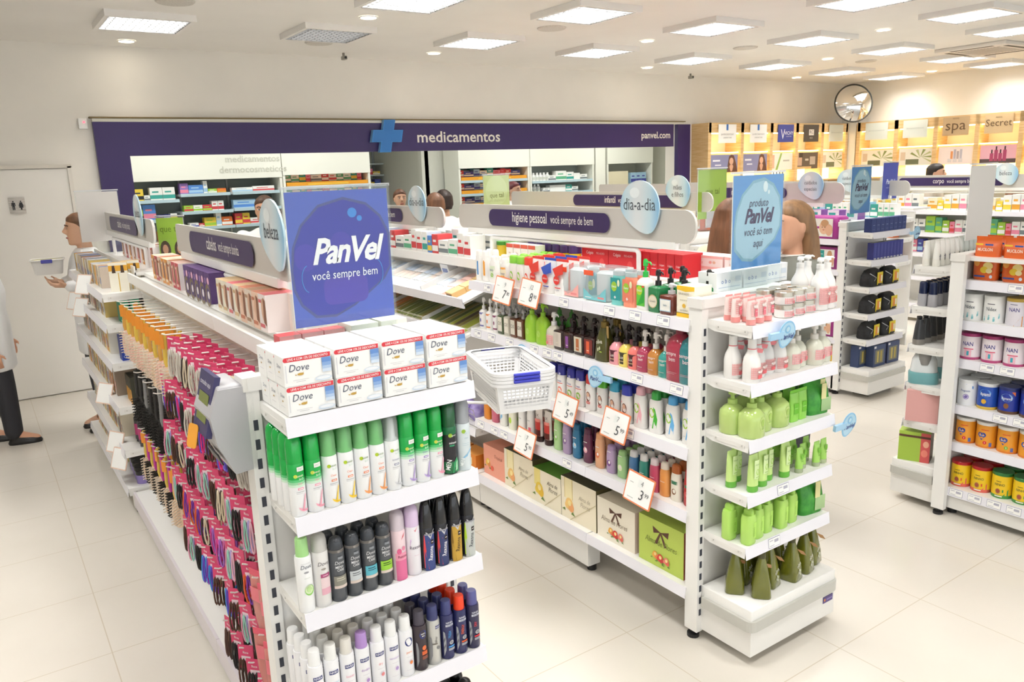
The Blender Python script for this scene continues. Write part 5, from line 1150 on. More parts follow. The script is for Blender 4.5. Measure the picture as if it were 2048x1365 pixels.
part('plate', MB().box(0, 0, 0, .06, .002, .026, K('#5A4A86')).quad(-.026, .008, -.016, .018, K('#E08A4A'), -.0013).quad(-.01, .009, .025, .016, K('#8A7CB4'), -.0013), t)

# ================================================================ middle gondola, side facing the left aisle
SX = 2.12; RZ_ = -90
def siderow(items, z, where, grp, deep=0, dx=.062, x0=SX):
    for it in items:
        k, y, lb = it[:3]; n = it[3] if len(it) > 3 else deep; ox = it[4] if len(it) > 4 else 0
        k.put(f'{lb} {where}', (x0+ox, y, z), RZ_, grp)
        for j in range(n):
            w_ = lb.split(',')[0]
            k.put(f'{w_} behind the front one{where.replace("on the", ",").replace(" ,", ",")}', (x0+ox+dx*(j+1), y+.003*(j+1), z), RZ_, grp+' behind')
# top shelf z=1.253
Z = 1.2535; WHT = '#F6F6F4'
fb1 = flat_bottle('intimate_soap_bottle', .05, .034, .155, WH, WH, [('q', .0, .03, .01, .1, '#4A8FD0'), ('q', -.012, .05, -.002, .055, '#9AB4D8')], .2, .8)
fb2 = flat_bottle('intimate_soap_bottle', .05, .034, .155, WH, WH, [('q', -.002, .03, .012, .1, '#F0A23A'), ('e', .004, .1, .005, .007, '#F0A23A')], .2, .8)
fb3 = flat_bottle('intimate_soap_bottle', .066, .04, .135, WH, WH, [('q', -.024, .025, .024, .085, '#DDE9CC'), ('t', 'intimy', .0, .06, .016, '#5A5A8C', .002, .8, .1), ('e', .004, .04, .01, .009, '#8AC23A')], .2, .6)
fb4 = flat_bottle('intimate_soap_bottle', .066, .04, .13, WH, WH, [('q', -.02, .076, .022, .086, '#F2A63A'), ('q', -.024, .03, .024, .075, '#F6EFD2'), ('t', 'honey', .0, .05, .017, '#5A5A8C', .002, .8, .1), ('q', -.014, .04, .016, .045, '#F0B83A')], .2, .6)
cap_ = lambda c: flat_bottle('soap_bottle', .062, .04, .15, WH, G(c), [('e', .0, .055, .012, .02, c), ('q', -.012, .025, .012, .03, '#D8D8D8')], .26, .95)
fb5, fb6 = cap_('#8FD34A'), cap_('#E84A38')
def pouch(c1, c2, w=.085, h=.145):
    m = MB().loft([(0, w*.44, .028, 3), (.01, w*.47, .03, 3), (h*.5, w*.48, .022, 3), (h*.9, w*.5, .005, 3), (h, w*.5, .002, 3)], K(WHT), 18)
    deco(m, .03, .5, [('p', [(-w*.42, h*.78), (w*.46, h*.98), (w*.46, h*.66), (w*.1, h*.6), (-.01, h*.52)], c1), ('e', -.008, h*.45, .022, .02, '#E23A34'), ('t', 'Lifebuoy', -.008, h*.43, .013, '#FFFFFF', .004, .75), ('q', -.02, .03, .02, .034, c2), ('q', -.02, .02, .012, .023, '#BDBDC4')])
    return Kind('refill_pouch', 'pouch', [('pouch', m), ('top_seal', MB().box(0, 0, h-.0005, w*1.0, .003, .012, K(c1)))])
po1, po2 = pouch('#E8463A', '#E23A34'), pouch('#3A5AC0', '#3A5AC0')
def blister(c, c2):
    w, h = .155, .135; PL = tint('#EEF2F3', .75)
    m = MB().loft([(0, w*.48, .04, 4), (.05, w*.49, .042, 4), (.11, w*.48, .036, 4), (h, w*.42, .02, 4)], PL, 26, split=60)
    i1 = MB().loft([(.004, .045, .028, 3), (.115, .045, .028, 3), (.125, .03, .018, 3)], mat('#E6E8EA', .2), 20, T(.03, 0, 0))
    i2 = MB().loft([(.004, .028, .018, 3), (.1, .028, .018, 3), (.112, .018, .012, 3)], mat(c, .2), 18, T(-.038, -.005, 0))
    deco(i2, .0235, .6, [])
    i2.poly(ell(.016, .02, 16, -.044, .06), K('#9CC83A'), T(0, -.0238, 0) @ FRONT); i2.text('Dettol', K('#F4F8F0'), T(-.044, -.0244, .056) @ FRONT, .011, .004, .8); i2.poly(ell(.009, .02, 14, -.024, .07), K('#DDE8C8'), T(0, -.0238, 0) @ FRONT)
    cd = MB().poly([(-w*.46, .004), (w*.46, .004), (w*.46, .06), (w*.2, .03), (-.02, .022), (-w*.46, .05)], K(c2), T(0, -.0405, 0) @ FRONT); cd.quad(-w*.46, .105, -.01, .126, K('#F0603A'), -.037)
    cd.quad(-.06, .012, -.02, .015, K('#F0F0F0'), -.0412); cd.quad(.02, .012, .06, .02, K('#E88A8A'), -.0412)
    return Kind('soap_dispenser_pack', 'dispenser pack', [('dispenser', i1), ('refill', i2), ('card', cd), ('clear_shell', m)])
bl1, bl2 = blister('#EE8A78', '#F2AFA8'), blister('#3E9FB0', '#7CC6CE')
rf = lambda c, c2: Kind('hand_soap_refill', 'soap bottle', [('bottle', deco(MB().loft([(0, .034, .022, 3), (.09, .034, .022, 3), (.118, .026, .016, 3)], mat(c, .15), 20, split=60), .022, .8, [('q', -.028, .02, .03, .11, c2), ('e', -.006, .075, .017, .02, '#9CC83A'), ('t', 'Dettol', -.006, .071, .013, '#F4F8F0', .004, .8), ('e', .02, .09, .007, .014, '#E8EAC0'), ('q', -.006, .03, .006, .034, '#F4F4F4'), ('q', -.002, .026, .002, .038, '#F4F4F4')])), ('clear_cap', MB().loft([(.1183, .027, .017, 3), (.135, .026, .016, 3)], tint('#DDE6E8', .5), 18))])
rf1, rf2 = rf('#7CD0CC', '#2E9C9C'), rf('#F0967A', '#E9846A')
dp = pump_bottle('hand_wash_pump', .037, .027, .125, 2.6, WH, mat('#2FBF4E', .25), [('q', -.022, .015, .022, .095, '#5CC23E'), ('e', -.006, .075, .016, .018, '#B9D83A'), ('t', 'Dettol', -.006, .071, .013, '#F4F8F0', .004, .8), ('p', [(-.02, .015), (.02, .03), (.02, .09), (.008, .06)], '#2FA83A'), ('q', .008, .088, .02, .095, '#E84A3A')], shoulder=.75, ph=.07)
def sq_pump(body, lab_, h=.1, w=.06, ph=.06, pump='#1E1E20', cl='#E9E0CC', txt='Granado'):
    return pump_bottle('square_pump_bottle', w/2, w/2, h, 6, mat(body, .12, coat=.4), mat(pump, .3), [('e', 0, h*.42, w*.4, h*.26, lab_), ('e', 0, h*.42, w*.36, h*.22, cl), ('t', txt, 0, h*.39, .011, '#4A4A44', .0, .8)] if lab_ else cl, shoulder=.9, ph=ph)
gs1 = sq_pump('#1E7A46', '#C9B98A'); gs2 = sq_pump('#6A2E22', None, .075, .07, .04, '#C9C9CC', [('q', -.028, .012, .028, .058, '#A9C9DC'), ('q', -.025, .015, .025, .055, '#EFEFE9'), ('t', 'baby', 0, .032, .012, '#6A8AA0', 0, .8)])
gran = carton('soap_carton', .085, .09, .115, ['#F6F0DC', '#F6F0DC', '#F6F0DC', '#F6F0DC', '#F4EBD0', '#F4EBD0'], [('p', [(-.0425, .1), (0, .094), (.0425, .1), (.0425, .115), (-.0425, .115)], '#F2C530'), ('q', -.0425, .0, .0425, .014, '#F2C530'), ('q', -.0425, .014, .0425, .016, '#5A4A2A'), ('t', 'GRANADO', -.008, .082, .012, '#8C8470', 0, .85), ('t', 'PHARMACIAS', -.006, .06, .0075, '#B0A890', 0, .85), ('e', -.006, .042, .008, .008, '#E9B93A'), ('t', 'GLICERINA', -.006, .022, .009, '#8C8470', 0, .85)])
g1 = 'toiletries on the top shelf, middle gondola'
siderow([(fb1, 3.40, 'white bottle with blue stripe', 1), (fb2, 3.34, 'white bottle with orange stripe', 1), (fb3, 3.262, 'white intimate soap with green apple', 2), (fb4, 3.165, 'white intimate soap with orange honey label', 2),
         (fb5, 3.09, 'white bottle with lime cap, left one', 3), (fb5, 3.03, 'white bottle with lime cap, right one', 3), (fb6, 2.968, 'white bottle with red cap', 3), (po1, 2.893, 'white refill pouch with red top', 2), (po2, 2.80, 'white refill pouch with blue top', 2), (po1, 2.715, 'white red-topped pouch beside the pink dispenser pack', 2)], Z, 'on the top shelf', g1)
bl1.put('clear pack with pink soap refill and white dispenser on the top shelf', (SX+.02, 2.655, Z), RZ_, g1); bl1.put('pink dispenser pack behind the front pink pack', (SX+.11, 2.66, Z), RZ_, g1)
bl2.put('clear pack with teal soap refill and white dispenser on the top shelf', (SX+.02, 2.478, Z), RZ_, g1); bl2.put('teal dispenser pack behind the front teal pack', (SX+.11, 2.482, Z), RZ_, g1)
siderow([(rf1, 2.348, 'teal hand soap refill bottle', 1), (rf2, 2.277, 'orange hand soap refill bottle', 1), (dp, 2.197, 'white hand wash with green pump', 0), (gs1, 2.128, 'dark green square soap bottle with oval label', 2), (gs2, 2.058, 'short brown square soap bottle with clear pump', 0)], Z, 'on the top shelf', g1, dx=.068)
gs1.put('dark green square pump bottle behind the short brown bottle', (SX+.07, 2.06, Z), RZ_, g1)
gran.put('cream and yellow soap carton at the near end of the top shelf', (SX+.022, 1.968, Z), RZ_, g1)
gs1.put('dark green square pump bottle behind the cream carton', (SX+.12, 1.985, Z), RZ_, g1)
# second shelf
Z = 1.0055; g2 = 'pump soaps on the second shelf, middle gondola'
pw = lambda c: pump_bottle('lotion_pump', .026, .022, .1, 2.4, WH, WH, [('q', -.02, .02, .02, .075, '#F2EEF0'), ('q', -.02, .075, .02, .085, c), ('q', -.02, .012, .02, .02, c), ('e', .0, .045, .006, .01, c)], ph=.06)
ox = lambda b, c='#F0EBDD': pump_bottle('square_soap_bottle', .026, .026, .095, 7, mat(b, .12, coat=.4), mat('#B9B9BC', .3, .5), [('q', -.018, .014, .018, .085, c), ('t', 'OX', 0, .045, .026, '#5A4A3A', .0, .8)], ph=.045, shoulder=.93)
lp = pump_bottle('lime_pump_bottle', .043, .03, .13, 2.2, mat('#A6DA3E', .2), mat('#9CD236', .25), [('e', .0, .05, .012, .016, '#B9E45E')], ph=.06, shoulder=.62)
dpb = pump_bottle('green_pump_bottle', .03, .026, .13, 2.2, mat('#4A9A3E', .2), mat('#4FA03E', .25), [], ph=.06, shoulder=.62)
gp2 = pump_bottle('gingham_pump_bottle', .04, .034, .1, 2.3, mat('#E2DCCB', .15), WH, gingham(.034, .015, .06, .8, 8, 5)+[('q', -.02, .016, -.002, .03, '#F28088')], ph=.06, shoulder=.6)
sb = lambda c1, c2: pump_bottle('brown_square_pump', .034, .03, .09, 6, mat('#2E1A18', .15, coat=.4), mat('#2A1A18', .3), [('q', -.026, .014, .026, .08, c1), ('q', -.012, .02, .008, .072, c2), ('q', -.009, .03, .005, .033, '#E6DCC8')], ph=.06, shoulder=.92)
tall = Kind('tall_olive_pump', 'soap bottle', [('bottle', MB().loft([(0, .038, .034, 4), (.004, .04, .036, 4), (.09, .033, .03, 3.5), (.14, .02, .018, 2.5)], mat('#4A4A18', .12, coat=.4), 20, split=60)), ('script', lay(deco(MB(), .001, .8, [('t', 'oliva', .0, .075, .026, '#E4E2CC', .002, .8, 0, 10), ('e', -.006, .05, .004, .008, '#C9CBA0'), ('e', .004, .056, .004, .008, '#C9CBA0'), ('q', .004, .04, .018, .044, '#A8C23A')]), [(0, .037), (.09, .03), (.14, .018)])), ('pump', MB().loft([(.1403, .017, .017), (.165, .017, .017), (.167, .008, .008), (.178, .008, .008)], mat('#7A6428', .3, .4), 14).loft([(.178, .012, .012), (.192, .011, .011)], mat('#2A2018', .3), 12).tube([(0, 0, .186), (.03, 0, .188), (.04, 0, .182)], .005, mat('#2A2018', .3), 8)), ('tag', MB().box(.03, -.012, .1, .012, .002, .05, K('#B99A5E')), [], 'kraft tag')])
lx = lambda c, top_, lab2: pump_bottle('coloured_pump_soap', .033, .03, .092, 2.4, mat(c, .12, coat=.4), mat('#2A2022', .3), [('q', -.026, .012, .026, .06, lab2), ('t', 'Lux', .0, .034, .018, '#EDE6DA', .004, .8, .15), ('q', -.014, .022, .014, .025, '#D8B98A')], ph=.06, shoulder=.55, base=None)
sbm = lambda c: pump_bottle('clear_pump_soap', .034, .031, .1, 2.4, mat(c, .1, coat=.5), mat('#EAE4DE', .2), [('t', 'sempre', .002, .062, .016, '#F6EEEA', .002, .8), ('t', 'bem', .004, .046, .018, '#F6EEEA', .002, .8), ('q', -.016, .02, .012, .0212, '#EAD8D8')], ph=.065, shoulder=.6)
big = lambda c, c2: Kind('large_refill_bottle', 'soap bottle', [('bottle', deco(MB().loft([(0, .052, .042, 3), (.005, .055, .045, 3), (.125, .055, .045, 3), (.158, .046, .036, 2.6), (.178, .02, .02, 2)], mat(c, .08, coat=.6), 24, split=70), .045, .6, [('t', 'sempre', -.01, .1, .022, '#F2DCE0', .002, .8), ('t', 'bem', -.004, .078, .024, '#F2DCE0', .002, .8), ('q', -.03, .035, .02, .0362, '#E0B4BC'), ('q', -.03, .03, .01, .0312, '#E0B4BC')])), ('cap', MB().loft([(.1783, .021, .021), (.198, .021, .021), (.2, .018, .018)], mat(c2, .3), 16))])
siderow([(pw('#6A6AA8'), 3.38, 'white pump bottle with violet label', 1), (pw('#E08A5A'), 3.318, 'white pump bottle with orange label', 1), (pw('#8A4A6A'), 3.256, 'white pump bottle with plum label', 1), (ox('#4A5A3A'), 3.196, 'square pump bottle with green glass', 2), (ox('#C9C4B4'), 3.14, 'square pump bottle with clear glass', 2), (ox('#6A3A1E'), 3.084, 'first square pump bottle with brown glass', 2), (ox('#6A3A1E'), 3.026, 'second square pump bottle with brown glass', 2),
         (lp, 2.955, 'lime green pump bottle, left one', 0), (lp, 2.868, 'lime green pump bottle, right one', 0), (gp2, 2.785, 'pump bottle with pink gingham label', 0), (sb('#D9CFC4', '#CFC4B8'), 2.725, 'brown square pump bottle with beige label', 1), (sb('#3A2420', '#8A4A9A'), 2.655, 'brown square pump bottle with purple stripe', 1), (sb('#CFC8B4', '#B5693A'), 2.582, 'brown square pump bottle with ochre label', 1), (sb('#7A2A26', '#E0603A'), 2.512, 'brown square pump bottle with red label', 1),
         (tall, 2.437, 'tall olive pump bottle with white script', 1), (lx('#F2A4B0', 0, '#5A2430'), 2.362, 'pale pink pump soap with dark label', 1), (lx('#EEDB6A', 0, '#3A3420'), 2.305, 'yellow pump soap with dark label', 1), (lx('#EE7C74', 0, '#4A2024'), 2.252, 'coral pump soap with dark label', 1),
         (sbm('#B03A5C'), 2.198, 'magenta pump soap with white pump', 1), (sbm('#C9843A'), 2.138, 'amber pump soap with white pump', 1), (sbm('#2E9C92'), 2.08, 'teal pump soap with white pump', 1)], Z, 'on the second shelf', g2, dx=.07)
dpb.put('dark green pump bottle behind the lime ones, left', (SX+.09, 2.86, Z), RZ_, g2); dpb.put('dark green pump bottle behind the lime ones, right', (SX+.09, 2.77, Z), RZ_, g2)
bgR, bgT = big('#A82E46', '#8C2238'), big('#1E7A82', '#2A8A90')
bgR.put('large crimson refill bottle near the end of the second shelf', (SX+.005, 2.012, Z), RZ_, g2); bgT.put('large teal refill bottle at the end of the second shelf', (SX+.005, 1.945, Z), RZ_+6, g2)
bgR.put('large crimson refill bottle behind the front one, second shelf', (SX+.11, 2.0, Z), RZ_, g2)
# third shelf
Z = .7655; g3 = 'shower gels on the third shelf, middle gondola'
NC = '#34349A'
pr = lambda c: flat_bottle('liquid_soap_bottle', .058, .036, .165, WH, G(NC), [('t', 'Protex', .0, .088, .014, '#4A4A9A', .004, .75), ('q', -.02, .08, .02, .083, '#E0463A'), ('e', .002, .05, .014, .016, c), ('q', -.012, .025, .012, .028, '#C9C9CF'), ('e', .006, .126, .006, .006, '#B9B9E0')], .28, .95)
pm = lambda c: flat_bottle('shampoo_bottle', .062, .036, .16, WH, G(c), [('e', .0, .062, .014, .022, '#7A4A3A'), ('e', .0, .07, .008, .01, '#E3B79A'), ('q', -.012, .03, .012, .04, '#D8342E'), ('q', -.01, .034, .01, .0365, '#F4F0E8'), ('e', -.016, .088, .004, .004, '#E8A0A0')], .27, .95)
dt = lambda c, cc: flat_bottle('body_wash_bottle', .068, .04, .17, WH, G(cc), [('p', [(-.004, .02), (.018, .016), (.022, .06), (.012, .1), (.002, .108), (.006, .07)], c), ('e', -.006, .082, .016, .02, '#9CCB3A'), ('t', 'Dettol', -.006, .078, .014, '#F4F8F0', .004, .75), ('q', -.018, .03, -.004, .033, '#D0D0D4')], .2, .62, waist=.1)
siderow([(pr('#F08A7A'), 2.80, 'navy capped soap bottle with coral print, left one', 3), (pr('#F08A7A'), 2.735, 'navy capped soap bottle with coral print, right one', 3), (pr('#8CC84A'), 2.665, 'navy capped soap bottle with apple print, left one', 3), (pr('#8CC84A'), 2.603, 'navy capped soap bottle with apple print, right one', 3), (pm('#D8302E'), 2.532, 'white shampoo with red cap', 3), (pm('#5CBB2E'), 2.456, 'white shampoo with green cap', 3), (pm('#3FA9CC'), 2.378, 'white shampoo with cyan cap', 3), (pm('#3A44B4'), 2.303, 'white shampoo with royal blue cap', 3),
         (dt('#F2B9C4', '#F2B9C4'), 2.222, 'white body wash with pink cap', 3), (dt('#4AB83A', '#3FA84A'), 2.135, 'white body wash with green cap', 3), (dt('#6AB4E8', '#5AACE4'), 2.045, 'white body wash with sky blue cap, left one', 2), (dt('#6AB4E8', '#5AACE4'), 1.958, 'white body wash with sky blue cap, right one', 2)], Z, 'on the third shelf', g3, dx=.045)
# fourth shelf
Z = .5155; g4 = 'shampoos and shower gels on the fourth shelf'
sh = lambda c, cc, it, w=.05, h=.16, n=2.6, ch=.18, cw=.85: flat_bottle('shower_gel_bottle', w, .034, h, mat(c, .2), mat(cc, .25), it, ch, cw, n)
FL = lambda c, z=.06: [('e', .0, z, .013, .014, c), ('e', .003, z+.004, .006, .007, '#F6F0EC'), ('q', -.012, .095, .012, .098, '#F0EAEA')]
t1 = lambda: tube_stand('red_tube', .05, .034, .165, mat('#EDE3DC', .3), mat('#3A1E1C', .3), [('q', -.022, .03, .022, .06, '#5A2420'), ('q', -.022, .06, .022, .1, '#C43A34'), ('q', -.022, .1, .022, .115, '#E4847A'), ('t', 'LUX', .0, .128, .02, '#6A4A44', .002, .8)], .028)
tk = t1()
siderow([(sh('#E08A2E', '#D87E24', [], .055, .12), 3.38, 'small orange translucent bottle', 1), (sh('#C8647A', '#B8566C', [], .055, .12), 3.305, 'small rose translucent bottle', 1), (sh('#F2F0E9', '#F2F0E9', [('p', [(-.01, .03), (.012, .05), (.01, .075), (-.004, .06)], '#7CB4DC')]), 3.23, 'cream bottle with blue swirl', 2), (sh('#F3F1DC', '#F3F1DC', [('e', .0, .05, .012, .016, '#B5D84A')]), 3.148, 'cream bottle with lime leaf', 2), (sh('#F4F2EF', '#F4F2EF', [('q', -.012, .03, .012, .036, '#5A7AC0'), ('t', 'dove', 0, .08, .013, '#8C8C94', 0, .8)]), 3.06, 'white bottle with small blue line', 2), (sh('#F4F2EF', '#F4F2EF', [('q', -.002, .02, .018, .055, '#E0607A'), ('t', 'dove', 0, .085, .013, '#8C8C94', 0, .8)]), 2.988, 'white bottle with red corner label', 2),
         (tk, 2.92, 'red and black tube, left one', 2), (tk, 2.848, 'red and black tube, right one', 2), (sh('#B5DC9A', '#A9D48C', FL('#8CC46A')), 2.772, 'pale green flower shower gel', 2), (sh('#BCA4C8', '#B096C0', FL('#8A6AA0')), 2.705, 'lilac flower shower gel', 2), (sh('#2E7CA8', '#28709A', FL('#8CC4E4')), 2.632, 'dark blue flower shower gel', 2), (sh('#6A3450', '#5E2C46', FL('#E4A4B4')), 2.556, 'plum flower shower gel', 2), (sh('#EFB48A', '#ECA878', FL('#E0784A')), 2.475, 'peach flower shower gel', 3),
         (sh('#BFA6CC', '#B598C4', FL('#7A4A90', .045), .052, .125), 2.4, 'short lilac flower shower gel', 3), (sh('#ACD896', '#A0CE88', FL('#E4F0C8', .045), .054, .12), 2.33, 'short green flower shower gel', 3), (sh('#4A82B8', '#E8E8EA', [('q', -.012, .06, .012, .063, '#C4D8EC')], .05, .14, 2.2, .2), 2.262, 'blue shower gel with white cap', 3), (sh('#3E9C8C', '#E8E8E6', [('q', -.012, .06, .012, .063, '#C4E4DC')], .05, .14, 2.2, .2), 2.202, 'teal shower gel with white cap', 3), (sh('#D85C7C', '#EEDFE2', [('q', -.012, .06, .012, .063, '#F4CCD6')], .05, .14, 2.2, .2), 2.142, 'pink shower gel with white cap', 3), (sh('#F0A45A', '#F0E2D2', [('q', -.012, .06, .012, .063, '#F8DCC0')], .05, .14, 2.2, .2), 2.085, 'orange shower gel with white cap', 3),
         (sh('#F2EEDF', '#B9642E', [('q', -.016, .07, .016, .084, '#3A7A5A'), ('e', .0, .04, .011, .012, '#8A5A34'), ('e', .002, .042, .007, .008, '#F4F0E4')], .052, .15, 2.4, .24, .9), 2.022, 'cream coconut bottle with copper cap', 2), (sh('#C4282E', '#B42026', [('e', .0, .05, .012, .012, '#E46A6A'), ('q', -.014, .075, .014, .086, '#3A7A5A')], .056, .15, 2.4, .22, .9), 1.952, 'deep red pomegranate bottle', 2)], Z, 'on the fourth shelf', g4, dx=.042)
# base shelf : gift boxes
Z = .2005; g5 = 'gift boxes on the base shelf of the middle gondola'
def flower(u, z, s, c='#F0C24A', c2='#E08A4A'): return [('e', u, z, s, s*1.1, c), ('e', u+s*.5, z-s*.5, s*.7, s*.8, c2), ('e', u-s*.6, z-s*.3, s*.55, s*.6, c), ('e', u+s*.1, z+s*.2, s*.45, s*.5, '#F8E29A'), ('p', [(u-s*1.2, z-s*.9), (u-s*1.9, z-s*1.3), (u-s*1.0, z-s*1.4)], '#6A8A3A'), ('p', [(u+s*.9, z-s*1.1), (u+s*1.6, z-s*1.8), (u+s*.5, z-s*1.6)], '#6A8A3A')]
def gbox(w, h, front, side, top, items, d=.15): return carton('gift_box', w, d, h, [front, side, front, side, top, side], items, 'gift box')
b1 = gbox(.205, .165, '#EFA48C', '#E8967E', '#E89A80', flower(-.06, .07, .02)+[('e', -.02, .045, .014, .014, '#E8604A'), ('t', 'Tropical', .04, .11, .028, '#A86A5A', .0, .8, .2)])
b2 = gbox(.25, .2, '#F1E7CE', '#5E5634', '#4A4630', [('q', -.1, .1, -.04, .2, '#F6E9B8'), ('q', -.1, .1, -.096, .2, '#D8C070'), ('q', -.044, .1, -.04, .2, '#D8C070')]+flower(-.065, .075, .028, '#F2C878', '#F0A86A')+[('t', 'Alma de', .045, .12, .03, '#B5AA90', 0, .8, .2), ('t', 'Flores', .05, .09, .034, '#B5AA90', 0, .8, .2), ('p', [(-.06, .0), (-.055, .0), (.125, .13), (.125, .134)], '#C9BC94')])
b3 = gbox(.225, .175, '#F1E8D0', '#5E5634', '#6AA83A', [('q', -.1, .09, -.05, .175, '#F4E28A')]+flower(-.06, .075, .03, '#F2D04A', '#EFC23A')+[('t', 'Alma de', .045, .115, .03, '#7A7260', 0, .8, .2), ('t', 'Flores', .05, .085, .034, '#7A7260', 0, .8, .2), ('p', [(-.02, .0), (-.015, .0), (.112, .1), (.112, .104)], '#C9BC94')])
RB = '#5E3A2A'
def bow(u, z, s): return [('p', [(u, z), (u-s, z+s*.35), (u-s*.9, z-s*.3)], RB), ('p', [(u, z), (u+s, z+s*.35), (u+s*.9, z-s*.3)], RB), ('p', [(u-s*.1, z), (u-s*.75, z-s*1.2), (u-s*.45, z-s*1.25), (u+s*.1, z)], RB), ('p', [(u+s*.1, z), (u+s*.75, z-s*1.2), (u+s*.45, z-s*1.25), (u-s*.1, z)], RB)]
roses = lambda: flower(-.03, .05, .014, '#F0B04A', '#E8844A')+flower(.0, .045, .016, '#E0463A', '#D03A3A')+flower(.035, .045, .014, '#F08A7A', '#E86A5A')
b4 = gbox(.24, .185, '#F0E8D6', '#E6DAC4', '#E9DEC8', [('q', -.12, .135, .12, .148, RB)]+bow(.0, .142, .04)+[('t', 'Alma de Flores', -.01, .085, .034, '#8C7E6A', -.002, .8, .15)]+roses())
b5 = gbox(.25, .2, '#BFD45E', '#A04A3A', '#B5CC56', [('q', -.125, .148, .125, .162, RB)]+bow(.0, .155, .045)+[('t', 'Alma de Flores', .0, .095, .036, '#7C8A3A', -.002, .8, .15)]+roses())
for k, y, lb in ((b1, 3.325, 'salmon pink gift box with yellow flowers'), (b2, 3.09, 'cream flower gift box with dark sides, left one'), (b3, 2.853, 'cream gift box with green top and yellow flower'), (b2, 2.613, 'cream flower gift box with dark sides, right one'), (b4, 2.36, 'cream gift box with brown ribbon and roses'), (b5, 2.09, 'lime green gift box with brown ribbon and roses')):
    k.put(lb+' on the base shelf', (SX+.058 if k is not b1 else SX+.065, y, Z), RZ_, g5)
b1.put('salmon gift box behind the front salmon box', (2.27, 3.33, .2005), RZ_, g5, sc=.9) if False else None
# top deck : whitening packs and pink boxes
Z = 1.3335
red = carton('toothpaste_box', .185, .045, .1, '#D4242E', [('t', 'Colgate', -.035, .07, .02, '#F4DADA', .008, .8), ('t', 'PRO-ALIVIO', .04, .071, .014, '#F0C4C4', .002, .75), ('e', .05, .03, .018, .025, '#E04A4A'), ('q', .035, .01, .075, .03, '#F4ECEA'), ('q', -.07, .02, -.01, .024, '#E46A6A')])
for j, y in enumerate((2.80, 2.612)): red.put(f'{("left", "right")[j]} red toothpaste carton seen broadside on the top deck', (2.40, y, Z), RZ_, 'red cartons on the top deck')
redn = carton('toothpaste_box', .045, .12, .1, '#D4242E', [('t', 'Colgate', 0, .045, .011, '#F4DADA', .006, .8), ('q', -.014, .03, .014, .033, '#F0C4C4')])
for j in range(5): redn.put(f'{nth(j)} red toothpaste carton from the left seen end-on, top deck', (2.46, 2.485-.048*j, Z), RZ_, 'red cartons on the top deck')
for j in range(2): red.put('red toothpaste carton in the row behind the two broadside ones', (2.452, 2.80-.19*j, Z), RZ_, 'red cartons behind')
wet = Kind('wipes_tub', 'tub', [('tub', deco(MB().loft([(0, .031, .031), (.066, .031, .031)], mat('#F2D420', .3), 20), .031, .031, [('q', -.026, .01, .026, .055, '#F6DE2E'), ('t', 'WET', .0, .038, .02, '#4A3A70', .012, .85), ('t', 'WIPES', .0, .018, .016, '#4A3A70', .012, .8)])), ('lid', MB().loft([(.0663, .032, .032), (.1, .032, .032), (.103, .029, .029)], mat('#4A3270', .3), 20), [], 'purple lid')])
for j, y in enumerate((3.27, 3.20, 3.13, 3.065, 3.0, 2.935)): wet.put(f'{nth(j)} yellow tub with purple lid from the left on the top deck', (2.37, y, Z), RZ_, 'yellow purple-lidded tubs')
gtub = Kind('yellow_green_jar', 'jar', [('jar', MB().loft([(0, .034, .034), (.06, .034, .034)], mat('#E9C93A', .3), 18)), ('lid', MB().loft([(.0603, .036, .036), (.08, .036, .036)], mat('#4A9A3A', .3), 18))])
for j, y in enumerate((3.66, 3.57)): gtub.put(f'yellow jar with green lid, {("left", "right")[j]} one on the top deck', (2.44, y, Z), RZ_, 'green lidded jars')
cy = carton('powder_box', .06, .06, .1, '#F4EFE6', [('q', -.03, .08, .03, .1, '#E4604A'), ('t', 'leite', .0, .05, .012, '#C06A5A', 0, .8), ('q', -.02, .03, .02, .033, '#D8C8BC')])
for j in range(4): cy.put(f'{nth(j)} white and red powder box from the left behind the lime capped bottles', (2.29, 3.33-.064*j, Z), RZ_, 'powder boxes')
gsm = carton('green_box', .05, .05, .085, '#3E6A2E', [('q', -.02, .03, .02, .05, '#C9D86A')])
gsm.put('dark green box left of the yellow tubs on the top deck', (2.37, 3.345, Z), RZ_)
pkb = carton('pink_tissue_box', .17, .1, .045, ['#F4E2E0', '#F4CFCB', '#F4E2E0', '#F4CFCB', '#F6D4D0', '#F4CFCB'], [('q', -.085, .034, .085, .045, '#F2B4B0'), ('e', .02, .018, .008, .006, '#E89A94'), ('e', .04, .018, .008, .006, '#E8B49A'), ('q', -.06, .01, -.02, .02, '#E9BDB8')])
for j in range(3):
    for l in range(2): pkb.put(f'pale pink flat box, {("upper", "lower")[1-l]} layer, {nth(j)} from the left behind the pump bottles', (2.56, 2.42-.18*j, 1.3335+.0455*l), RZ_, 'pale pink boxes on the top deck')
obo = carton('white_obo_box', .14, .09, .07, '#EEF1F4', [('t', 'o b o', -.02, .028, .024, '#5A7AB8', .004, 1.), ('q', -.06, .012, .06, .015, '#C4D0E0'), ('q', .03, .03, .062, .05, '#D4DEEA')])
for j, (x, y) in enumerate(((2.3, 1.985), (2.45, 1.985), (2.59, 2.0))): obo.put(f'white and pale blue box lettered obo, {nth(j)} from the left on the top deck', (x, y, Z), 0, 'white obo boxes')
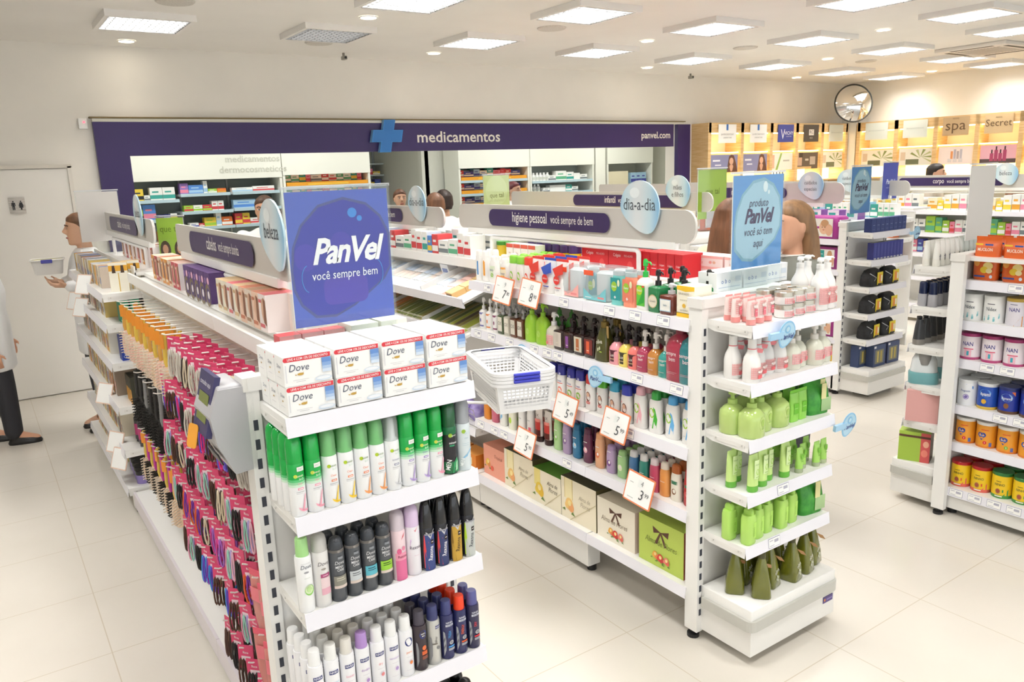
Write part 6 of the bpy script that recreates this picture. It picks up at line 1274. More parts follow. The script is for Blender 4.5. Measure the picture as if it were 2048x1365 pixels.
# far bay : tilted trays
Q1 = T(2.347-.02, 0, 1.225) @ RZ(-90) @ RX(18); g6 = 'small packets on the tilted trays'
pk = [carton('packet', .06, .085, .012, [c]*4+[c2, c], [], 'packet') for c, c2 in (('#F0F2F4', '#DDE6EC'), ('#EEF0F4', '#F4F4F6'), ('#F2F2EE', '#E9D9D0'), ('#E9EEF6', '#C9D8EC'))]
rr = random.Random(3)
for i in range(20):
    for j in range(3):
        x = -.7+.066*i; k = pk[rr.randrange(4)]
        nm = 'white and pale blue dental packet lying on the upper tilted tray of the middle gondola'
        if i > 16: continue
        k.put(nm, None, group=g6, M=T(2.327, 4.19, 1.225) @ RZ(-90) @ RX(18) @ T(x, -.07-.09*j, .0125) @ RZ(rr.uniform(-8, 8)))
pp = carton('packet', .075, .085, .014, ['#F2C4BC']*4+['#F4CCC4', '#F2C4BC'], [], 'packet')
for i in range(3): pp.put(f'{nth(i)} pink packet at the near end of the upper tilted tray', None, group=g6, M=T(2.327, 4.19, 1.225) @ RZ(-90) @ RX(18) @ T(.47+.0*i, -.07-.09*i, .0125) @ RZ(4))
pq = carton('packet', .08, .085, .03, ['#E2B87A']*4+['#E6C48C', '#E2B87A'], [('q', -.03, .006, .03, .022, '#6A4A34')], 'packet')
for i in range(3): pq.put(f'{nth(i)} tan packet at the near end of the upper tilted tray', None, group=g6, M=T(2.327, 4.19, 1.225) @ RZ(-90) @ RX(18) @ T(.6, -.07-.09*i, .0125) @ RZ(-5))
tpk = carton('toilet_roll_pack', .09, .06, .07, '#F1F3F6', [('q', -.03, .02, .03, .045, '#8C9AC8')], 'roll pack')
tpk.put('white bag of rolls standing on the upper tilted tray', None, group=g6, M=T(2.327, 4.19, 1.225) @ RZ(-90) @ RX(18) @ T(.22, -.05, .0125))
cols = ['#8A2E34', '#A64A3A', '#C0763A', '#8C7A34', '#6E7A3A', '#7A8440', '#5E6A34', '#94884A', '#6A5A4A', '#A9B04A']
fk = [carton('foil_packet', .038, .25, .01, ['#E9E6DA']*4+[c, c], [], 'packet') for c in cols]
for i in range(36):
    c = fk[max(0, min(9, int(i/3.8+rr.uniform(-1.3, 1.3))))]
    for l in range(2): c.put('thin red, brown and green packet filed on the lower tilted tray' if True else '', None, group='thin packets on the lower tray', M=T(2.327, 4.19, 1.045) @ RZ(-90) @ RX(18) @ T(-.7+.0402*i, -.155+.02*l, .0125+.0105*l) @ RZ(rr.uniform(-4, 4)))
# ================================================================ left gondola: pegboard accessories
peg = [o for o in bpy.data.objects if o.name.startswith('pegboard_bay')][0]
HOOK = MB().tube([(0, 0, 0), (0, -.165, .006), (0, -.178, .012)], .0028, mat('#EFEBE4', .35), 6).build('hook')
rows = [(1.245, [2.10, 2.22]+[2.33+.104*i for i in range(18)]), (1.055, [2.2+.1*i for i in range(11)]), (.94, [3.42+.115*i for i in range(6)]), (.86, [2.2+.095*i for i in range(12)]),
        (.64, [3.35+.08*i for i in range(9)]), (.665, [2.05+.1*i for i in range(13)]), (.48, [2.05+.1*i for i in range(12)]), (.295, [2.02+.1*i for i in range(7)])]
for z, ys in rows:
    for y in ys: part('hook', HOOK, peg, None, peg.matrix_world.inverted() @ T(.70, y, z) @ RZ(-90)) if False else part('hook', HOOK, peg, None, T(3.24-y, -.02, z))
PINK = '#D9406F'
def elastics(cols, cardh=.07, w=.056, L_=.1, card=PINK):
    m = MB().box(0, 0, -cardh, w, .002, cardh+.012, K(card)); m.quad(-w*.3, -cardh*.62, w*.3, -cardh*.38, K('#F3DDE4'), -.0015); m.text('Ricca', K('#FFFFFF'), T(0, -.0015, -cardh*.25) @ FRONT, .012, .004, .8)
    lo = MB()
    for i, c in enumerate(cols):
        u = -w*.34+w*.68*i/max(1, len(cols)-1); b = .008
        pts = [(u+b*math.sin(t)*(1 if math.cos(t) < 0 else .6), -.004-.003*(i % 2), -cardh*.5-L_*.5+L_*.5*math.cos(t)) for t in [2*PI*k/12 for k in range(12)]]
        lo.tube(pts, .0032, mat(c, .6), 5, closed=True)
    return Kind('hair_elastic_pack', 'hair elastics', [('card', m, [], 'pink card'), ('elastics', lo)])
e_w = elastics(['#D8D2C8', '#C4BCB0', '#E2DDD2', '#B4AAA0']); e_b = elastics(['#5A3A2C', '#4A2E24', '#6A4A34', '#3A2620']); e_k = elastics(['#2A2624', '#1E1C1C', '#332C2A', '#241F1E'])
e_m = elastics(['#E29AB4', '#9CD0BE', '#B4A4D8', '#E8B4C4']); e_v = elastics(['#6A5AC8', '#E0307A', '#8C7AE0', '#5A4AB0']); e_o = elastics(['#E8642E', '#7A3AA8', '#E84A8A', '#4A3A9A']); e_bl = elastics(['#3A94D8', '#6A4AC0', '#4AA4E0', '#8A3AB4'])
e_c = elastics(['#3A302C', '#E0D2B8', '#4A3A30', '#D8C8A8']); e_p = elastics(['#D84A9A', '#B06AC8', '#E07AB4', '#9A5AB8'])
bag = Kind('hair_accessory_bag', 'accessory bag', [('bag', MB().loft([(-.2, .03, .004, 3), (-.12, .04, .012, 3), (-.03, .042, .008, 3), (-.0, .042, .002, 3)], tint('#EE9C94', .35), 14), [('contents', MB().loft([(-.18, .016, .003, 3), (-.1, .026, .007, 3), (-.05, .02, .004, 3)], noisy('mixed_elastics', '#B83A58', '#5A2A34', 60, .6), 12))]), ('card', MB().box(0, -.0, .0003, .084, .003, .02, K('#E45A70')).box(0, -.0125, -.075, .06, .001, .045, K('#E87884')), [], 'pink header card')])
cream = Kind('headband_pack', 'hair accessory', [('card', MB().box(0, 0, -.02, .07, .002, .032, K('#EFE6C4'))), ('band', MB().tube([(.03*math.sin(t), -.002, -.05+.03*math.cos(t)) for t in [2*PI*k/14 for k in range(14)]], .004, mat('#E6D8A8', .6), 6, closed=True))])
HG = ' hanging on the pegboard, '
rn = {1.245: 'top peg row', 1.055: 'second peg row', .86: 'third peg row', .665: 'fourth peg row', .48: 'fifth peg row', .295: 'lowest peg row'}
cn = {id(e_w): 'white and grey', id(e_b): 'brown', id(e_k): 'black', id(e_m): 'pastel', id(e_v): 'violet and magenta', id(e_o): 'orange and purple', id(e_bl): 'blue and violet', id(e_c): 'black and cream', id(e_p): 'pink and mauve'}
rr = random.Random(11)
def hang(k, y, z, n=3, x0=.54, dx=.042, name=None):
    for j in range(n):
        if k in (bag, cream): lb, g = (f'salmon pink accessory bag with pink header, {rn[z]}', 'salmon accessory bags') if k is bag else ('cream headband pack at the near end of the top peg row', 'cream headbands')
        else: lb = f'{cn[id(k)]} hair elastics on pink card, {rn[z]}'; g = f'{cn[id(k)]} hair elastics on the {rn[z]}'
        k.put(lb, None, group=g, M=T(x0+dx*j, y+rr.uniform(-.006, .006), z+.0+.0015*(3-j)) @ RZ(-62+rr.uniform(-16, 16)) @ RX(rr.uniform(-5, 5)))
for i, y in enumerate(rows[0][1]):
    if y < 2.3: hang(cream, y, 1.245, 3)
    elif y < 3.05: hang(e_w if i % 3 else e_c, y, 1.245, 3)
for i, y in enumerate(rows[1][1]): hang([e_w, e_k, e_v, e_b, e_v, e_b][i % 6], y, 1.055, 3)
for i, y in enumerate(rows[3][1]): hang([e_m, e_k, e_m, e_c, e_b, e_m][i % 6], y, .86, 3)
for i, y in enumerate(rows[5][1]): hang(bag, y, .665, 2) if y < 2.2 else hang([e_o, e_o, e_o, e_k, e_m, e_p, e_p, e_c][i % 8], y, .665, 3)
for i, y in enumerate(rows[6][1]): hang(bag, y, .48, 2) if y < 2.2 else hang([e_bl, e_bl, e_k, e_m, e_b, e_bl, e_b][i % 7], y, .48, 3)
for i, y in enumerate(rows[7][1]): hang(bag, y, .295, 2) if y < 2.1 else hang(e_k if i % 2 else e_b, y, .295, 3)
def brush(hc, headc, L_=.25, w=.06, d=.03, br='#E9DCCB', card=None):
    h = MB().tube([(0, 0, .0), (0, 0, -.04), (0, -.004, -L_*.42), (0, 0, -L_*.5)], .008, mat(hc, .35), 8)
    if card: h.box(0, -.009, -.06, .026, .002, .055, K(card))
    hd = MB().loft([(-L_, w*.2, .006), (-L_*.97, w*.42, .008), (-L_*.78, w*.5, .009), (-L_*.58, w*.36, .008), (-L_*.5, w*.12, .006)], mat(headc, .3), 16)
    b = MB()
    for iz in range(9):
        for ix in range(3): b.box((ix-1)*w*.25, -d*.5, -L_*.94+L_*.4*iz/8, .004, d*.7, .004, mat(br, .5))
    return Kind('hair_brush', 'hair brush', [('handle', h), ('head', hd, [('bristles', b)])])
bp = brush('#D8A24A', '#EFC4B4', .25, .075, card='#E8922E'); by = brush('#E2C050', '#E8C8A8', .26, .07, card='#E8922E'); bk_ = brush('#2A2826', '#1E1D1C', .26, .06, .035, '#2E2C2A'); bgry = brush('#8C8C8C', '#3A3A3A', .26, .055, .035, '#2E2C2A'); bpu = brush('#C0309A', '#242222', .25, .05, .03, '#2E2C2A')
for i, y in enumerate([v for v in rows[0][1] if v > 3.1]):
    for j in range(2): (bp if i % 2 else by).put('pink padded hair brush with orange card, far end of the top peg row', None, group='orange carded hair brushes', M=T(.545+.06*j, y, 1.24) @ RZ(-60+rr.uniform(-15, 15)))
for i, y in enumerate(rows[2][1]):
    for j in range(2): (bk_ if i % 3 else bgry).put('black hair brush hanging at the far middle of the pegboard', None, group='black hair brushes', M=T(.545+.06*j, y, .935) @ RZ(-70+rr.uniform(-15, 15)))
for i, y in enumerate(rows[4][1]):
    for j in range(2): (bpu if i % 2 else by).put('slim hair brush with purple or yellow handle at the far bottom of the pegboard', None, group='slim hair brushes', M=T(.545+.06*j, y, .635) @ RZ(-70+rr.uniform(-15, 15)))
# hair dyes on the top deck
Z = 1.3335
def dye(c, c2, w=.07, h=.118, d=.1): return carton('hair_dye_box', w, d, h, [c, '#F1E6E4', c, '#F1E6E4', c2, c], [('e', .008, .07, w*.26, .036, '#D9AE92'), ('p', [(w*.1, .03), (w*.46, .02), (w*.46, .1), (w*.2, .11)], '#8A5A40'), ('q', -w*.46, .012, w*.2, .024, c2), ('q', -w*.46, .09, -w*.1, .1, c2)])
dl = [('white and red', dye('#F0E4E0', '#D86A70')), ('beige and brown', dye('#E6D8C8', '#B08A6A')), ('peach', dye('#EBC8B0', '#C87A5A')), ('cream', dye('#F0E8D4', '#D8B88A'))]
for i in range(8): n, k = dl[[0, 2, 1, 2, 3, 0, 3, 3][i]]; k.put(f'{n} hair dye box, {nth(i)} from the near end under the cabelos sign', (.76, 2.42+.072*i, Z), -90, 'hair dye boxes under the cabelos sign')
side = carton('hair_dye_box', .1, .13, .118, ['#F4EEEC', '#F0E4E0', '#F4EEEC', '#EBD8CE', '#E8A4A4', '#F4EEEC'], [('q', -.045, .105, .045, .112, '#E07A80')]+[('q', -.04, .02+.012*i, .04-.008*(i % 3), .024+.012*i, '#D2CACA') for i in range(6)]+[('q', -.045, .055, .045, .06, '#E4646E')])
side.put('white hair dye box showing its printed side at the near end of the cabelos row', (.83, 2.33, Z), 0)
pd = carton('hair_dye_box', .085, .1, .12, ['#5A3A78', '#4A2E64', '#5A3A78', '#4A2E64', '#6A4A88', '#5A3A78'], [('e', -.002, .03, .038, .045, '#7A6A50'), ('e', .004, .03, .026, .03, '#4A3470'), ('e', .01, .032, .014, .016, '#E9E2E0'), ('e', .02, .088, .016, .014, '#E8B4CC'), ('q', -.036, .075, -.006, .098, '#8A6AA8')])
for i in range(5): pd.put(f'{nth(i)} purple hair dye box from the near end under the cabelos sign', (.775, 3.16+.088*i, Z), -90, 'purple hair dye boxes')
rd = [('red', dye('#C8505A', '#E8C4B8')), ('orange', dye('#E8A04A', '#F4E2C4')), ('pale', dye('#E8D4BC', '#C0704A'))]
for i in range(8): n, k = rd[[0, 0, 2, 1, 1, 2, 0, 1][i]]; k.put(f'{n} hair dye box, {nth(i)} beyond the purple ones', (.77, 3.66+.075*i, Z), -90, 'hair dye boxes beyond the purple ones')
for i in range(8): n, k = rd[(i*2) % 3]; k.put(f'{n} hair dye box, {nth(i)} on the far white deck', (.86, 4.72+.14*i, Z+.001), -90, 'hair dye boxes on the far deck')
rb = carton('small_box', .06, .05, .05, ['#E8A4A4', '#D8646A', '#E8A4A4', '#D8646A', '#C8404A', '#E8A4A4'], [('q', -.02, .015, .02, .035, '#B8343E')])
for i in range(3): rb.put(f'{nth(i)} small pink and red box from the left behind the blue board', (.67+.063*i, 2.08, Z), 0, 'small red boxes')
lb_ = carton('lime_box', .08, .09, .06, ['#F2F2E6', '#EDEDDF', '#F2F2E6', '#EDEDDF', '#F6F6EA', '#F2F2E6'], [('q', -.035, .035, .03, .043, '#C9DC4A'), ('q', -.035, .012, .02, .02, '#C9DC4A')])
for i, (x, y, dz) in enumerate(((.87, 2.06, 0), (.96, 2.06, 0), (.96, 2.16, 0), (.87, 2.16, 0))): lb_.put(f'white box with lime stripes, {("front left", "front right", "back right", "back left")[i]} behind the soap boxes', (x, y, Z+dz), 0, 'white lime striped boxes')
bb = carton('black_box', .13, .11, .03, ['#2A2E26', '#2A2E26', '#2A2E26', '#2A2E26', '#34382C', '#2A2E26'], [('t', 'MECHAS', .02, .01, .014, '#E4E8D8', .004, .85), ('q', -.065, .0, .065, .002, '#B5D03A')])
bb.put('flat black box lettered mechas lying on top of the lime striped boxes', (.93, 2.14, Z+.0605), 8)
# far bay packets
rr = random.Random(5)
PC = ['#EFE4CC', '#E9D8B4', '#F2EDE2', '#E8A04A', '#D8C8B8', '#B0A08A', '#E4C87A', '#9C8A78']
pkk = {}
def packet(c, c2, h, w=.022, d=.11):
    key = (c, c2, h, w, d)
    if key not in pkk: pkk[key] = carton('cosmetic_packet', w, d, h, [c, c, c, c2, c2, c], [('q', -w*.3, h*.2, w*.3, h*.5, c2)], 'packet')
    return pkk[key]
for li, (z, h) in enumerate(((1.2355, .125), (1.0705, .12), (.8605, .15), (.6155, .18), (.3705, .16), (.1505, .12))):
    y = 4.86 if li < 5 else 5.12
    while y < 6.08:
        c, c2 = rr.choice(PC), rr.choice(['#D88A4A', '#8A9AC0', '#C86A5A', '#F2EDE2', '#7AA89A', '#5A4A6A'] if li else ['#E8A23A', '#F4EFE4', '#4A8AD0', '#E8823A'])
        w = rr.choice((.02, .028, .035)); packet(c, c2, round(h*rr.choice((.9, 1, .95)), 3), w).put(f'upright cosmetic packet filed on the {nth(li)} shelf of the far left bay', (.61, y, z), -90, f'packets on the {nth(li)} shelf of the far left bay'); y += w+.012
tw = carton('tube_set', .09, .03, .155, ['#F4EFDF', '#E8C45A', '#F4EFDF', '#E8C45A', '#E8B43A', '#F4EFDF'], [('q', -.045, .11, .045, .14, '#E9AE3A'), ('p', [(-.03, .1), (-.012, .1), (-.015, .14), (-.027, .14)], '#4A3426'), ('p', [(.012, .1), (.03, .1), (.027, .14), (.015, .14)], '#4A3426'), ('q', -.002, .0, .002, .1, '#E2B83A')])
tw.put('clear twin tube set with brown necks, near end of the far left bay', (.62, 4.64, 1.2355), -12); tw.put('clear twin tube set behind the near one, far left bay', (.69, 4.70, 1.2355), -8)
gr = carton('green_box', .045, .09, .12, ['#2E9C74', '#2A8C68', '#2E9C74', '#2A8C68', '#3AA880', '#2E9C74'], [('q', -.015, .06, .015, .1, '#7CC8AC'), ('q', -.02, .0, .02, .014, '#E6E2D8')])
for i in range(2): gr.put(f'teal green box at the near end of the second shelf, {("left", "right")[i]} one', (.62+.055*i, 4.66, 1.0705), 0, 'teal green boxes')
blb = carton('blue_box', .045, .09, .135, ['#1F3FA8', '#1A3590', '#1F3FA8', '#1A3590', '#2A4AB4', '#1F3FA8'], [('t', 'Care', .0, .03, .02, '#E8ECF6', .004, .8, 0, 84)])
for i in range(3): blb.put(f'{nth(i)} royal blue box from the left at the near end of the third shelf', (.60+.052*i, 4.66, .8605), 0, 'royal blue boxes')
dk = carton('dark_bottle_box', .05, .05, .15, ['#E9A83A', '#3A3A2E', '#C8922E', '#5A4A2A', '#2A2A22', '#E9A83A'], [('q', -.025, .08, .025, .15, '#34362A')])
for i in range(3): dk.put(f'{nth(i)} black and amber bottle box at the near end of the fourth shelf', (.62, 4.62+.056*i, .6155), -90, 'black and amber boxes')
cy_ = Kind('round_brush_tube', 'brush', [('tube', MB().loft([(0, .022, .022), (.02, .022, .022), (.021, .026, .026), (.17, .024, .024), (.19, .012, .012)], mat('#4A464A', .35), 16).patch(.025, .05, .13, 40, K('#C0407A'))), ('handle', MB().cyl(.009, .1905, .23, BLACK, 10))])
for i in range(4): cy_.put(f'grey and pink round brush standing on the fifth shelf, {nth(i)} from the near end', (.62+.06*(i % 2), 4.60+.055*i, .3705), -60, 'grey and pink round brushes', None, .82)
jr = lambda c: Kind('hair_wax_jar', 'jar', [('jar', MB().loft([(0, .036, .036), (.05, .037, .037)], mat(c, .2), 20)), ('lid', MB().loft([(.0503, .038, .038), (.072, .038, .038), (.075, .035, .035)], BLACK, 20), [], 'black lid')])
jp, jl = jr('#8A7AB8'), jr('#B0B03A')
for i in range(5): (jp).put(f'violet jar with black lid, {nth(i)} from the near end on the base shelf', (.60+.004*i, 4.64+.08*i, .1505), 0, 'violet black-lidded jars')
jp.put('violet jar with black lid, right of the nearest one on the base shelf', (.69, 4.66, .1505)); jl.put('olive green jar with black lid on the base shelf', (.66, 4.84, .1505)); jl.put('olive green jar behind the violet row on the base shelf', (.62, 5.06, .1505))

# ================================================================ nappy gondola
nav = carton('navy_box', .055, .06, .1, ['#2E3F7C', '#26356A', '#2E3F7C', '#26356A', '#3A4A86', '#2E3F7C'], [('q', -.012, .05, .012, .053, '#8A98C8'), ('q', -.016, .02, .016, .022, '#6A7AB0')])
for i in range(8): nav.put(f'{nth(i)} navy box from the left on the top shelf of the far endcap', (5.455+.0575*i, 3.31, 1.2605), 0, 'navy boxes on the far endcap')
nav2 = carton('navy_box', .042, .05, .125, ['#3A3F94', '#2E3278', '#3A3F94', '#2E3278', '#8A8E8C', '#3A3F94'], [('q', -.014, .0, .014, .012, '#C4C4CC'), ('q', -.002, .02, .002, .11, '#6A70B8')])
for i in range(9): nav2.put(f'{nth(i)} slim navy box from the left on the second shelf of the far endcap', (5.5+.044*i, 3.31, 1.0555), 0, 'slim navy boxes on the far endcap')
wash = Kind('wash_bag', 'wash bag', [('bag', MB().loft([(0, .085, .045, 4), (.01, .09, .05, 4), (.07, .088, .046, 3.4), (.105, .07, .03, 3), (.115, .05, .012, 3)], noisy('black_nylon', '#17181A', '#26272B', 60, .6), 22, split=60)), ('card', MB().box(.02, -.0515, .008, .075, .003, .085, K('#E6D030')).quad(0, .02, .03, .08, K('#E8943A'), -.0535).quad(.03, .03, .05, .07, K('#F2EBD0'), -.0535).quad(-.01, .008, .05, .018, K('#2A2A2E'), -.0535), [], 'yellow printed card'), ('zip', MB().tube([(-.08, -.03, .09), (-.03, -.05, .06), (-.055, -.05, .04)], .003, mat('#B9B9BC', .3, .7), 6), [], 'metal zip')])
for i, z in enumerate((.8535, .6505, .4525)):
    for j in range(2): wash.put(f'black wash bag with yellow card, {("left", "right")[j]} one on the {nth(i+2)} shelf of the far endcap', (5.55+.215*j, 3.335, z), 6-4*j, 'black wash bags', None, 1.12)
bbx = carton('clipper_box', .15, .06, .155, ['#3A4A72', '#E8933A', '#3A4A72', '#34436A', '#4A5A84', '#3A4A72'], [('q', -.055, .02, .05, .12, '#7A7A6A'), ('q', -.03, .03, -.01, .11, '#C9B45A'), ('q', .01, .03, .03, .11, '#B5A04A'), ('q', -.07, .135, -.045, .15, '#E6E6EA')])
for i, (x, y) in enumerate(((5.53, 3.37), (5.62, 3.3), (5.81, 3.3))): bbx.put(f'slate blue boxed grooming set, {nth(i)} from the left on the base of the far endcap', (x, y, .2255), 0, 'slate blue boxes', None, 1.08)
def nappy(w, h, d, main, c2, skin='#E8BE9E', n=4.5):
    m = MB().loft([(0, w*.47, d*.45, n), (.01, w*.5, d*.5, n), (h*.5, w*.505, d*.52, n), (h-.012, w*.5, d*.5, n), (h, w*.46, d*.44, n)], mat(main, .3), 24, split=60)
    deco(m, d*.522, 5., [('q', -w*.38, h*.1, w*.36, h*.9, '#F1EDE6'), ('q', -w*.3, h*.48, -w*.08, h*.86, c2), ('q', -w*.3, h*.36, -w*.06, h*.48, '#B0307A' if main != '#E8692A' else '#E8C83A'), ('t', 'fraldas', -w*.19, h*.66, w*.055, '#FFFFFF', .006, .8), ('e', w*.14, h*.5, w*.12, h*.3, skin), ('e', w*.16, h*.7, w*.1, h*.16, '#C99A72'), ('e', w*.27, h*.4, w*.09, h*.26, '#E2B292'), ('e', w*.1, h*.52, w*.012, h*.025, '#5A4034'), ('e', w*.17, h*.52, w*.012, h*.025, '#5A4034'), ('e', w*.135, h*.4, w*.025, h*.025, '#C8786A'), ('q', -w*.3, h*.14, -w*.2, h*.24, '#D8C8D8')])
    return Kind('nappy_pack', 'nappy pack', [('pack', m), ('side_seal', MB().box(w*.5, 0, h*.15, .012, d*.8, h*.7, mat('#E9E4EA', .3)), [], 'pale side seal')])
nB = nappy(.34, .17, .16, '#B03A96', '#2E9C94'); nS = nappy(.2, .165, .12, '#A83A8C', '#2E9C94'); nT = nappy(.22, .15, .12, '#D8507A', '#3AA89C')
for i in range(4): nB.put(f'large magenta nappy pack with baby photo, {nth(i)} from the near end on the top shelf', (5.48, 3.7+.36*i, 1.2005), -90, 'large nappy packs')
for li, (z, k) in enumerate(((.9705, nS), (.7305, nT), (.4405, nS))):
    for i in range(7): k.put(f'nappy pack with baby photo, {nth(i)} from the near end on the {nth(li+1)} shelf', (5.47, 3.63+.225*i, z), -90, 'small nappy packs')
ylw = carton('yellow_pack', .2, .12, .14, ['#F2C42E', '#E8B42A', '#F2C42E', '#E8B42A', '#F6D04A', '#8CC23A'], [('q', -.1, .0, .1, .04, '#8CC23A'), ('e', .02, .09, .04, .03, '#F4EDE0')])
for i in range(3): ylw.put(f'yellow and green pack, {nth(i)} from the near end on the base of the nappy bay', (5.48, 3.64+.22*i, .2005), -90, 'yellow and green packs')
sm = carton('small_pack', .1, .1, .07, ['#E8E4EC', '#9A5AB4', '#E8E4EC', '#3AA89C', '#8A4AA8', '#E8E4EC'], [('q', -.04, .02, .02, .05, '#3AA8A0')])
for i in range(5): sm.put(f'{nth(i)} small violet and teal pack above the nappies', (5.72, 3.6+.16*i, 1.3305), -90, 'packs above the nappies')
single('deck_panel', MB().box(0, 0, 0, .34, 1.7, .016, STEEL), 'white top deck above the nappies', 'shelf', (5.76, 4.35, 1.314))
# infant gondola
nO = nappy(.3, .16, .14, '#E8692A', '#3A9C6A'); nY = nappy(.2, .13, .12, '#F0D060', '#3A9C6A')
for i in range(7): nO.put(f'orange nappy pack, {nth(i)} from the near end below the infant sign', (4.30, 3.95+.32*i, 1.3335), -90, 'orange nappy packs')
for i in range(9): nY.put(f'yellow nappy pack with baby photo, {nth(i)} from the near end under the orange packs', (4.02, 3.95+.23*i, 1.2705), -90, 'yellow nappy packs')
wp_ = carton('wipes_pack', .13, .1, .05, ['#3A5AB0', '#2E4A9A', '#3A5AB0', '#2E4A9A', '#4A74C8', '#3A5AB0'], [('q', -.04, .01, .05, .04, '#E9EEF4'), ('q', -.02, .02, .02, .03, '#E8C43A')])
for i in range(8): wp_.put(f'blue wipes pack, {nth(i)} from the near end on the second infant shelf', (4.02, 3.9+.15*i, 1.0805), -90, 'blue wipes packs')
endcap('white endcap shelf unit behind the two women, below the lime board', 4.22, 3.7)
# ================================================================ milk powder gondola, right edge
X4 = 4.0; Y = 0
def cereal(c, c2):
    w, h = .115, .195
    m = MB().loft([(0, w*.44, .028, 3), (.012, w*.48, .034, 3), (h*.5, w*.5, .036, 2.6), (h*.88, w*.5, .012, 3), (h-.012, w*.5, .003, 3), (h, w*.5, .0025, 3)], mat(c, .3), 20)
    deco(m, .036, .5, [('t', 'MUCILON', .0, h*.72, .021, '#F7F0E0', .012, .72), ('q', -.045, h*.86, -.01, h*.9, '#F0C83A'), ('q', .0, h*.855, .035, h*.895, '#3A5AA8'), ('e', .02, h*.36, .022, .018, '#EFD88A'), ('e', .004, h*.26, .018, .016, '#E6C63A'), ('e', .026, h*.24, .014, .012, '#F2E2A8'), ('e', -.03, h*.44, .014, .02, c2), ('q', -.04, h*.08, .01, h*.12, '#3A4A8A'), ('e', .036, h*.1, .007, .008, '#C9D8E8')])
    return Kind('cereal_bag', 'cereal bag', [('bag', m), ('top_seal', MB().box(0, 0, h-.0002, w*1.0, .005, .012, mat(c, .3)))])
c1, c2 = cereal('#E0672A', '#E8A04A'), cereal('#EFDD9A', '#E8C43A')
for i, y in enumerate((1.815, 1.685, 1.555, 1.425, 1.295)):
    (c1 if i < 2 else c2).put(f'{("orange", "pale yellow")[i > 1]} cereal bag, {nth(i)} from the left on the top shelf at right', (X4, y, 1.2055), -90, 'cereal bags')
    (c1 if i < 2 else c2).put(f'{("orange", "pale yellow")[i > 1]} cereal bag in the second row of the top shelf', (X4+.085, y-.01, 1.2055), -90, 'cereal bags behind')
def milk(c, lid, its, h=.13, bands=None): return tin('milk_powder_tin', .046, h, mat(c, .3), mat(lid, .3), its, bands)
SW = lambda c, z=.02: [('p', [(-.036, z+.012), (-.01, z+.022), (.012, z+.012), (.036, z+.03), (.036, z+.018), (.012, z), (-.012, z+.008), (-.036, z)], c)]
nid = milk('#F2F2F0', '#EDEEEC', SW('#A9D8DC', .018)+SW('#7CC0C8', .008)+[('t', 'Nidex', -.002, .06, .024, '#3A4A5A', .004, .75), ('q', -.02, .09, .012, .094, '#6A6A72')])
nan1 = milk('#E4E0E8', '#C9A84A', [('t', 'NAN', -.002, .068, .026, '#3A3A88', .01, .8), ('p', [(.0, .0), (.036, .0), (.036, .05), (.018, .03)], '#E0903A'), ('q', -.02, .1, .01, .103, '#6A6A8A')])
nanp = milk('#F0E6EC', '#A8346E', [('t', 'NAN', -.002, .068, .028, '#3A3A88', .012, .8), ('q', -.02, .05, .024, .055, '#E05A7A'), ('q', -.014, .014, .016, .048, '#F2BCCB'), ('q', -.004, .02, .006, .042, '#3AA8B8'), ('q', -.036, .0, .036, .006, '#C0407E')], bands=[(.012, mat('#C8608E', .3))])
reg = milk('#EEF0F4', '#E6E8EA', [('t', 'Pregomin', .0, .07, .015, '#3A5AA0', .004, .75), ('e', .004, .045, .014, .014, '#B0A4D0'), ('e', .004, .045, .007, .008, '#7A6AB0'), ('p', [(.0, .11), (.034, .1), (.034, .085)], '#4A8AD0')])
apt = milk('#2A56B8', '#E6E8EA', [('t', 'Aptamil', .0, .068, .019, '#F2F4FA', .006, .75), ('e', .0, .082, .026, .02, '#5A94DC'), ('t', 'Aptamil', .0, .072, .019, '#F2F4FA', .006, .75), ('e', -.004, .04, .011, .012, '#E8B43A'), ('q', -.036, .006, .036, .012, '#E8C85A')], bands=[(.014, mat('#E8C04A', .3))])
apt2 = milk('#24389C', '#2A3470', [('e', .0, .08, .026, .02, '#7AA8E0'), ('t', 'Aptamil', .0, .07, .019, '#F2F4FA', .006, .75), ('e', .0, .04, .011, .013, '#8A5A34'), ('p', [(.02, .11), (.036, .11), (.036, .09)], '#E0743A')], bands=[(.014, mat('#6A4A34', .3))])
mil = lambda c, n: milk('#EFA02E', '#F2F0EC', [('e', -.016, .066, .012, .012, '#2E4AA0'), ('e', -.002, .066, .012, .012, '#2E4AA0'), ('p', [(-.028, .064), (.01, .064), (-.009, .038)], '#2E4AA0'), ('t', 'milupa', -.009, .06, .011, '#F0F2FA', .004, .8), ('e', .006, .028, .008, .009, c), ('t', n, .006, .0235, .012, '#FFFFFF', .008, .9), ('q', -.012, .09, .02, .094, '#E0562E'), ('q', .024, .01, .036, .03, '#5A6AB0')], bands=[(.01, mat('#E8862A', .3))])
mi1, mi2 = mil('#D8342E', '1'), mil('#7CB83A', '2')
nin = lambda lid, b: milk('#F4CC1E', lid, [('p', [(.0, .0), (.04, .0), (.04, .05), (.02, .02)], b), ('t', 'NINHO', .0, .064, .018, '#3A4A34', .006, .75), ('e', -.006, .036, .012, .015, '#C9A24A'), ('e', -.006, .037, .009, .011, '#A8503A'), ('q', -.016, .085, .006, .088, '#7A6A2A'), ('q', .012, .032, .018, .046, '#E0562E' if lid[1] == 'B' else '#4A9A4A'), ('q', -.018, .008, .014, .014, '#F4F0E0')], bands=[(.016, mat(b, .3))])
ni1, ni2 = nin('#B81E24', '#E8685A'), nin('#2E7A3A', '#4A9A4A')
gm = 'milk powder tins on the right gondola'
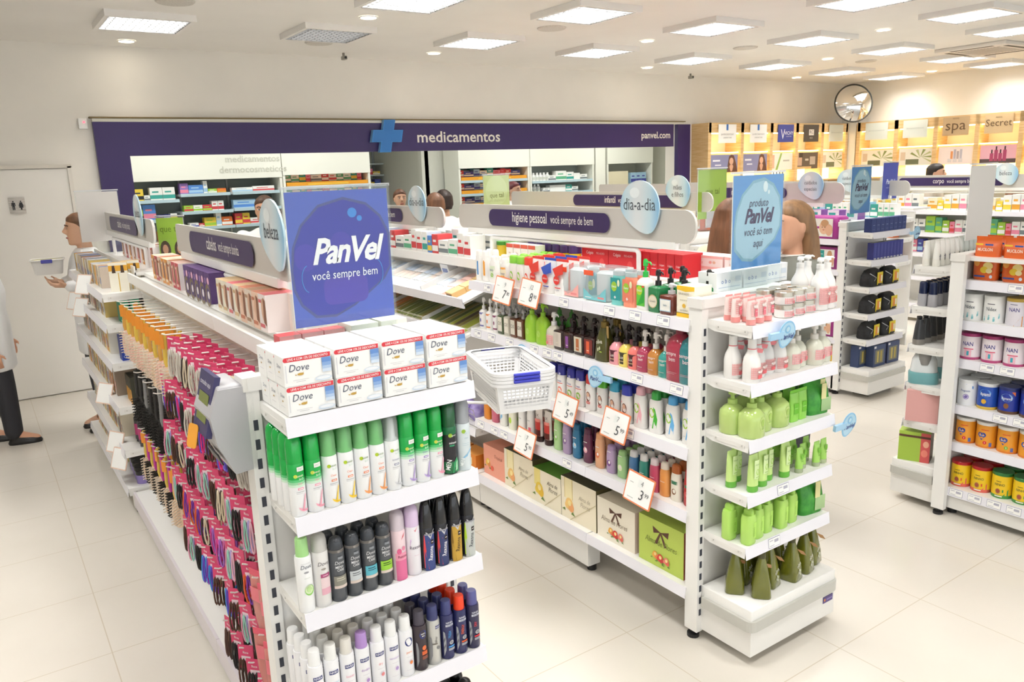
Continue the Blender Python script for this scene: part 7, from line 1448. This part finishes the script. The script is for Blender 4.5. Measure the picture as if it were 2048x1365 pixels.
def tins(z, ys, ks, lbs, where):
    for i, (y, k, l) in enumerate(zip(ys, ks, lbs)):
        k.put(f'{l} on the {where}', (X4-.005, y, z), -82, gm)
        k.put(f'tin behind the {l.split(",")[0].replace(" at the picture edge", " at the edge")}, {where}', (X4+.092, y-.01, z), -90, gm+' behind')
ext = [1.57, 1.47, 1.37, 1.27]
tins(1.0055, [1.858, 1.76, 1.66, 1.56], [nid, nid, nan1, nan1], ['white tin with aqua waves, left one', 'white tin with aqua waves, right one', 'lilac tin with gold lid and orange corner', 'lilac tin with gold lid at the picture edge'], 'second shelf at right')
tins(.8125, [1.852, 1.752, 1.652, 1.552], [nanp]*4, ['pink lidded tin, leftmost', 'pink lidded tin, second from left', 'pink lidded tin, third from left', 'pink lidded tin at the picture edge'], 'third shelf at right')
tins(.5775, [1.845, 1.752, 1.655, 1.558], [reg, apt, apt2, apt2], ['white tin with lilac heart', 'blue tin with white lid', 'dark blue tin with navy lid, left one', 'dark blue tin with navy lid at the picture edge'], 'fourth shelf at right')
tins(.3825, [1.838, 1.74, 1.642, 1.545], [mi1, mi1, mi2, mi2], ['orange tin with red number one, left one', 'orange tin with red number one, right one', 'orange tin with green number two', 'orange tin with green number two at the picture edge'], 'fifth shelf at right')
tins(.1485, [1.842, 1.744, 1.646, 1.55], [ni1, ni1, ni2, ni2], ['yellow tin with red lid, left one', 'yellow tin with red lid, right one', 'yellow tin with green lid, left one', 'yellow tin with green lid at the picture edge'], 'base shelf at right')
# its endcap, seen from the side
wt = tube_stand('white_tube', .042, .034, .125, mat('#F4F3EE', .3), mat('#F2F0E8', .3), [('q', -.002, .03, .003, .06, '#3A3A4A'), ('q', -.008, .05, .01, .053, '#8A8A9A')], .035)
for i in range(9): wt.put(f'white tube, {nth(i)} from the left on the top of the side-on endcap', (3.925+.046*i, 2.07, 1.2605), 180+0, 'white tubes')
for i in range(9): wt.put('white tube in the second row on the side-on endcap', (3.925+.046*i, 2.02, 1.2605), 0, 'white tubes behind')
db = flat_bottle('shampoo_bottle', .045, .045, .125, mat('#A9A9AE', .25), mat('#1E2848', .2), [], .5, .95)
for i in range(7):
    for j in range(2): db.put('navy capped grey bottle on the second shelf of the side-on endcap', (3.93+.05*i, 2.075-.05*j, 1.0555), 180, 'navy capped bottles')
gk = Kind('hair_clipper', 'clipper', [('body', MB().loft([(0, .026, .022, 3), (.03, .027, .022, 3), (.1, .02, .018, 3), (.13, .014, .014, 3)], mat('#3A3C40', .3), 16)), ('head', MB().rbox(0, -.006, .1302, .022, .02, .016, mat('#222428', .3), .003), []), ('base_cap', MB().loft([(-.0, .0275, .0225, 3), (.028, .0282, .0232, 3)], mat('#8A8680', .3), 16, None, (False, False)), [], 'silver grey base')])
for i in range(5): gk.put(f'charcoal hair clipper, {nth(i)} from the left on the third shelf of the side-on endcap', (3.93+.06*i, 2.08, .8535), 150, 'charcoal clippers')
hu = Kind('humidifier', 'humidifier', [('base', MB().loft([(0, .07, .06, 3.2), (.05, .072, .062, 3.2), (.06, .066, .056, 3.2)], mat('#6FA8AC', .3), 24)), ('tank', MB().loft([(.0605, .064, .054, 3), (.12, .058, .048, 3), (.155, .04, .034, 3)], mat('#DDE2E4', .2), 24)), ('nozzle', MB().loft([(.1, .022, .014), (.15, .03, .02), (.17, .028, .018)], mat('#8C8A88', .25), 16, T(0, -.04, 0)), [], 'grey nozzle')])
hu.put('white and teal humidifier on the fourth shelf of the side-on endcap', (3.965, 2.06, .6505), -60); hu.put('white and teal humidifier behind another one on the side-on endcap', (4.15, 2.06, .6505), 180)
pb = carton('pink_box', .16, .15, .165, ['#E0A4A0', '#D08A86', '#E0A4A0', '#E4ACA8', '#E8B4B0', '#E0A4A0'], [])
pb.put('plain pink box on the fifth shelf of the side-on endcap', (3.98, 2.05, .4525), 20)
gb2 = carton('gift_box', .15, .12, .16, ['#A8C84A', '#5A4034', '#A8C84A', '#B5D05A', '#B5D05A', '#A8C84A'], [('q', .03, .0, .075, .16, '#D85A5A'), ('e', .05, .05, .016, .02, '#EE8A7A'), ('e', .055, .1, .014, .018, '#F2B49A'), ('q', -.075, .13, .075, .142, RB)])
gb2.put('lime green and brown gift box on the base of the side-on endcap', (3.975, 2.075, .2255), -70)
# ================================================================ background gondola stock
def bg_row(x, y0, y1, z, seq, where, grp):
    y = y0; i = 0
    while y < y1:
        c1, c2, w, h = seq[i % len(seq)]
        single('toiletry_box', med_box(w, .1, h, c1, c2), f'{nth(min(i, 18))} {c1}{"-"+c2 if c2 else ""} box on {where}', 'box', (x, y+w/2, z+.0005), -90, grp); y += w+.006; i += 1
bg_row(7.02, 4.0, 5.6, 1.25, [(W, 'green', .05, .13), (W, 'green', .05, .13), (W, 'green', .05, .13), ('teal', W, .07, .12), ('sky', W, .06, .14), ('teal', W, .07, .12), ('amber', 'brown', .08, .05)], 'the top shelf behind the nappies', 'boxes behind the nappies')
bg_row(7.02, 4.0, 5.6, 1.07, [('orange', W, .09, .06), ('yellow', 'green', .08, .07), (W, 'red', .08, .09), ('sky', 'navy', .09, .1)], 'the second shelf behind the nappies', 'boxes behind the nappies')
bg_row(7.02, 4.0, 5.4, .86, [('red', W, .1, .1), (W, 'red', .08, .12), ('orange', W, .1, .08)], 'the third shelf behind the nappies', 'boxes behind the nappies')
bg_row(8.68, 3.3, 5.4, 1.22, [('cream', 'amber', .1, .13), ('cream', 'brown', .09, .05), (W, 'grey', .075, .17), (W, 'pink', .075, .17), (W, 'amber', .075, .17), (W, 'yellow', .075, .16), ('yellow', W, .06, .1)], 'the top shelf below the corpo sign', 'boxes below the corpo sign')
bg_row(8.68, 3.3, 5.4, .98, [('green', 'lime', .07, .16), ('lime', 'green', .1, .17), (W, 'grey', .075, .14), (W, 'grey', .075, .14), (W, 'pink', .075, .14), ('pink', 'red', .05, .12), ('lime', W, .07, .13)], 'the second shelf below the corpo sign', 'boxes below the corpo sign')
bg_row(8.68, 3.3, 5.4, .76, [('pink', W, .06, .13), ('brown', 'pink', .06, .13), ('cream', 'violet', .07, .12), ('navy', 'sky', .06, .14)], 'the third shelf below the corpo sign', 'boxes below the corpo sign')
bg_row(2.3, 3.7, 5.3, 1.333, [(W, 'red', .07, .12), (W, 'red', .06, .13), (W, 'green', .1, .09), (W, 'grey', .11, .08), ('red', W, .07, .11), ('blue', 'yellow', .05, .1), (W, 'teal', .06, .12)], 'the far top deck of the middle gondola', 'boxes on the far top deck')
bg_row(2.45, 3.7, 5.3, 1.333, [(W, 'grey', .1, .11), (W, 'teal', .08, .13), (W, 'red', .07, .12)], 'the far top deck, back row', 'boxes on the far top deck')
wire = MB()
for i in range(11): wire.tube([(0, -.6+.12*i, 0), (-.02, -.6+.12*i, .1), ], .0015, CHROME, 5)
for h_ in (0, .035, .07, .1): wire.tube([(-.02*h_*10, -.6, h_), (-.02*h_*10, .6, h_)], .002, CHROME, 5)
single('wire_basket_front', wire, 'wire front of a bin holding bath puffs beside the gift boxes', 'wire bin', (2.09, 4.05, .452))
pf = MB().loft([(0, .03, .03), (.02, .05, .05), (.05, .055, .055), (.085, .04, .04), (.1, .015, .015)], noisy('puff_net', '#8A78C0', '#B4A6DC', 40, .8), 16)
pfk = Kind('bath_puff', 'bath puff', [('puff', pf)])
for i in range(9): pfk.put('round violet bath puff in the low bin of the middle gondola', (2.17, 3.56+.12*i, .4525), 0, 'violet bath puffs')
opk = carton('orange_pack', .16, .1, .08, ['#E88A2A', '#D87A24', '#E88A2A', '#D87A24', '#EEA04A', '#E88A2A'], [('q', -.05, .02, .04, .06, '#F4DCA8')])
for i in range(7): opk.put(f'orange pack, {nth(i)} from the near end on the base behind the rows of boxes', (2.14, 3.56+.18*i, .2005), -90, 'orange packs')
# ================================================================ people
def bake(mb, voxel, smooth=4, name='m', m=None):
    me = mb.build(name); o = bpy.data.objects.new('tmp', me); COL.objects.link(o)
    r = o.modifiers.new('r', 'REMESH'); r.mode = 'VOXEL'; r.voxel_size = voxel
    s = o.modifiers.new('s', 'SMOOTH'); s.iterations = smooth; s.factor = .5
    dg = bpy.context.evaluated_depsgraph_get(); dg.update()
    out = bpy.data.meshes.new_from_object(o.evaluated_get(dg)); out.name = name
    bpy.data.objects.remove(o); bpy.data.meshes.remove(me)
    out.materials.clear(); out.materials.append(m)
    out.polygons.foreach_set('use_smooth', [True]*len(out.polygons)); out.polygons.foreach_set('material_index', [0]*len(out.polygons))
    return out
def limb(m, pts, rs, mt, seg=12):
    for (a, ra), (b, rb) in zip(list(zip(pts, rs))[:-1], list(zip(pts, rs))[1:]):
        m.tube([a, b], ra, mt, seg, r1=rb)
    for p, r in zip(pts, rs): m.loft([(-r, r*.05, r*.05), (-r*.8, r*.6, r*.6), (-r*.3, r*.95, r*.95), (r*.3, r*.95, r*.95), (r*.8, r*.6, r*.6), (r, r*.05, r*.05)], mt, seg, T(*p))
def hand(m, w, d, s, mt, side, curl=.5, k=1.):
    """w wrist, d pointing direction, s palm-side normal"""
    w, d, s = Vector(w), Vector(d).normalized(), Vector(s).normalized(); a = d.cross(s).normalized()*side
    c = w+d*.045*k
    M_ = Matrix((a, s, d)).transposed().to_4x4(); M_.translation = w
    m.loft([(-.01, .022*k, .016*k, 3), (.03*k, .036*k, .015*k, 3), (.085*k, .04*k, .013*k, 3)], mt, 14, M_)
    for i, (u, L_) in enumerate(((-.03, .062), (-.0105, .074), (.0105, .07), (.03, .055))):
        b0 = w+d*.08*k+a*u*k; b1 = b0+(d*(1-curl*.5)+s*curl*.55).normalized()*L_*.5*k; b2 = b1+(d*(1-curl)+s*curl*1.1).normalized()*L_*.5*k
        m.tube([b0, b1], .0088*k, mt, 8, r1=.008*k); m.tube([b1, b2], .0082*k, mt, 8, r1=.0066*k)
    t0 = w+d*.02*k-a*.03*k; t1 = t0+(d*.6-a*.7+s*.3).normalized()*.035*k; t2 = t1+(d*.9-a*.15+s*.4).normalized()*.03*k
    m.tube([t0, t1], .0115*k, mt, 8, r1=.0095*k); m.tube([t1, t2], .0095*k, mt, 8, r1=.0075*k)
def person(label, x, y, rz, H, skin, hair, hairstyle, coat, under, pants, arms=None, turn=0, fem=True, shoes='#1E1C1C', coat_len=.46, feet=None, lean=0.):
    t = thing('person', label, 'person', (x, y, 0), rz)
    S = H/1.65; P = lambda a, b, c: (a*S, b*S, c*S)
    SK = mat(skin, .55); sh = .172 if fem else .2
    arms = arms or {}
    body = MB(); hz = 1.535
    HM = T(0, (-.012+lean)*S, 0) @ RZ(turn)
    hd = [(-.115, .02, .026, 2, 0, -.052), (-.108, .038, .04, 2.2, 0, -.045), (-.085, .052, .062, 2.2, 0, -.026), (-.05, .064, .08, 2.2, 0, -.008), (-.01, .07, .09, 2.2, 0, 0), (.035, .074, .096, 2.2, 0, .004), (.075, .068, .088, 2.1, 0, .008), (.1, .048, .062, 2, 0, .01), (.113, .012, .016, 2, 0, .01)]
    HB = HM @ T(0, 0, hz*S)
    body.loft([(a*S, b*S, c*S, n, ox*S, oy*S) for a, b, c, n, ox, oy in hd], SK, 24, HB)
    for q in ([(0, -.09, .022), (0, -.112, -.02)],): body.tube([P(*v) for v in q], .009*S, SK, 8, HB, r1=.0145*S)
    body.tube([P(-.012, -.1, -.022), P(.012, -.1, -.022)], .009*S, SK, 8, HB)
    body.tube([P(-.02, -.083, -.062), P(.02, -.083, -.062)], .0085*S, SK, 8, HB)
    for s in (-1, 1):
        body.loft([(-.03*S, .006*S, .008*S), (-.01*S, .008*S, .016*S), (.018*S, .009*S, .019*S), (.03*S, .005*S, .01*S)], SK, 10, HB @ T(s*.073*S, .012*S, -.005*S))
    limb(body, [P(0, .012+lean*.6, 1.34), P(0, .0+lean, 1.46)], [.056*S, .05*S], SK)
    body.loft([(z*S, rx*S, ry*S, 2.4) for z, rx, ry in ((.84, .13, .1), (.95, .15, .105), (1.05, .128, .09), (1.2, .14, .1), (1.32, sh*.9, .085), (1.385, .07, .06))], SK, 24)
    coatm = MB(); CM = mat(coat, .7)
    coatm.loft([(z*S, rx*S, ry*S, 2.5, 0, oy*S) for z, rx, ry, oy in ((1.36-coat_len-.3, .185, .13, 0), (.95, .172, .128, 0), (1.06, .155, .115, 0), (1.2, .168, .125, -.008 if fem else 0), (1.31, sh*1.02, .105, 0), (1.365, sh*.7, .085, .004), (1.4, .075, .065, .01))], CM, 24)
    for s in (-1, 1):
        e, w, hd_, ps = arms.get(s, ((s*.24, .02, 1.06), (s*.25, -.06, .83), (0, -.1, -1), (-s, 0, 0)))
        shd = P(s*(sh-.01), .005, 1.325)
        limb(body, [shd, P(*e), P(*w)], [.042*S, .036*S, .026*S], SK)
        hand(body, P(*w), hd_, ps, SK, s, .55, S)
        ww = Vector(P(*e)).lerp(Vector(P(*w)), .9)
        limb(coatm, [shd, P(*e), tuple(ww)], [.066*S, .055*S, .046*S], CM)
    pant = MB(); PM = mat(pants, .7); shm = []
    feet = feet or {-1: (-.085, 0, 0), 1: (.085, 0, 0)}
    for s in (-1, 1):
        fx, fy, ft = feet[s]
        limb(body, [P(s*.08, 0, .86), P(s*.085, -.01+fy*.5, .48), P(fx, fy+.01, .1)], [.075*S, .05*S, .035*S], SK)
        limb(body, [P(fx, fy+.01, .09), P(fx, fy-.05, .06), P(fx, fy-.14, .035)], [.036*S, .034*S, .026*S], SK)
        limb(pant, [P(s*.075, .0, .9), P(s*.085, -.01+fy*.5, .48), P(fx, fy+.012, .1)], [.1*S, .076*S, .066*S], PM)
        sm = MB().loft([(0, .04*S, .115*S, 2.6), (.014*S, .043*S, .12*S, 2.6), (.035*S, .04*S, .11*S, 2.5), (.06*S, .03*S, .07*S, 2.2, 0, .03*S)], mat(shoes, .3), 20, T(fx*S, (fy-.055)*S, .0))
        shm.append(sm)
    pant.loft([(z*S, rx*S, ry*S, 2.4) for z, rx, ry in ((.8, .155, .115), (.92, .158, .115), (1.02, .14, .1))], PM, 20)
    part('body', bake(body, .0085*S, 3, 'body', SK), t)
    part('coat', bake(coatm, .013*S, 5, 'coat', CM), t, f'{ {"#F2F2F2": "white coat", "#6E7068": "grey jacket"}.get(coat, "top") }')
    part('trousers', bake(pant, .014*S, 4, 'trousers', PM), t)
    for sm in shm: part('shoe', sm, t)
    # face and hair ride on the turned head
    ey = MB()
    for s in (-1, 1): ey.poly(ell(.013*S, .006*S, 14, s*.031*S, .012*S), mat('#F2ECE6', .3), HB @ T(0, -.0895*S, 0) @ FRONT).poly(ell(.0055*S, .006*S, 12, s*.031*S, .012*S), mat('#2E1E18', .2), HB @ T(0, -.0905*S, 0) @ FRONT)
    part('eyes', ey, t)
    HC = mat(hair, .55)
    br = MB()
    for s in (-1, 1): br.tube([P(s*.014, -.0925, .03), P(s*.032, -.0915, .036), P(s*.048, -.083, .03)], .0038*S, HC, 6, HB)
    part('eyebrows', br, t)
    part('lips', MB().tube([P(-.02, -.0895, -.06), P(0, -.0935, -.058), P(.02, -.0895, -.06)], .0058*S, mat('#B5605A' if fem else '#B87A6A', .4), 8, HB), t, 'lips')
    hm = MB()
    cap = [(-.03, .079, .062, 2.2, 0, .052), (.02, .083, .082, 2.2, 0, .032), (.06, .081, .1, 2.2, 0, .014), (.09, .066, .088, 2.1, 0, .008), (.118, .036, .05, 2, 0, .008), (.126, .008, .012, 2, 0, .008)]
    hm.loft([(a*S, b*S, c*S, n, ox*S, oy*S) for a, b, c, n, ox, oy in cap], HC, 24, HB)
    if hairstyle == 'short': limb(hm, [P(-.05, -.075, .085), P(.02, -.09, .092), P(.055, -.07, .08)], [.022*S, .024*S, .02*S], HC); hm.loft([(-.07*S, .06*S, .03*S, 2, 0, .07*S), (-.02*S, .076*S, .05*S, 2, 0, .055*S)], HC, 16, HB)
    elif hairstyle == 'bun': hm.loft([(-.04*S, .012*S, .012*S), (-.02*S, .04*S, .036*S), (.02*S, .042*S, .038*S), (.045*S, .012*S, .012*S)], HC, 16, HB @ T(0, .115*S, .0)); limb(hm, [P(-.06, -.05, .075), P(0, -.075, .095), P(.06, -.05, .075)], [.02*S]*3, HC)
    elif hairstyle == 'tail': limb(hm, [P(-.06, -.05, .075), P(0, -.072, .095), P(.06, -.05, .075)], [.02*S]*3, HC); limb(hm, [P(0, .1, .02), P(.01, .13, -.08), P(.03, .12, -.22)], [.03*S, .026*S, .012*S], HC)
    elif hairstyle == 'long':
        limb(hm, [P(-.064, -.045, .075), P(0, -.072, .095), P(.064, -.045, .075)], [.022*S]*3, HC)
        for s in (-1, 1):
            limb(hm, [P(s*.072, .01, .06), P(s*.088, .02, -.06), P(s*.1, .0, -.2), P(s*.1, -.02, -.34)], [.026*S, .032*S, .034*S, .018*S], HC)
        hm.loft([(-.36*S, .09*S, .03*S, 2.5, 0, .085*S), (-.2*S, .105*S, .045*S, 2.5, 0, .09*S), (-.05*S, .09*S, .05*S, 2.4, 0, .075*S), (.05*S, .08*S, .05*S, 2.2, 0, .05*S)], HC, 20, HB)
    hmesh = bake(hm, .009*S, 3, 'hair', noisy('hair_'+hair.strip('#'), hair, '#%02X%02X%02X' % tuple(min(255, int(int(hair[i:i+2], 16)*1.25)) for i in (1, 3, 5)), 40, .5, (1, 1, .15)))
    # trim whatever of the hair lies over the face
    part('hair', hmesh, t)
    if under:
        part('shirt', MB().prism([(-.05*S, 0), (.05*S, 0), (.028*S, -.2*S), (-.028*S, -.2*S)], .006, mat(under, .7), T(0, -.126*S, 1.37*S) @ RX(-8) @ FRONT) if coat == '#F2F2F2' else MB().loft([(1.34*S, .085*S, .075*S), (1.4*S, .07*S, .06*S)], mat(under, .7), 20), t, 'collar area')
    return t
WC = '#F2F2F2'
person('person in white coat and black trousers cut by the left edge, stepping right', .02, 6.53, 78, 1.5, '#D9A283', '#4A3226', 'bun', WC, None, '#2A2A30', {-1: ((-.215, .05, 1.05), (-.2, -.03, .76), (0, -.12, -1), (1, 0, 0)), 1: ((.215, .05, 1.05), (.22, -.06, .8), (0, -.15, -1), (-1, 0, 0))}, feet={-1: (-.08, -.06, 0), 1: (.08, .14, 0)})
pw_ = person('person with tied brown hair in profile beyond the far left bay, carrying a small basket', .665, 6.47, -82, 1.6, '#E2B294', '#6A4A34', 'tail', WC, None, '#3A3A40', {-1: ((-.21, -.0, 1.08), (-.1, -.15, 1.15), (.2, -1, .1), (.3, .2, 1)), 1: ((.21, -.0, 1.08), (.1, -.17, 1.14), (-.2, -1, .1), (-.3, .2, 1))}, turn=-6)
t = thing('shopping_basket', 'small pale basket with blue grip and yellow contents held at the far left', 'basket', M=T(.42, 6.45, 1.19) @ RZ(-8))
part('basket_body', MB().loft([(0, .085, .06, 5), (.1, .1, .075, 5)], mat('#E2E0DC', .4), 24, None, (True, False)).loft([(.005, .08, .055, 5), (.09, .09, .066, 5)], mat('#CFCFD2', .4), 24, None, (True, False)), t)
part('rim', MB().tube([(x*.104, y*.079, .102) for x, y in [(math.copysign(abs(math.cos(a))**.4, math.cos(a)), math.copysign(abs(math.sin(a))**.4, math.sin(a))) for a in [2*PI*(k+.5)/28 for k in range(28)]]], .006, mat('#EFEDEA', .4), 6, closed=True), t)
part('handle_grip', MB().rbox(0, -.084, .082, .07, .01, .026, mat('#4A4AA8', .3), .003), t, 'blue grip')
part('lining', MB().box(0, 0, .092, .17, .13, .006, K('#E8D85A')), t, 'yellow leaflet')
person('person, dark haired man in white coat and black shirt beyond the cabelos sign', 2.01, 6.5, -16, 1.66, '#D8A585', '#4A3426', 'short', WC, '#1E2024', '#3A3A40', fem=False, turn=-10)
person('person with brown hair behind the counter, left of the bubble sign', 4.43, 8.9, -14, 1.61, '#DDAE92', '#5A3A2A', 'bun', WC, None, '#3A3A40')
person('person with dark hair seen from behind at the counter', 3.83, 6.75, 172, 1.63, '#DDAE92', '#2A1E1A', 'short', WC, None, '#3A3A40', fem=False)
person('person with brown braid seen from behind, in front of the dark haired one', 3.43, 6.2, 168, 1.62, '#DDAE92', '#6A4A36', 'tail', '#EDE6E0', None, '#3A3A50')
person('person with dark red hair behind the pale green board', 6.16, 8.95, 30, 1.64, '#DDAE92', '#5A2226', 'short', WC, None, '#3A3A40', fem=False)
person('person with long brown hair and cream blouse behind the blue product board', 3.5, 2.95, 95, 1.6, '#DDB094', '#6A4630', 'long', '#E9D8BC', None, '#4A4A50')
person('person with streaked long hair and grey jacket right of the blue product board', 3.2, 2.33, -104, 1.61, '#D9A486', '#7A5C40', 'long', '#6E7068', '#F0EEEA', '#3A3A40', {-1: ((-.2, -.05, 1.08), (-.1, -.22, 1.05), (.3, -1, .2), (.6, 0, .5)), 1: ((.2, -.05, 1.08), (.1, -.22, 1.05), (-.3, -1, .2), (-.6, 0, .5))})
person('person with black hair far behind the corpo sign', 10.28, 5.4, 20, 1.69, '#DDAE92', '#1E1816', 'short', '#D8D0C4', None, '#3A3A40', fem=False)
person('person in tan top at the right edge beyond the corpo sign', 9.8, 4.2, 40, 1.45, '#D2A080', '#8A6248', 'bun', '#B58A6C', None, '#3A3A40')
